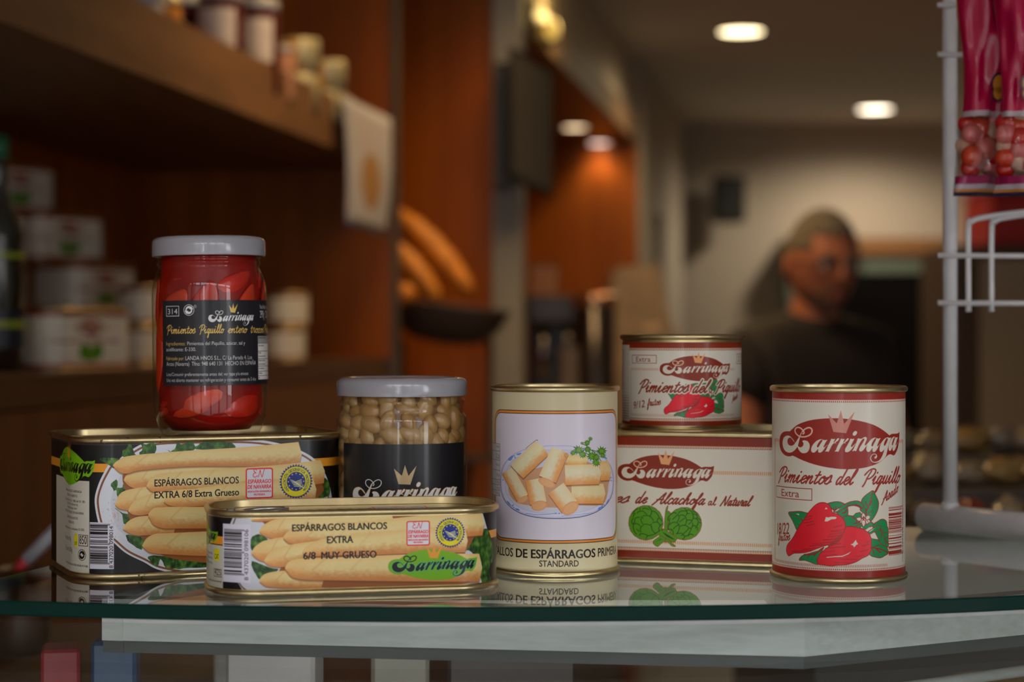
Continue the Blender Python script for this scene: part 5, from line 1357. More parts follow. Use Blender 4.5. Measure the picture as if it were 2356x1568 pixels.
mesh('lid_seal', [(.012, -.008, hz+.0009), (.042, -.008, hz+.0009), (.042, .010, hz+.0009), (.012, .010, hz+.0009)], [(0, 1, 2, 3)], print_mat('lid_seal_print', cvs), T_low, uvs=[(0, 0), (1, 0), (1, 1), (0, 1)])
# stamped code on the artichoke tin rim
mb = MB(); rr_ = random.Random(9)
cvs = None
# ------------------------------------------------------------------ jars
JG = thin_glass('jar_glass', (.97, .98, .97), 1.5)
LIDW = mat('white_enamel_lid', (.36, .355, .395), .22, 0, .5, .6, bump=(30, .02))
RUB = mat('lid_liner', (.45, .44, .42), .5)
def make_jar(name, label, O, prof, lid_r, lid_z0, lid_z1, cv, core_col, core_r, cap_rough=.2):
    T = thing(name, label, 'jar', (O.c[0], O.c[1], O.zb))
    mb = MB(); mb.lathe(prof, n=72, caps=False); g = mb.build('glass_body', JG, T, True)
    mb = MB(); d = lid_r; h = lid_z1-lid_z0
    pl = [(d-.0022, lid_z0+.0012), (d-.0012, lid_z0), (d-.0002, lid_z0+.0003), (d, lid_z0+.0015), (d-.0001, lid_z1-.0028), (d-.0012, lid_z1-.0010), (d-.0030, lid_z1-.0003), (d-.0045, lid_z1), (d-.0056, lid_z1), (d-.0066, lid_z1-.0010), (d-.016, lid_z1-.0012), (d-.018, lid_z1-.0005), (.0001, lid_z1-.0004)]
    n = 96; vs = []; fs = []
    for j, (r, z) in enumerate(pl):
        for i in range(n):
            a = 2*math.pi*i/n
            w_ = max(0.0, 1-j/4.5); lug = .0006*w_*max(0, math.cos(a*6+.6))
            vs.append(((r-lug)*math.cos(a), (r-lug)*math.sin(a), z))
    for j in range(len(pl)-1):
        for i in range(n):
            i2 = (i+1) % n; fs.append((j*n+i, j*n+i2, (j+1)*n+i2, (j+1)*n+i))
    fs.append(tuple((len(pl)-1)*n+i for i in range(n)))
    smooth_by_angle(mesh('lid', vs, fs, LIDW, T), 50)
    m = print_mat(name+'_label_print', cv, .30, .22)
    V = []; U = []; k = 50; ss = np.linspace(cv.s0, cv.s1, k)
    loft('label', O, [(.0003, cv.z0), (.0003, cv.z1)], m, T, s_rng=(cv.s0, cv.s1), uv=(cv.s0, cv.s1, cv.z0, cv.z1))
    mb = MB(); q = [(min(r-.0035, core_r) if r > .006 else 0.0001, z+.0035 if i == 0 else z) for i, (r, z) in enumerate(prof[1:-1])]
    q = [(.0001, .004), (core_r*.75, .004), (core_r*.93, .010), (core_r, .018), (core_r, lid_z0-.022), (core_r*.925, lid_z0-.009), (core_r*.92, lid_z0+.002), (.0001, lid_z0+.002)]
    mb.lathe(q, n=48); mb.build('brine', core_col, T, True)
    return T
RJ = [(.0001, .0012), (.0200, .0010), (.0262, .0), (.0285, .0012), (.0305, .0045), (.0328, .011), (.0338, .018), (.0341, .028), (.0341, .084), (.0339, .088), (.0333, .092), (.0320, .0960), (.0307, .0990), (.0298, .1005), (.0300, .1020), (.0307, .1028), (.0307, .1036), (.0299, .1045), (.0300, .1056), (.0306, .1062), (.0299, .1070), (.0298, .115)]
REDCORE = mat('red_pepper_brine', (.42, .006, .003), .35, 0, .3, noise=((30, 30, 30), .5, 3), sss=(.3, (.02, .004, .002), .3))
T_red = make_jar('pepper_jar', 'glass jar of red peppers with white lid standing on the large black tin', O_RED, RJ, .0338, .1072, .1190, label_redjar(), REDCORE, .0306)
T_red.rotation_euler = (0, -.012, 0)
BJ = [(.0001, .0012), (.024, .0010), (.0320, .0), (.0350, .0015), (.0372, .006), (.0388, .014), (.0388, .084), (.0386, .0878), (.0378, .0896), (.0368, .0906), (.0364, .0925), (.0364, .0950), (.0370, .0960), (.0375, .0972), (.0374, .0984), (.0366, .0992), (.0362, .1000), (.0360, .106)]
BRINE = mat('golden_brine', (.27, .125, .030), .3, 0, .5, noise=((45, 45, 45), .45, 3), sss=(.4, (.02, .01, .003), .3))
T_bean = make_jar('bean_jar', 'glass jar of white beans with white lid behind the low flat tin', O_BEAN, BJ, .0389, .1010, .1120, label_bean(), BRINE, .0342)

PEPM = mat('roasted_red_pepper', (.72, .022, .010), .25, 0, .4, .1, noise=((60, 60, 60), .45, 5), bump=(70, .25), sss=(.25, (.02, .004, .002), .4))
PEPM2 = mat('roasted_orange_red_pepper', (.78, .05, .012), .25, 0, .4, .1, noise=((60, 60, 60), .35, 5), bump=(70, .25), sss=(.25, (.02, .004, .002), .4))
def pepper_strip(a, z, r0, ln, wd, tilt, seed):
    """a flattened pepper curved round the inside of the jar"""
    n, m_ = 22, 12; vs = []; fs = []; R_ = random.Random(seed); ph = R_.uniform(0, 6)
    for i in range(n+1):
        u = i/n; s_ = math.sin(math.pi*min(max(u, .01), .99))**.55*(1-.35*u)
        for j in range(m_):
            t = 2*math.pi*j/m_
            al = (u-.5)*ln*math.sin(tilt)+wd*s_*math.cos(t)*math.cos(tilt)*.5
            zz = (u-.5)*ln*math.cos(tilt)-wd*s_*math.cos(t)*math.sin(tilt)*.5
            rr_ = r0+(.0020+.0004*math.sin(5*u+ph))*s_*math.sin(t)
            th_ = a+al/r0
            vs.append((rr_*math.cos(th_), rr_*math.sin(th_), z+zz))
    for i in range(n):
        for j in range(m_):
            j2 = (j+1) % m_; fs.append((i*m_+j, i*m_+j2, (i+1)*m_+j2, (i+1)*m_+j))
    fs.append(tuple(range(m_-1, -1, -1))); fs.append(tuple(n*m_+j for j in range(m_)))
    return vs, fs
R_ = random.Random(11)
specs = []
for ring, (z, tl, k) in enumerate(((.022, 1.2, 6), (.050, .35, 8), (.074, .5, 8), (.091, 1.25, 5))):
    for i in range(k):
        specs.append((math.radians(-90)+2*math.pi*(i+.5*(ring % 2))/k+R_.uniform(-.1, .1), z+R_.uniform(-.003, .003), .0313 if z < .088 else .0282, R_.uniform(.036, .046), R_.uniform(.018, .026), tl+R_.uniform(-.3, .3)))
for i, (a, z, r0, ln, wd, tl) in enumerate(specs):
    if z > .088: wd = min(wd, .016); ln = .034
    if z < .03: r0 = .0292; wd = .018
    v, f = pepper_strip(a, z, r0, ln, wd, tl, i)
    o = mesh('roasted_pepper', v, f, PEPM if i % 3 else PEPM2, None, True, loc=(O_RED.c[0], O_RED.c[1], O_RED.zb))
    tag(o, 'glossy whole roasted red pepper packed inside the tall glass jar', 'pepper', 'roasted peppers in the glass jar')

BEANM = [mat('white_bean', (.46, .25, .080), .3, 0, .5, .3, noise=((120, 120, 120), .18, 3), sss=(.4, (.02, .012, .006), .3)),
         mat('pale_bean', (.52, .31, .12), .3, 0, .5, .3, noise=((120, 120, 120), .18, 3), sss=(.4, (.02, .012, .006), .3))]
def bean_mesh(name, m, L=.0087, r=.0052):
    mb = MB(); mb.sphere((0, 0, 0), (r, r*.85, L), 18, 12)
    vs = [(x-.0010*((z/L)**2), y, z) for x, y, z in mb.v]
    return mesh(name, vs, mb.f, m, None, True)
protos = [bean_mesh('white_bean', BEANM[0]), bean_mesh('white_bean', BEANM[1])]
R_ = random.Random(21); placed = []; nb = 0
for z_ in (.013, .023, .033, .043, .053, .0625, .0710, .0785, .0860, .0930, .0990):
    k = 18 if z_ < .088 else 16
    for i in range(k):
        a = 2*math.pi*(i+R_.uniform(-.18, .18))/k+(.16 if int(z_*1000) % 2 else 0)
        if math.sin(a) > .35: continue          # only those against the glass that can be seen
        rr_ = (.0336 if z_ < .088 else .0312)-R_.uniform(0, .0010)
        if z_ < .02: rr_ = .0315
        src = protos[R_.random() < .5]
        o = src if not src.get('used') else src.copy()
        if o is src: src['used'] = 1
        else: C.objects.link(o); 
        if 'used' in o: pass
        o.location = (O_BEAN.c[0]+rr_*math.cos(a), O_BEAN.c[1]+rr_*math.sin(a), O_BEAN.zb+z_+R_.uniform(-.0015, .0015))
        roll = R_.choice([R_.uniform(-.5, .5), R_.uniform(1.0, 1.6)])   # turn about the outward axis, long side against the glass
        o.rotation_mode = 'QUATERNION'; o.rotation_quaternion = (Matrix.Rotation(a, 3, 'Z') @ Matrix.Rotation(roll, 3, 'X')).to_quaternion()
        s_ = R_.uniform(.85, 1.1); o.scale = (.82 if z_ < .088 else .75, s_*1.12, s_*R_.uniform(.8, 1.0))
        tag(o, 'pale cooked white bean packed inside the wide glass jar', 'bean', 'white beans in the glass jar')
for o in bpy.data.objects:
    if 'used' in o: del o['used']

# ------------------------------------------------------------------ white wire rack on the glass
WPAINT = mat('white_painted_steel', (.80, .79, .82), .32, 0, .5, .4, noise=((60, 60, 60), .12, 3))
rack = thing('wire_rack', 'white painted wire display rack with round base tube holding pink sweet bags', 'rack', (.303, 1.323, G))
A = Vector((.2895-.303, 1.3415-1.323, .0097)); Bv = Vector((.46-.303, 1.103-1.323, .0097))
d = (Bv-A).normalized()
mb = MB(); mb.tube([A-d*.0030, A-d*.0020, A, Bv], [.0045, .0080, .0097, .0097], 24); mb.build('base_tube', WPAINT, rack, True)
mb = MB(); mb.tube([(0, 0, .0150), (0, 0, .62)], .0051, 20); mb.lathe([(.0075, .0165), (.0065, .0195), (.0052, .0215)], n=20); mb.build('pole', WPAINT, rack, True)
pz = [zy(y, 1.323)-G for y in (697, 588, 128, 15)]
for z in pz:
    mb = MB(); mb.tube([(-.0098, -.0060, z), (.20, .012, z-.0005)], .0019, 10); mb.build('cross_wire', WPAINT, rack, True)
for i, x0 in enumerate((2230, 2283)):
    X = xy(x0, 1.318)-.303; 
    p = [(X, -.003, pz[0]-.006), (X, -.003, zy(525, 1.31)-G), (X+.002, -.004, zy(508, 1.31)-G), (X+.010, -.006, zy(498, 1.31)-G), (X+.045, -.012, zy(482, 1.30)-G), (X+.10, -.03, zy(466, 1.28)-G)]
    mb = MB(); mb.tube([tuple(v) for v in crom(p, closed=False, k=4)], .0020, 10); mb.build('basket_wire', WPAINT, rack, True)
    mb = MB()
# hooks carrying the bags
for X in (.028, .062):
    mb = MB(); mb.tube([(X, 0, pz[3]+.05), (X, -.06, pz[3]+.052), (X, -.14, pz[3]+.050), (X, -.145, pz[3]+.056)], .0018, 8); mb.build('hook', WPAINT, rack, True)
mb = MB(); mb.tube([(-.006, 0, pz[3]+.05), (.2, .0, pz[3]+.05)], .0019, 8); mb.build('cross_wire', WPAINT, rack, True)

# ------------------------------------------------------------------ sweet bags
def foil(name, col, rough=.25): return mat(name, col, rough, 0, .4, .35, bump=(45, .35), bdist=.004)
CRIM = foil('crimson_foil', (.50, .003, .062)); MAG = foil('magenta_foil', (.33, .01, .09))
CLEAR = thin_glass('clear_bag_film', (.95, .88, .88), 1.45, .03)
def sweet_bag(px0, px1, Y, seed, label, yaw, tilt=0.0):
    ztop = zy(-150, Y)+.0; zbot = zy(452, Y); hgt = ztop-zbot
    wd = (px1-px0)/F*Y/max(math.cos(yaw), .3); xc = xy((px0+px1)/2, Y)
    T = thing('sweet_bag', label, 'bag', (xc, Y, zbot), yaw)
    R_ = random.Random(seed); k1, k2 = R_.uniform(0, 6), R_.uniform(0, 6)
    def ring(v, n=28):
        t = min(1, v/.10)**.5*min(1, (1-v)/.12)**.5
        out = []
        for i in range(n):
            a = 2*math.pi*i/n
            x = wd/2*math.cos(a)*(1+.04*math.sin(9*v+k1)); 
            y = .012*t*math.sin(a)*(1+.30*math.sin(3*a+11*v+k2)+.18*math.sin(7*a-17*v+k1))
            x += .003*math.sin(6*v+k2)
            if v < .06: x *= 1+.10*(.06-v)/.06
            out.append((x, y, v*hgt))
        return out
    def seg(name, v0, v1, m, n=14):
        rows = [ring(v0+(v1-v0)*i/n) for i in range(n+1)]; N = len(rows[0]); vs = sum(rows, []); fs = []
        for j in range(n):
            for i in range(N):
                i2 = (i+1) % N; fs.append((j*N+i, j*N+i2, (j+1)*N+i2, (j+1)*N+i))
        return mesh(name, vs, fs, m, T, True)
    vb = (452-268)/(452+150)
    seg('bottom_seal_navy', .0, .015, foil('navy_foil', (.02, .012, .05)), 2); seg('bottom_seal_orange', .015, .026, foil('orange_foil', (.55, .20, .03)), 2)
    seg('bottom_seal_white', .026, .045, foil('white_foil', (.5, .42, .48)), 2); seg('bottom_seal_pink', .045, .075, MAG, 3)
    seg('clear_window', .075, vb-.005, CLEAR, 18)
    seg('white_stripe', vb-.005, vb+.016, foil('stripe_foil', (.5, .40, .45)), 3)
    seg('foil_front', vb+.016, 1.0, CRIM, 40)
    for (u, vv, s_) in ((.20, .42, .006), (.16, .385, .0042)):
        mb = MB()
        for (r_, dy, c_) in ((s_*1.25, 0, 0), (s_, -.0004, 1)):
            mb.add([(wd*u+r_*.8*math.cos(t), -.0142+dy, vv*hgt+r_*math.sin(t)) for t in np.linspace(0, 6.283, 21)[:-1]], [tuple(range(20))], c_)
        mb.build('printed_letter', foil('navy_print', (.03, .015, .06)), T, mats=[foil('orange_print', (.60, .25, .03))])
    # the sweets inside
    for i in range(15):
        v = .10+.215*(i+.5)/15; x = (-.28, .27, .0)[i % 3]*wd+R_.uniform(-.001, .001); r_ = R_.uniform(.0062, .0082)
        mb = MB(); mb.sphere((0, 0, 0), (r_, r_*.8, r_), 14, 9)
        o = mb.build('gum_sweet', SW[i % 4], None, True)
        c_, s_ = math.cos(yaw), math.sin(yaw); y = R_.uniform(-.5, .3)*.010
        o.location = (xc+x*c_-y*s_, Y+x*s_+y*c_, zbot+v*hgt)
        tag(o, 'glossy round sweet inside the clear window of a pink bag', 'sweet', 'sweets inside the pink bags')
    return T
SW = [mat('red_sweet', (.55, .012, .012), .25, 0, .5, .5), mat('pink_sweet', (.62, .16, .15), .3, 0, .5, .5), mat('cream_sweet', (.55, .36, .25), .35), mat('orange_red_sweet', (.60, .05, .015), .25, 0, .5, .5)]
sweet_bag(2206, 2306, 1.262, 1, 'crimson sweet bag hanging next to the rack pole', .25)
sweet_bag(2296, 2396, 1.235, 2, 'magenta sweet bag at the right of the rack, cut off by the frame', -.2)
# ------------------------------------------------------------------ the shop: room shell
WOODD = wood('dark_walnut_shelf', (.085, .038, .014), (.055, .022, .008), .42, 'Y')
WOODO = wood('orange_stained_wood', (.40, .098, .004), (.28, .062, .003), .35, 'Z')
WOODM = wood('brown_panel_wood', (.16, .060, .018), (.10, .036, .011), .4, 'Z')
PLAST = mat('beige_plaster', (.44, .38, .31), .8, noise=((2, 2, 2), .08, 3), bump=(60, .05))
CEILM = mat('ceiling_paint', (.66, .63, .58), .85, noise=((1, 1, 1), .06, 2))
FLOORM = mat('tile_floor', (.30, .27, .24), .35, noise=((4, 4, 4), .2, 3))
TH = math.atan(.164); dX, dY = math.sin(TH), math.cos(TH)
def LW(t, o, z):     # along the left wall (t), out from it (o), height z
    return (-.906+t*dX+o*dY, t*dY-o*dX, z)
def wbox(name, t0, t1, o0, o1, z0, z1, m, parent=None, kind=True):
    mb = MB(); mb.box((o0, t0, z0), (o1, t1, z1), T=lambda x, y, z: LW(y, x, z))
    o = mb.build(name, m, parent)
    return o
CZ = 2.50
mb = MB(); mb.box((-4, -1.2, -.1), (4, 11, 0)); struct(mb.build('floor', FLOORM))
mb = MB(); mb.box((-4, -1.2, CZ), (4, 11, CZ+.1)); struct(mb.build('ceiling', CEILM))
struct(wbox('wall_left', -1.4, 12, -.62, -.54, 0, CZ, PLAST))
BACK = 9.6
mb = MB(); mb.box((-2.5, BACK, 0), (4, BACK+.1, CZ)); struct(mb.build('wall_back', PLAST))
mb = MB(); mb.box((2.7, -1.2, 0), (2.8, BACK, CZ)); struct(mb.build('wall_right', PLAST))
# shop front behind the camera: posts, transom and low sill of the window the daylight comes through
DARKF = mat('shopfront_frame', (.03, .03, .03), .4, .3)
fr = MB()
for x in (-2.0, -1.25, -.55, .16, .85, 1.75, 2.65): fr.box((x-.045, -1.05, 0), (x+.045, -.97, CZ))  # unseen posts, placed for the streaks they reflect in the cans
fr.box((-2.2, -1.05, 2.12), (2.7, -.97, 2.20)); fr.box((-2.2, -1.05, 0), (2.7, -.97, .45)); fr.box((-2.2, -1.05, 2.42), (2.7, -.97, 2.5))
struct(fr.build('window_1', DARKF))
mb = MB(); mb.box((-12, -14, -.12), (12, -1.2, -.02)); struct(mb.build('pavement', mat('street_paving', (.30, .29, .28), .8, noise=((2, 2, 2), .2, 4))))
mb = MB()
for i, (x0, x1, h) in enumerate(((-12, -5, 7), (-4.9, -1.2, 5.5), (-.3, 3.2, 6.5), (3.3, 12, 6))): mb.box((x0, -14, 0), (x1, -12, h), i % 2)
struct(mb.build('facades', mat('street_facade', (.16, .12, .10), .8, noise=((1, 1, 1), .4, 3)), mats=[mat('street_facade_pale', (.28, .26, .24), .8)]))

# ------------------------------------------------------------------ left shelving
shelf = thing('shelf_unit', 'dark walnut shelving along the left wall with a thick upper board', 'shelf', LW(2.5, 0, 0))
loc0 = Vector(LW(2.5, 0, 0))
def spart(name, t0, t1, o0, o1, z0, z1, m, parent=shelf, base=loc0):
    o = wbox(name, t0, t1, o0, o1, z0, z1, m, parent); o.location = -base; return o
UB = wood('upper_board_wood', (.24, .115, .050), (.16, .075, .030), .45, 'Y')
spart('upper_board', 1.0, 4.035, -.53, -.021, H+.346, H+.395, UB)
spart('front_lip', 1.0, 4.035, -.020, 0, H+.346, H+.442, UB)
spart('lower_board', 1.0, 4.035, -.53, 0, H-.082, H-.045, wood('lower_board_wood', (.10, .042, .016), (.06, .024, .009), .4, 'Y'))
spart('back_panel', 1.0, 4.035, -.54, -.53, 0, CZ-.01, WOODO)
spart('end_panel', 4.035, 4.075, -.53, 0, 0, CZ-.01, WOODO)
spart('front_edge', 4.033, 4.077, 0, .012, 0, CZ-.01, mat('edge_strip', (.12, .085, .06), .35, .3))
for i, (t0, t1) in enumerate(((1.0, 1.98), (1.99, 3.0), (3.01, 4.03))):
    d = spart('cabinet_door', t0, t1, -.02, 0, .05, H-.085, WOODM)
spart('plinth', 1.0, 4.035, -.50, -.03, 0, .05, WOODD)

# tins and cans on the shelf
def ltin(src, t, o, z, yaw, label, group=None):
    p = LW(t, o, z); return dup(src, label, (p[0], p[1], p[2]), yaw, group)
zs = H-.045
def at(px_, Y, z): return (xy(px_, Y), Y, z)
tins = [
 (T_alc, 150, 2.47, zs, 1.05, 'white oblong tin on the walnut shelf, nearest and largest of the stack'),
 (T_alc, 195, 3.10, zs+.0, 1.0, 'white oblong tin at the bottom of the shelf stack behind the nearest tin'),
 (T_alc, 195, 3.10, zs+.081, 1.08, 'white oblong tin second from the bottom of the shelf stack'),
 (T_alc, 118, 3.10, zs+.162, .98, 'white oblong tin third from the bottom, overhanging the shelf stack'),
 (T_alc, 5, 3.12, zs+.243, 1.0, 'white oblong tin on top of the shelf stack at the left edge'),
 (T_alc, -45, 3.12, zs+.081, 1.15, 'white oblong tin half hidden beside the shelf stack at the left edge'),
 (T_alc, -45, 3.12, zs+.0, 1.05, 'white oblong tin lowest at the left edge behind the dark bottle'),
]
for (src, px_, Y, z, yaw, lb) in tins:
    dup(src, lb, at(px_, Y, z), yaw, 'tins stacked on the walnut shelf')
cans = [(318, 2.92, zs, 'short round can on the shelf, lower of the pair right of the big tin'), (326, 2.93, zs+.061, 'short round can on the shelf, upper of the pair right of the big tin'),
        (655, 3.35, zs, 'short round can on the shelf seen right of the red pepper jar, lower'), (662, 3.36, zs+.061, 'short round can on the shelf seen right of the red pepper jar, upper')]
for (px_, Y, z, lb) in cans: dup(T_small, lb, at(px_, Y, z), 2.6, 'short cans on the walnut shelf')

# dark bottle at the far left, green cap
b = thing('glass_bottle', 'dark glass bottle with yellow-green label at the left edge of the photo', 'bottle', at(-8, 2.35, zs))
DG = mat('dark_green_glass', (.004, .006, .004), .06, 0, .7, 1.0)
mb = MB(); mb.lathe([(.001, .001), (.030, 0), (.033, .004), (.033, .165), (.030, .185), (.018, .205), (.013, .225), (.0125, .270), (.0145, .272), (.0145, .282), (.0001, .282)], n=40); mb.build('bottle_body', DG, b, True)
mb = MB(); mb.lathe([(.0334, .03), (.0334, .075)], n=40, caps=False); mb.build('label', mat('dark_label', (.012, .015, .03), .4), b, True)
mb = MB(); mb.lathe([(.0335, .140), (.0335, .146)], n=40, caps=False); mb.lathe([(.0335, .055), (.0335, .063)], n=40, caps=False); mb.build('label_band', mat('lime_band', (.30, .38, .02), .4), b, True)
mb = MB(); mb.lathe([(.0155, .262), (.0155, .290), (.0001, .291)], n=30); mb.build('cap', mat('green_cap', (.02, .13, .06), .3), b, True)
bb = dup(b, 'dark glass bottle behind the first one at the left edge of the shelf', at(-40, 2.75, zs), 0)

# jars and tins on the upper board
zu = H+.3952
def ujar(px_, Y, r, h, label, body, lidc, lab=None):
    T = thing('preserve_jar', label, 'jar', at(px_, Y, zu))
    mb = MB(); mb.lathe([(.001, .001), (r*.9, 0), (r, .006), (r, h*.78), (r*.86, h*.86), (r*.86, h*.9)], n=36); mb.build('jar_body', body, T, True)
    mb = MB(); mb.lathe([(r*.96, h*.88), (r*.98, h*.89), (r*.98, h*.98), (r*.9, h), (.0001, h)], n=36); mb.build('lid', lidc, T, True)
    if lab:
        vs = []; k = 16
        for i in range(k+1):
            a = -math.pi/2-.15+(i/k-.5)*1.9
            for z in (h*.33, h*.78): vs.append(((r+.0006)*math.cos(a), (r+.0006)*math.sin(a), z))
        mesh('label', vs, [(2*i, 2*i+2, 2*i+3, 2*i+1) for i in range(k)], lab, T, True)
    return T
DRED = mat('dark_red_preserve', (.085, .005, .006), .15, 0, .5, .8); AMB = mat('amber_honey', (.55, .22, .03), .2, 0, .5, .8)
LABW = mat('pale_paper_label', (.68, .60, .60), .6, noise=((80, 80, 80), .2, 3)); GOLDL = mat('gold_lid', (.80, .70, .42), .4, .45); YLID = mat('yellow_tin', (.95, .40, .02), .45, 0)
ujar(330, 2.72, .030, .09, 'small jar with pale blue-white lid at the left of the upper board', LIDW, LIDW)
ujar(378, 2.80, .026, .10, 'yellow-amber jar on the upper board left of the dark red jars', AMB, GOLDL)
ujar(422, 3.06, .030, .148, 'dark red jar behind the two labelled jars on the upper board', DRED, LIDW)
ujar(508, 3.02, .037, .150, 'larger dark red jar with white lid and wide pale label on the upper board', DRED, LIDW, LABW)
ujar(598, 3.16, .033, .160, 'narrower dark red jar with pale label, right of the larger dark red jar', DRED, LIDW, LABW)
ujar(652, 3.24, .020, .095, 'thin pinkish glass jar between dark red jar and gold tins', mat('pink_glass', (.45, .22, .15), .12, 0, .6, 1.0), LIDW)
def gtin(px_, Y, z, r, h, label):
    T = thing('gold_tin', label, 'tin', (xy(px_, Y), Y, z))
    mb = MB(); mb.lathe([(.001, .001), (r, 0), (r, h-.004), (r*.97, h), (.0001, h-.001)], n=36); mb.build('tin_body', GOLDL, T, True)
    vs = []
    for i in range(13):
        a = math.radians(180+i*7.0)
        for zz in (h*.08, h*.92): vs.append(((r+.0005)*math.cos(a), (r+.0005)*math.sin(a), zz))
    mesh('orange_label', vs, [(2*i, 2*i+2, 2*i+3, 2*i+1) for i in range(12)], YLID, T, True)
    return T
gtin(690, 3.40, zu, .034, .068, 'gold and orange round tin on the upper board, lower of the left pair')
gtin(692, 3.40, zu+.068, .034, .062, 'gold and orange round tin stacked above another on the upper board')
gtin(748, 3.55, zu, .036, .058, 'gold and orange round tin nearest the hanging paper')
gtin(752, 3.55, zu+.058, .036, .055, 'gold and orange round tin stacked in front of the orange wood panel')

# hanging paper at the end of the board
cvp = Canvas(0, .10, 0, .24, P(116, 114, 122)); cvp.rect(.006, .006, .094, .234, P(121, 119, 127))
t = np.linspace(0, 6.283, 40); cvp.fill([np.stack([.052+.026*np.cos(t), .095+.055*np.sin(t)], 1)], P(110, 82, 50))
for i in range(7): cvp.rect(.018, .205-i*.009, .084-(i % 3)*.012, .2068-i*.009, P(120, 95, 85))
for i in range(10): cvp.line(np.array([(.04+.002*i, .06+.006*i), (.066-.002*i, .065+.006*i)]), .0012, P(120, 85, 45))
vs = []; uvs = []
for j in range(13):
    v = j/12
    for i in range(9):
        u = i/8
        p = LW(3.56+u*.40, .018+.010*math.sin(u*4+1)*(1-v)+.006*math.sin(v*3), H+.442-.238*(1-v)-0.0)
        vs.append(p); uvs.append((u, v))
fs = [(j*9+i, j*9+i+1, (j+1)*9+i+1, (j+1)*9+i) for j in range(12) for i in range(8)]
hp = mesh('paper_notice', vs, fs, print_mat('paper_notice_print', cvp, .7, 0), None, True, uvs=uvs)
sm = hp.modifiers.new('thickness', 'SOLIDIFY'); sm.thickness = .0006
tag(hp, 'pale paper sheet with a tan oval drawing hanging from the upper board', 'paper')
mb = MB(); mb.box((0.0, 3.6, H+.430), (.014, 3.66, H+.448), T=lambda x, y, z: LW(y, x, z)); mb.build('clip', GOLDL, hp)

# ------------------------------------------------------------------ bread bay, pilaster, niche
struct(wbox('wall_panel', 4.66, 4.70, -.54, .112, 0, CZ-.005, WOODO))
struct(wbox('trim_1', 4.63, 4.70, .112, .180, 0, CZ-.005, mat('painted_pilaster', (.31, .295, .265), .6)))
struct(wbox('trim_2', 4.08, 4.66, -.54, -.50, 0, CZ-.005, WOODD))
cb = thing('bread_counter', 'low dark wooden cabinet below the bread basket', 'cabinet', LW(4.37, -.15, 0)); b0 = Vector(LW(4.37, -.15, 0))
spart('body', 4.08, 4.655, -.50, .05, 0, H-.30, WOODD, cb, b0); spart('top', 4.08, 4.655, -.50, .07, H-.30, H-.28, WOODM, cb, b0)
bk = thing('bread_basket', 'dark brown half-round basket holding long loaves against the orange wood panel', 'basket', at(1025, 4.32, H-.02))
WICK = mat('dark_wicker', (.055, .035, .025), .6, bump=(120, .8), bdist=.004)
vs = []; fs = []; n = 32
for j, (rr_, z) in enumerate(((.02, 0), (.075, .004), (.115, .035), (.138, .075), (.142, .082), (.134, .080), (.108, .038), (.07, .010), (.01, .008))):
    for i in range(n):
        a = 2*math.pi*i/n; vs.append((rr_*math.cos(a)*1.05, rr_*math.sin(a)*.62, z+.035*(-math.cos(a)*.5+.3)*(rr_/.14)))
for j in range(8):
    for i in range(n):
        i2 = (i+1) % n; fs.append((j*n+i, j*n+i2, (j+1)*n+i2, (j+1)*n+i))
fs.append(tuple(range(n-1, -1, -1))); fs.append(tuple(8*n+i for i in range(n)))
mesh('bowl', vs, fs, WICK, bk, True)
mb = MB(); mb.tube([(-.10, .03, -.26), (-.10, .03, .01)], .008, 8); mb.tube([(.10, .03, -.26), (.10, .03, .01)], .008, 8); mb.box((-.13, -.02, -.264), (.13, .06, -.25)); mb.build('stand', WICK, bk)
CRUST = mat('golden_baguette_crust', (.75, .26, .02), .5, noise=((30, 30, 30), .35, 5), bump=(50, .3), bdist=.004)
for i, (a, b_, r_) in enumerate(((at(905, 4.36, H+.285), at(1085, 4.30, H+.095), .030), (at(880, 4.30, H+.215), at(1010, 4.26, H+.078), .027), (at(850, 4.40, H+.36), at(985, 4.37, H+.105), .026))):
    a = Vector(a); b_ = Vector(b_); pts = [a+(b_-a)*u for u in np.linspace(0, 1, 15)]
    mb = MB(); mb.tube([tuple(p+Vector((0, 0, .012*math.sin(math.pi*u)))) for p, u in zip(pts, np.linspace(0, 1, 15))], [r_*(math.sin(math.pi*min(max(u, .02), .98))**.35)*(1+.05*math.sin(u*30)) for u in np.linspace(0, 1, 15)], 16)
    tag(mb.build('baguette', CRUST, None, True), ['long golden baguette leaning highest across the basket', 'shorter golden loaf lying low in the basket in front', 'golden baguette mostly hidden behind the shelf edge'][i], 'bread')
mb = MB(); mb.sphere((0, 0, 0), (.026, .02, .024), 16, 10)
tag(mb.build('bread_roll', CRUST, None, True, loc=at(930, 4.18, H+.092)), 'small round bread roll at the left lip of the basket', 'bread')

# screen
tv = thing('monitor', 'black flat screen mounted by the beige pilaster', 'screen', at(1222, 4.44, H+.345), 0)
Tm = lambda x, y, z: (x*.62-y*.0, x*.78+y, z)
mb = MB(); mb.box((-.085, 0, 0), (.085, .035, .30), T=lambda x, y, z: (x*.60+0, x*.80+y, z-.02*(x/.085)), bev=0); mb.build('casing', mat('black_plastic', (.008, .008, .009), .4), tv)
mb = MB(); mb.box((-.073, -.002, .012), (.080, 0, .288), T=lambda x, y, z: (x*.60, x*.80+y, z-.02*(x/.085))); mb.build('screen_panel', mat('dark_screen', (.07, .065, .060), .15, 0, .6), tv)
mb = MB(); mb.box((-.085, 0, 0), (-.052, .22, .29)); mb.box((-.06, .15, .1), (-.01, .35, .2)); mb.build('bracket', mat('bracket_black', (.006, .006, .006), .5), tv)

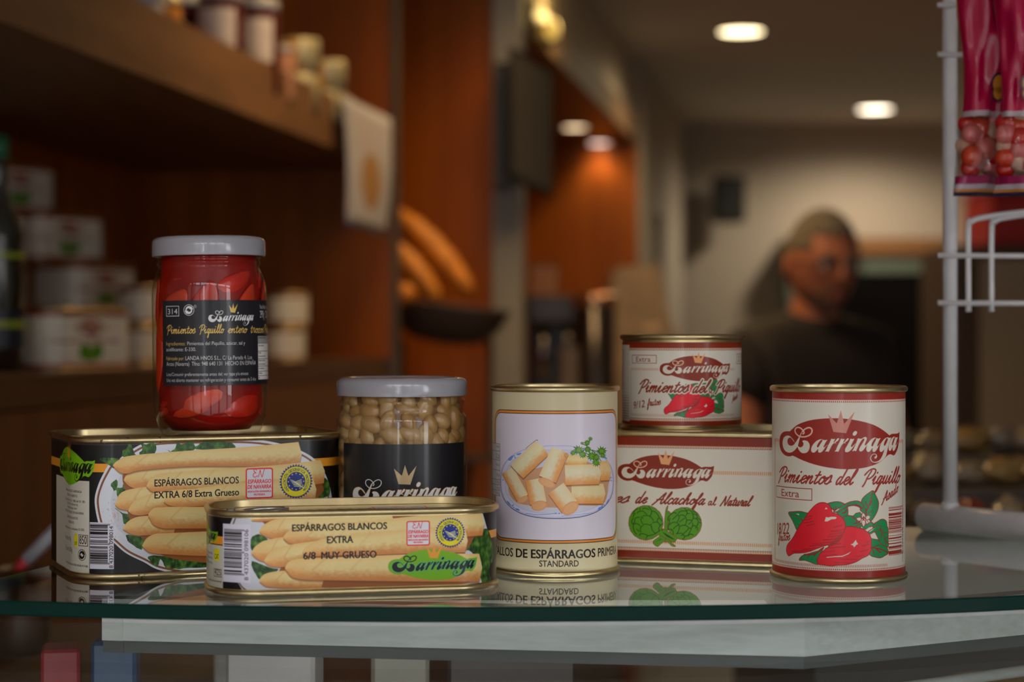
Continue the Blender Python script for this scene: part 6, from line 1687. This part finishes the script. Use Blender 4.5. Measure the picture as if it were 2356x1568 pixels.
NT0, NT1 = 4.82, 7.45
niche = thing('back_cabinet', 'orange wood serving niche with spotlit soffit behind the cans', 'cabinet', LW(6, 0, 0)); n0 = Vector(LW(6, 0, 0))
spart('back_panel', NT0, NT1, -.36, -.33, 0, H+.74, WOODO, niche, n0)
spart('end_panel', NT1, NT1+.04, -.36, .18, 0, H+.74, WOODO, niche, n0)
spart('soffit', NT0, NT1+.04, -.36, .18, H+.74, H+.765, WOODM, niche, n0)
spart('pelmet', NT0, NT1+.04, .165, .185, H+.735, H+.83, mat('pelmet_wood', (.22, .13, .075), .45), niche, n0)
spart('worktop', NT0, NT1, -.33, .17, H-.46, H-.42, mat('worktop_stone', (.25, .20, .16), .3), niche, n0)
spart('base', NT0, NT1, -.33, .13, 0, H-.46, WOODD, niche, n0)
struct(wbox('wall_upper', NT0-.2, NT1+.04, -.36, .16, H+.83, CZ-.002, mat('upper_wall_paint', (.50, .42, .34), .55)))
struct(wbox('wall_pier', NT1+.045, 8.0, -.5, .20, 0, CZ-.002, PLAST))
struct(wbox('wall_corner', 8.42, 9.55, -.5, .20, 0, CZ-.002, PLAST))
struct(wbox('wall_lintel', 8.0, 8.42, -.5, .20, 1.95, CZ-.004, PLAST))
struct(wbox('doorway_fill', 8.0, 8.42, -.45, -.42, 0, 1.95, mat('doorway_shade', (.02, .012, .01), .6)))  # near-black panel paints the dark beyond the doorway

def spot_fitting(name, label, loc, r, power, col, em, parent_kind='lamp', group=None, spread=2.3, target=None, soft=None):
    T = thing(name, label, 'ceiling light', loc, 0, group)
    mb = MB(); mb.lathe([(r, 0), (r*1.14, -.002), (r*1.16, -.006), (r*1.02, -.008), (r, -.003)], n=40, caps=False); mb.build('trim_ring', mat('white_fitting', (.6, .58, .55), .4), T, True)
    mb = MB(); mb.lathe([(.0001, -.0045), (r, -.0045)], n=40, caps=False); mb.build('diffuser', mat('lit_diffuser', (.8, .8, .8), .5, emit=tuple(col)+(em,)), T, True)
    l = lamp('bulb', 'SPOT', (0, 0, -.02), power, col, soft or r, spread, None, T)
    return T
WARM = (1.0, .72, .42); WARM2 = (1.0, .80, .56); NEUT = (1.0, .90, .76)
spot_fitting('ceiling_downlight', 'yellowish round ceiling downlight, nearer of the two', (xy(1705, 6.66), 6.66, CZ), .075, 26, (1.0, .80, .46), 6.5, spread=2.9)
spot_fitting('ceiling_downlight', 'white round ceiling downlight near the back wall', (xy(2013, 8.95), 8.95, CZ), .078, 54, (1.0, .84, .62), 8, spread=2.9)
spot_fitting('soffit_spotlight', 'warm soffit spotlight in the wooden niche, left of the pair', (xy(1323, 6.75), 6.75, H+.74), .045, 2.6, WARM, 4.0, spread=2.2)
spot_fitting('soffit_spotlight', 'pinkish soffit spotlight in the wooden niche, right of the pair', (xy(1377, 7.35), 7.35-.05, H+.74), .043, 2.4, (1, .78, .66), 4.0, spread=2.2)
for (X, Y, p_) in ((.06, 4.18, 20), (.55, 5.1, 22), (-.12, 2.95, 40), (.15, 3.75, 36)):  # unseen lamps; the last is added to light the man's face
    spot_fitting('ceiling_downlight', 'ceiling downlight above the shelves, out of the photo', (X, Y, CZ), .06, p_, (1.0, .66, .30), 5, group='downlights over the shelves', spread=2.2, soft=.22)

wl = thing('glow_blob', 'small yellow glowing lamp on top of the niche pelmet', 'lamp', LW(5.02, .20, H+.785))
mb = MB(); mb.sphere((0, 0, 0), (.018, .10, .026), 20, 12); mb.build('glow_shape', mat('yellow_glow', (.7, .5, .15), .4, emit=(1.0, .62, .12, .75)), wl, True)  # glowing blob stands in for a yellow lamp reflection on the pelmet
mb = MB(); mb.box((-.012, -.01, -.04), (.012, .01, .0)); mb.build('bracket', DARKF, wl)
lamp('bulb', 'POINT', (.05, .1, .05), 1.2, (1.0, .68, .22), .03, parent=wl)  # point light added for the yellow glow on the wall
# things on the niche worktop
zw = H-.42
WP = mat('brown_paper_bag', (.66, .48, .34), .75, noise=((15, 15, 15), .25, 4), bump=(30, .5), bdist=.01)
def paper_bag(px_, Y, w_, h_, label, seed, top):
    R_ = random.Random(seed); vs = []; fs = []; n = 20; rows = 9
    T = None
    for j in range(rows):
        v = j/(rows-1); ww = w_*(1-.05*v if v < .6 else 1-.05-.9*(v-.6)*top); dd = .09*(1-.5*v*top)
        for i in range(n):
            a = 2*math.pi*i/n; c_, s_ = math.cos(a), math.sin(a)
            q = (abs(c_)**4+abs(s_)**4)**-.25
            vs.append((ww/2*c_*q*(1+R_.uniform(-.05, .05)*v), dd*s_*q*(1+R_.uniform(-.12, .12)*v), h_*v+(R_.uniform(-.02, .02) if v > .5 else 0)))
    for j in range(rows-1):
        for i in range(n):
            i2 = (i+1) % n; fs.append((j*n+i, j*n+i2, (j+1)*n+i2, (j+1)*n+i))
    fs.append(tuple(range(n-1, -1, -1))); fs.append(tuple((rows-1)*n+i for i in range(n)))
    o = mesh('paper_bag', vs, fs, WP, None, False, loc=(xy(px_, Y), Y, zw)); tag(o, label, 'bag'); return o
paper_bag(1462, 5.75, .26, .62, 'crumpled brown paper bag with peaked top on the niche worktop', 3, 1.1)
paper_bag(1512, 5.30, .15, .44, 'lower brown paper bag in front of the peaked one', 5, .7)
paper_bag(1335, 6.25, .16, .52, 'darker brown paper bag behind the metal pot', 8, .6)
pot = thing('metal_pot', 'steel pot with copper-coloured shiny rim beside the paper bags', 'pot', (xy(1368, 5.05), 5.05, zw))
mb = MB(); mb.lathe([(.001, .001), (.052, 0), (.055, .01), (.055, .50), (.050, .505), (.050, .45), (.0001, .45)], n=36); mb.build('pot_body', mat('dark_steel', (.16, .14, .13), .2, .9), pot, True)
mb = MB(); mb.lathe([(.056, .495), (.060, .505), (.060, .522), (.054, .53), (.0001, .533)], n=36); mb.build('lid', mat('copper_highlight', (.75, .42, .28), .22, .9), pot, True)  # copper highlight on the steel is put into the lid colour
cfm = thing('coffee_machine', 'dark coffee machine between the pilaster and the metal pot', 'machine', (xy(1275, 5.25), 5.25, zw))
mb = MB(); mb.box((-.075, -.10, 0), (.075, .12, .05), bev=.008); mb.box((-.075, .02, .05), (.075, .12, .50), bev=.008); mb.build('housing', mat('dark_grey_housing', (.035, .028, .024), .35), cfm)
mb = MB(); mb.box((-.08, -.10, .45), (.08, .12, .53), bev=.01); mb.build('head', mat('machine_head', (.06, .045, .038), .3, .5), cfm)
mb = MB(); mb.tube([(-.03, -.06, .30), (-.03, -.06, .45)], .016, 16); mb.tube([(.035, -.06, .34), (.035, -.06, .45)], .012, 16); mb.build('spouts', mat('spout_steel', (.5, .47, .45), .2, 1), cfm, True)
cp = thing('paper_cup_stack', 'tall stack of pale paper cups left of the metal pot', 'cups', (xy(1310, 5.0), 5.0, zw))
mb = MB()
for i in range(12): mb.lathe([(.022, i*.030), (.028, i*.030+.055), (.029, i*.030+.058)], n=24, caps=True)
mb.build('cups', mat('cup_paper', (.40, .30, .24), .6), cp, True)
# light panel beside the pilaster
lp = thing('wall_poster', 'pinkish orange sheet on the niche wall below the screen', 'poster', (xy(1252, 5.3), 5.3, H-.08))
mb = MB(); mb.box((-.036, 0, 0), (.036, .012, .27)); mb.build('sheet', mat('salmon_sheet', (.60, .27, .14), .6), lp)
mb = MB(); mb.box((-.040, .012, -.34), (.040, .05, .28)); mb.build('board', mat('poster_board', (.20, .12, .07), .6), lp)

# ------------------------------------------------------------------ back of the shop
spk = thing('wall_speaker', 'black loudspeaker fixed high on the back wall', 'speaker', (xy(1676, 9.4), 9.4, zy(512, 9.4)))
mb = MB(); mb.box((-.075, -.08, 0), (.075, .08, .225), bev=.01); mb.build('cabinet', mat('speaker_black', (.006, .006, .006), .5), spk)
mb = MB(); mb.box((-.065, -.084, .012), (.065, -.079, .213)); mb.build('grille', mat('speaker_grille', (.01, .01, .01), .8, bump=(300, .5)), spk)
mb = MB(); mb.tube([(0, .07, .11), (.02, .20, .13)], .012, 10); mb.build('bracket', mat('speaker_bracket', (.02, .02, .02), .5), spk, True)
fz = zy(592, 9.42)
fd = thing('refrigerator', 'tall dark refrigerator with grey-green frame behind the man', 'refrigerator', (xy(1985, 9.4), 9.42, 0))
GG = mat('grey_green_frame', (.13, .16, .13), .5)
mb = MB(); mb.box((-.36, 0, 0), (.36, .17, fz), bev=.01); mb.build('body', mat('fridge_black', (.008, .007, .008), .35), fd)
mb = MB(); mb.box((-.37, -.03, fz-.075), (.37, 0, fz+.01)); mb.box((.31, -.03, 0), (.37, 0, fz-.075)); mb.box((-.37, -.03, 0), (-.31, 0, fz-.075)); mb.build('door_frame', GG, fd)
mb = MB(); mb.box((-.31, -.02, .1), (.31, -.005, fz-.075)); mb.build('door_glass', mat('dark_door_glass', (.006, .005, .006), .12), fd)
mb = MB(); mb.box((-.38, -.05, fz+.012), (.42, .16, fz+.095)); o = mb.build('wooden_shelf', mat('back_shelf_wood', (.22, .10, .035), .5), None, loc=(xy(1985, 9.4), 9.42, 0)); tag(o, 'brown wooden board lying on top of the dark refrigerator', 'shelf')
# tall cupboard on the right seen through the rack
cpb = thing('tall_cupboard', 'beige and brown tall cupboard behind the wire rack', 'cupboard', (xy(2300, 6.0), 6.0, 0))
mb = MB(); mb.box((-.14, 0, 0), (.9, .5, 1.72)); mb.build('body', mat('cupboard_brown', (.09, .05, .03), .5), cpb)
for x in (-.065, .19, .45): 
    mb = MB(); mb.box((x-.0, -.02, .1), (x+.16, 0, 1.68)); mb.build('door', mat('cupboard_beige', (.46, .38, .28), .5), cpb)
rb = thing('red_crate', 'red plastic crate on top of the tall cupboard', 'crate', (xy(2290, 5.9), 6.0, 1.72))
mb = MB(); mb.box((.02, .02, 0), (.52, .4, .165), bev=.01); mb.build('body', mat('red_plastic', (.55, .01, .008), .4), rb)
mb = MB(); mb.box((.015, .015, .165), (.525, .405, .185), bev=.004); mb.build('lip', mat('red_lip', (.50, .012, .01), .4), rb)

# goods on a second counter behind the glass, right
sc = thing('back_counter', 'glass-fronted rear counter heaped with packets, seen right of the cans', 'counter', (.62, 2.25, 0))
mb = MB(); mb.box((-.32, -.30, 0), (1.5, .35, H-.215), bev=.01); mb.build('body', mat('counter_grey', (.06, .05, .042), .5), sc)
mb = MB(); mb.box((-.33, -.31, H-.214), (1.5, .36, H-.20), bev=.003); mb.build('top', mat('counter_top', (.12, .10, .085), .3), sc)
mb = MB(); mb.box((0.02, -.33, H-.32), (.03, -.30, H-.05), T=lambda x, y, z: (x+(z-H+.32)*1.3, y, z)); mb.build('end_glass', thin_glass('end_glass_sheet', (.80, .90, .86), 1.5), sc)
R_ = random.Random(17)
cols = [(.34, .24, .13), (.45, .34, .22), (.24, .14, .08), (.50, .30, .09), (.42, .38, .30), (.30, .24, .18), (.5, .06, .03)]
PM = [mat('packet_film', c_, .25, 0, .5, .7, noise=((40, 40, 40), .5, 4), bump=(40, .4), bdist=.004) for c_ in cols]
k = 0
for row, (Y, zz) in enumerate(((2.02, 0), (2.18, .03), (2.36, .055))):
    for i in range(20):
        X = .40+i*.041+R_.uniform(-.006, .006)
        hh_ = .011+R_.uniform(0, .008); mb = MB(); mb.sphere((0, 0, hh_), (.036, .019, hh_), 14, 8)
        vs = [(x*(1+R_.uniform(-.12, .12)), y*(1+R_.uniform(-.2, .2)), max(0, z*(1+R_.uniform(-.15, .25)))) for x, y, z in mb.v]
        col_i = 6 if (row, i) in ((0, 2), (1, 9), (2, 15)) else R_.randrange(6)
        o = mesh('snack_packet', vs, mb.f, PM[col_i], None, True, loc=(X, Y, H-.20+zz*1.0)); o.rotation_euler = (0, 0, R_.uniform(.5, 1.1))
        tag(o, 'crinkled film packet heaped on the rear counter', 'packet', 'packets heaped on the rear counter'); k += 1
for row, zz in ((1, .03), (2, .055)):
    mb = MB(); mb.box((.35, (2.02, 2.10, 2.27)[row], H-.20), (1.4, (2.02, 2.27, 2.5)[row], H-.20+zz)); o = mb.build('display_step', mat('step_board', (.08, .06, .05), .5)); tag(o, ['', 'low front step board under the middle row of packets', 'higher rear step board under the back row of packets'][row], 'board')
# pale rod at the far left, on a small ledge
ld = thing('side_table', 'low brown table between counter and left cabinets', 'table', (-.42, 1.75, 0))
mb = MB(); mb.box((-.16, -.16, H-.30), (.20, .16, H-.285), bev=.003); mb.build('tabletop', WOODD, ld)
for sx in (-.14, .18):
    for sy in (-.14, .14):
        mb = MB(); mb.tube([(sx, sy, 0), (sx, sy, H-.30)], .012, 10); mb.build('leg', WOODD, ld, True)
st_ = thing('pen', 'pale slanting pen with a red end left of the large black tin', 'pen', at(60, 1.72, zy(1320, 1.72)))
mb = MB(); mb.tube([(.0, 0, .012), (.036, .0, .048)], .0060, 12); mb.build('barrel', mat('pale_grey_plastic', (.42, .42, .46), .3), st_, True)
mb = MB(); mb.tube([(-.010, 0, .002), (.0, 0, .012)], [.003, .0062], 12); mb.build('red_end', mat('red_tip', (.5, .02, .03), .4), st_, True)
hol = thing('pen_cup', 'small dark cup holding the slanting pen', 'cup', at(52, 1.735, H-.285))
mb = MB(); mb.lathe([(.001, .001), (.022, 0), (.024, .01), (.024, zy(1320, 1.72)+.004-(H-.285)), (.021, zy(1320, 1.72)-(H-.285)), (.02, .01), (.0001, .01)], n=28); mb.build('cup_body', WOODD, hol, True)
# ------------------------------------------------------------------ the man behind the counter
def skin_mesh(name, nodes, edges, m, parent, sub=2, loc=(0, 0, 0)):
    me = bpy.data.meshes.new(name); me.from_pydata([n[:3] for n in nodes], edges, []); me.update()
    o = bpy.data.objects.new(name, me); C.objects.link(o); o.parent = parent
    sk = o.modifiers.new('skin', 'SKIN'); sk.use_smooth_shade = True
    lay = me.skin_vertices[0].data
    for i, nd in enumerate(nodes):
        r = nd[3]; lay[i].radius = r if isinstance(r, tuple) else (r, r)
    lay[0].use_root = True
    sb = o.modifiers.new('subdivision', 'SUBSURF'); sb.levels = sub; sb.render_levels = sub
    me.materials.append(m)
    return o
MY = 4.2
man = thing('person', 'man with short grey hair, glasses and dark short-sleeved shirt standing behind the counter', 'person', (.675, MY, 0), .42)
SKIN = mat('man_skin', (.52, .19, .11), .5, 0, .4, sss=(.15, (.02, .008, .004), .5), noise=((30, 30, 30), .15, 3))
SHIRT = mat('dark_shirt', (.022, .017, .019), .8, noise=((60, 60, 60), .3, 3), bump=(80, .2))
TROU = mat('dark_trousers', (.012, .012, .015), .8)
# local frame: x right (his left), y back, facing -y; shoulders at 1.40
e = lambda a, b: (a, b)
zS = H-.018
N = [(0, .02, .95, (.150, .100)), (0, .02, 1.08, (.140, .095)), (0, .03, 1.24, (.160, .105)), (0, .035, zS-.02, (.140, .090)), (0, .03, zS+.035, (.062, .062)), (0, .015, zS+.085, (.055, .056)), (0, .0, zS+.13, (.055, .060)),
     (-.155, .03, zS-.035, .058), (-.185, .02, zS-.16, .046), (-.195, -.02, zS-.275, .040), (-.13, -.20, zS-.33, .032), (-.08, -.27, zS-.34, .026), (-.04, -.33, zS-.35, .022),
     (.155, .03, zS-.035, .058), (.185, .02, zS-.16, .046), (.195, -.02, zS-.275, .040), (.14, -.20, zS-.33, .032), (.10, -.27, zS-.34, .026), (.07, -.33, zS-.35, .022),
     (-.085, .02, .86, .085), (-.10, .01, .50, .055), (-.105, .02, .10, .040), (-.11, -.12, .035, .030),
     (.085, .02, .86, .085), (.10, .01, .50, .055), (.105, .02, .10, .040), (.11, -.12, .035, .030)]
E = [e(0, 1), e(1, 2), e(2, 3), e(3, 4), e(4, 5), e(5, 6), e(3, 7), e(7, 8), e(8, 9), e(9, 10), e(10, 11), e(11, 12), e(3, 13), e(13, 14), e(14, 15), e(15, 16), e(16, 17), e(17, 18),
     e(0, 19), e(19, 20), e(20, 21), e(21, 22), e(0, 23), e(23, 24), e(24, 25), e(25, 26)]
# fingers
for (hx, b0_) in ((12, -1), (18, 1)):
    hp_ = N[hx]
    for k, (dx, ln) in enumerate(((-.020, .060), (-.007, .068), (.007, .064), (.020, .050))):
        i0 = len(N); N.append((hp_[0]+dx, hp_[1]-.03, hp_[2]-.004, .0085)); N.append((hp_[0]+dx*1.2, hp_[1]-.03-ln*.55, hp_[2]-.012, .0080)); N.append((hp_[0]+dx*1.2, hp_[1]-.03-ln*.85, hp_[2]-.032, .0065))
        E += [e(hx, i0), e(i0, i0+1), e(i0+1, i0+2)]
    i0 = len(N); sx = -b0_; N.append((hp_[0]+sx*.030, hp_[1]+.005, hp_[2], .0100)); N.append((hp_[0]+sx*.045, hp_[1]-.030, hp_[2]-.008, .0080)); E += [e(hx-1, i0), e(i0, i0+1)]
body = skin_mesh('body', N, E, SKIN, man)
# head: a shaped ellipsoid, joined to the body as one mesh object is not possible with the skin rig, so it is a part
def head_mesh():
    nu, nv = 56, 44; vs = []; fs = []
    for j in range(nv+1):
        ph = math.pi*j/nv
        for i in range(nu):
            th_ = 2*math.pi*i/nu
            x = math.sin(ph)*math.sin(th_); y = -math.sin(ph)*math.cos(th_); z = math.cos(ph)
            X, Y_, Z_ = x*.077, y*.094, z*.116
            f = max(0, -y)
            if z < 0: X *= 1-.28*(-z)**1.4; Y_ *= 1-.10*(-z)
            if z < -.35 and y < 0: Y_ -= .012*f*min(1, (-z-.35)*3)
            g = lambda cx_, cz_, sx, sz: math.exp(-((X-cx_)/sx)**2-((Z_-cz_)/sz)**2)*(1 if y < 0 else 0)
            Y_ -= .026*g(0, -.020, .011, .020)+.014*g(0, .002, .008, .020)          # nose
            Y_ -= .007*(g(-.028, .026, .024, .008)+g(.028, .026, .024, .008))         # brows
            Y_ += .012*(g(-.030, .008, .015, .012)+g(.030, .008, .015, .012))         # eye sockets
            Y_ -= .006*g(0, -.052, .022, .006)+.005*g(0, -.064, .018, .006)-.004*g(0, -.058, .02, .003)
            Y_ -= .009*g(0, -.098, .022, .018)
            vs.append((X, Y_, Z_))
    for j in range(nv):
        for i in range(nu):
            i2 = (i+1) % nu; fs.append((j*nu+i, (j+1)*nu+i, (j+1)*nu+i2, j*nu+i2))
    return vs, fs
hv, hf = head_mesh()
hc = Vector((-.002, -.012, H+.158))
hr = Matrix.Rotation(-.12, 3, 'Z') @ Matrix.Rotation(.16, 3, 'X')
def place(vs): return [tuple(hr @ Vector(v)+hc) for v in vs]
head = mesh('head', place(hv), hf, SKIN, man, True)
BEARD = mat('grey_stubble', (.24, .13, .09), .8, bump=(300, .5)); HAIR_ = mat('short_grey_hair', (.25, .205, .155), .8, noise=((200, 200, 60), .4, 4), bump=(400, .8), bdist=.004)
fmi = []
for f in hf:
    c_ = sum((Vector(hv[i]) for i in f), Vector())/4
    fmi.append(1 if (c_.z < -.052 and c_.y < -.0 and not (abs(c_.x) < .022 and -.070 < c_.z < -.048)) or (-.052 <= c_.z < -.040 and c_.y < -.07 and abs(c_.x) < .030) else 0)
head.data.materials.append(BEARD); head.data.polygons.foreach_set('material_index', fmi)
# lips, ears, hair, glasses, eyes
mb = MB(); mb.sphere((0, -.092, -.058), (.021, .008, .006), 16, 8); mb.v = place(mb.v); mb.build('lips', mat('lips', (.35, .08, .06), .5), head, True)
for sx in (-1, 1):
    mb = MB(); mb.sphere((0, 0, 0), (.006, .014, .026), 14, 10); mb.v = [(x+sx*.077+sx*abs(y)*.2, y+.010, z-.004) for x, y, z in mb.v]; mb.v = place(mb.v); mb.build('ear', SKIN, head, True)
    mb = MB(); mb.sphere((sx*.030, -.077, .008), .0115, 14, 10); mb.v = place(mb.v); mb.build('eye', mat('eye_white', (.45, .42, .40), .2), head, True)
    mb = MB(); mb.sphere((sx*.030+.002, -.0865, .006), (.005, .003, .005), 12, 8); mb.v = place(mb.v); mb.build('iris', mat('iris_dark', (.03, .018, .01), .2), head, True)
    mb = MB(); mb.tube([(sx*.012, -.094, .024), (sx*.030, -.096, .030), (sx*.048, -.082, .025)], [.003, .0042, .002], 8); mb.v = place(mb.v); mb.build('eyebrow', HAIR_, head, True)
hairv = []; hairf = []; keep = {}
for idx, f in enumerate(hf):
    c_ = sum((Vector(hv[i]) for i in f), Vector())/4
    line_z = .072 if c_.y < -.045 else (.045 if c_.y < .0 else (.012 if c_.y < .03 else -.035))
    if abs(c_.x) > .055 and c_.y < 0: line_z = .035
    if c_.z > line_z:
        q = []
        for i in f:
            if i not in keep:
                v = Vector(hv[i]); s_ = 1.035+.02*max(0, v.z/.122); keep[i] = len(hairv); hairv.append((v.x*1.05, v.y*1.04, v.z*s_ if v.z > 0 else v.z))
            q.append(keep[i])
        hairf.append(tuple(q))
hr_o = mesh('hair', place(hairv), hairf, HAIR_, head, True); sm = hr_o.modifiers.new('thickness', 'SOLIDIFY'); sm.thickness = .008; sm.offset = -1
mb = MB()
for sx in (-1, 1):
    ring = [(sx*.031+.023*math.cos(t), -.100+.008*abs(math.cos(t))*(1 if math.cos(t)*sx > 0 else 0), .004+.016*math.sin(t)) for t in np.linspace(0, 6.283, 25)[:-1]]
    mb.tube(ring, .0018, 6, closed=True); mb.tube([(sx*.054, -.092, .008), (sx*.076, -.03, .008), (sx*.080, .012, .004)], .0016, 6)
mb.tube([(-.008, -.101, .006), (0, -.103, .009), (.008, -.101, .006)], .0016, 6)
mb.v = place(mb.v); mb.build('glasses', mat('spectacle_frame', (.012, .010, .010), .3), man, True)
# clothes
SN = [(0, .02, .90, (.172, .118)), (0, .02, 1.08, (.166, .116)), (0, .03, 1.24, (.190, .130)), (0, .035, zS-.03, (.175, .125)), (0, .03, zS+.080, (.092, .088)),
      (-.150, .03, zS-.030, .082), (-.190, .02, zS-.15, .072), (.150, .03, zS-.030, .082), (.190, .02, zS-.15, .072)]
shirt = skin_mesh('shirt', SN, [(0, 1), (1, 2), (2, 3), (3, 4), (3, 5), (5, 6), (3, 7), (7, 8)], SHIRT, man)
mb = MB(); mb.lathe([(.064, zS+.030), (.070, zS+.055), (.066, zS+.072), (.060, zS+.070), (.058, zS+.035)], c=(0, .022, 0), n=30, caps=False)
mb.v = [(x, y, z-.02*max(0, -(y-.02)/.06)) for x, y, z in mb.v]; mb.build('collar', SHIRT, man, True)
TN = [(0, .02, .93, (.165, .115)), (-.088, .02, .84, .100), (-.10, .01, .50, .070), (-.105, .02, .10, .060), (.088, .02, .84, .100), (.10, .01, .50, .070), (.105, .02, .10, .060)]
skin_mesh('trousers', TN, [(0, 1), (1, 2), (2, 3), (0, 4), (4, 5), (5, 6)], TROU, man)
for sx in (-1, 1):
    mb = MB(); mb.sphere((sx*.11, -.06, .042), (.048, .135, .042), 18, 10); mb.v = [(x, y, max(z, .0)) for x, y, z in mb.v]; mb.build('shoe', mat('black_shoe', (.01, .01, .01), .3), man, True)
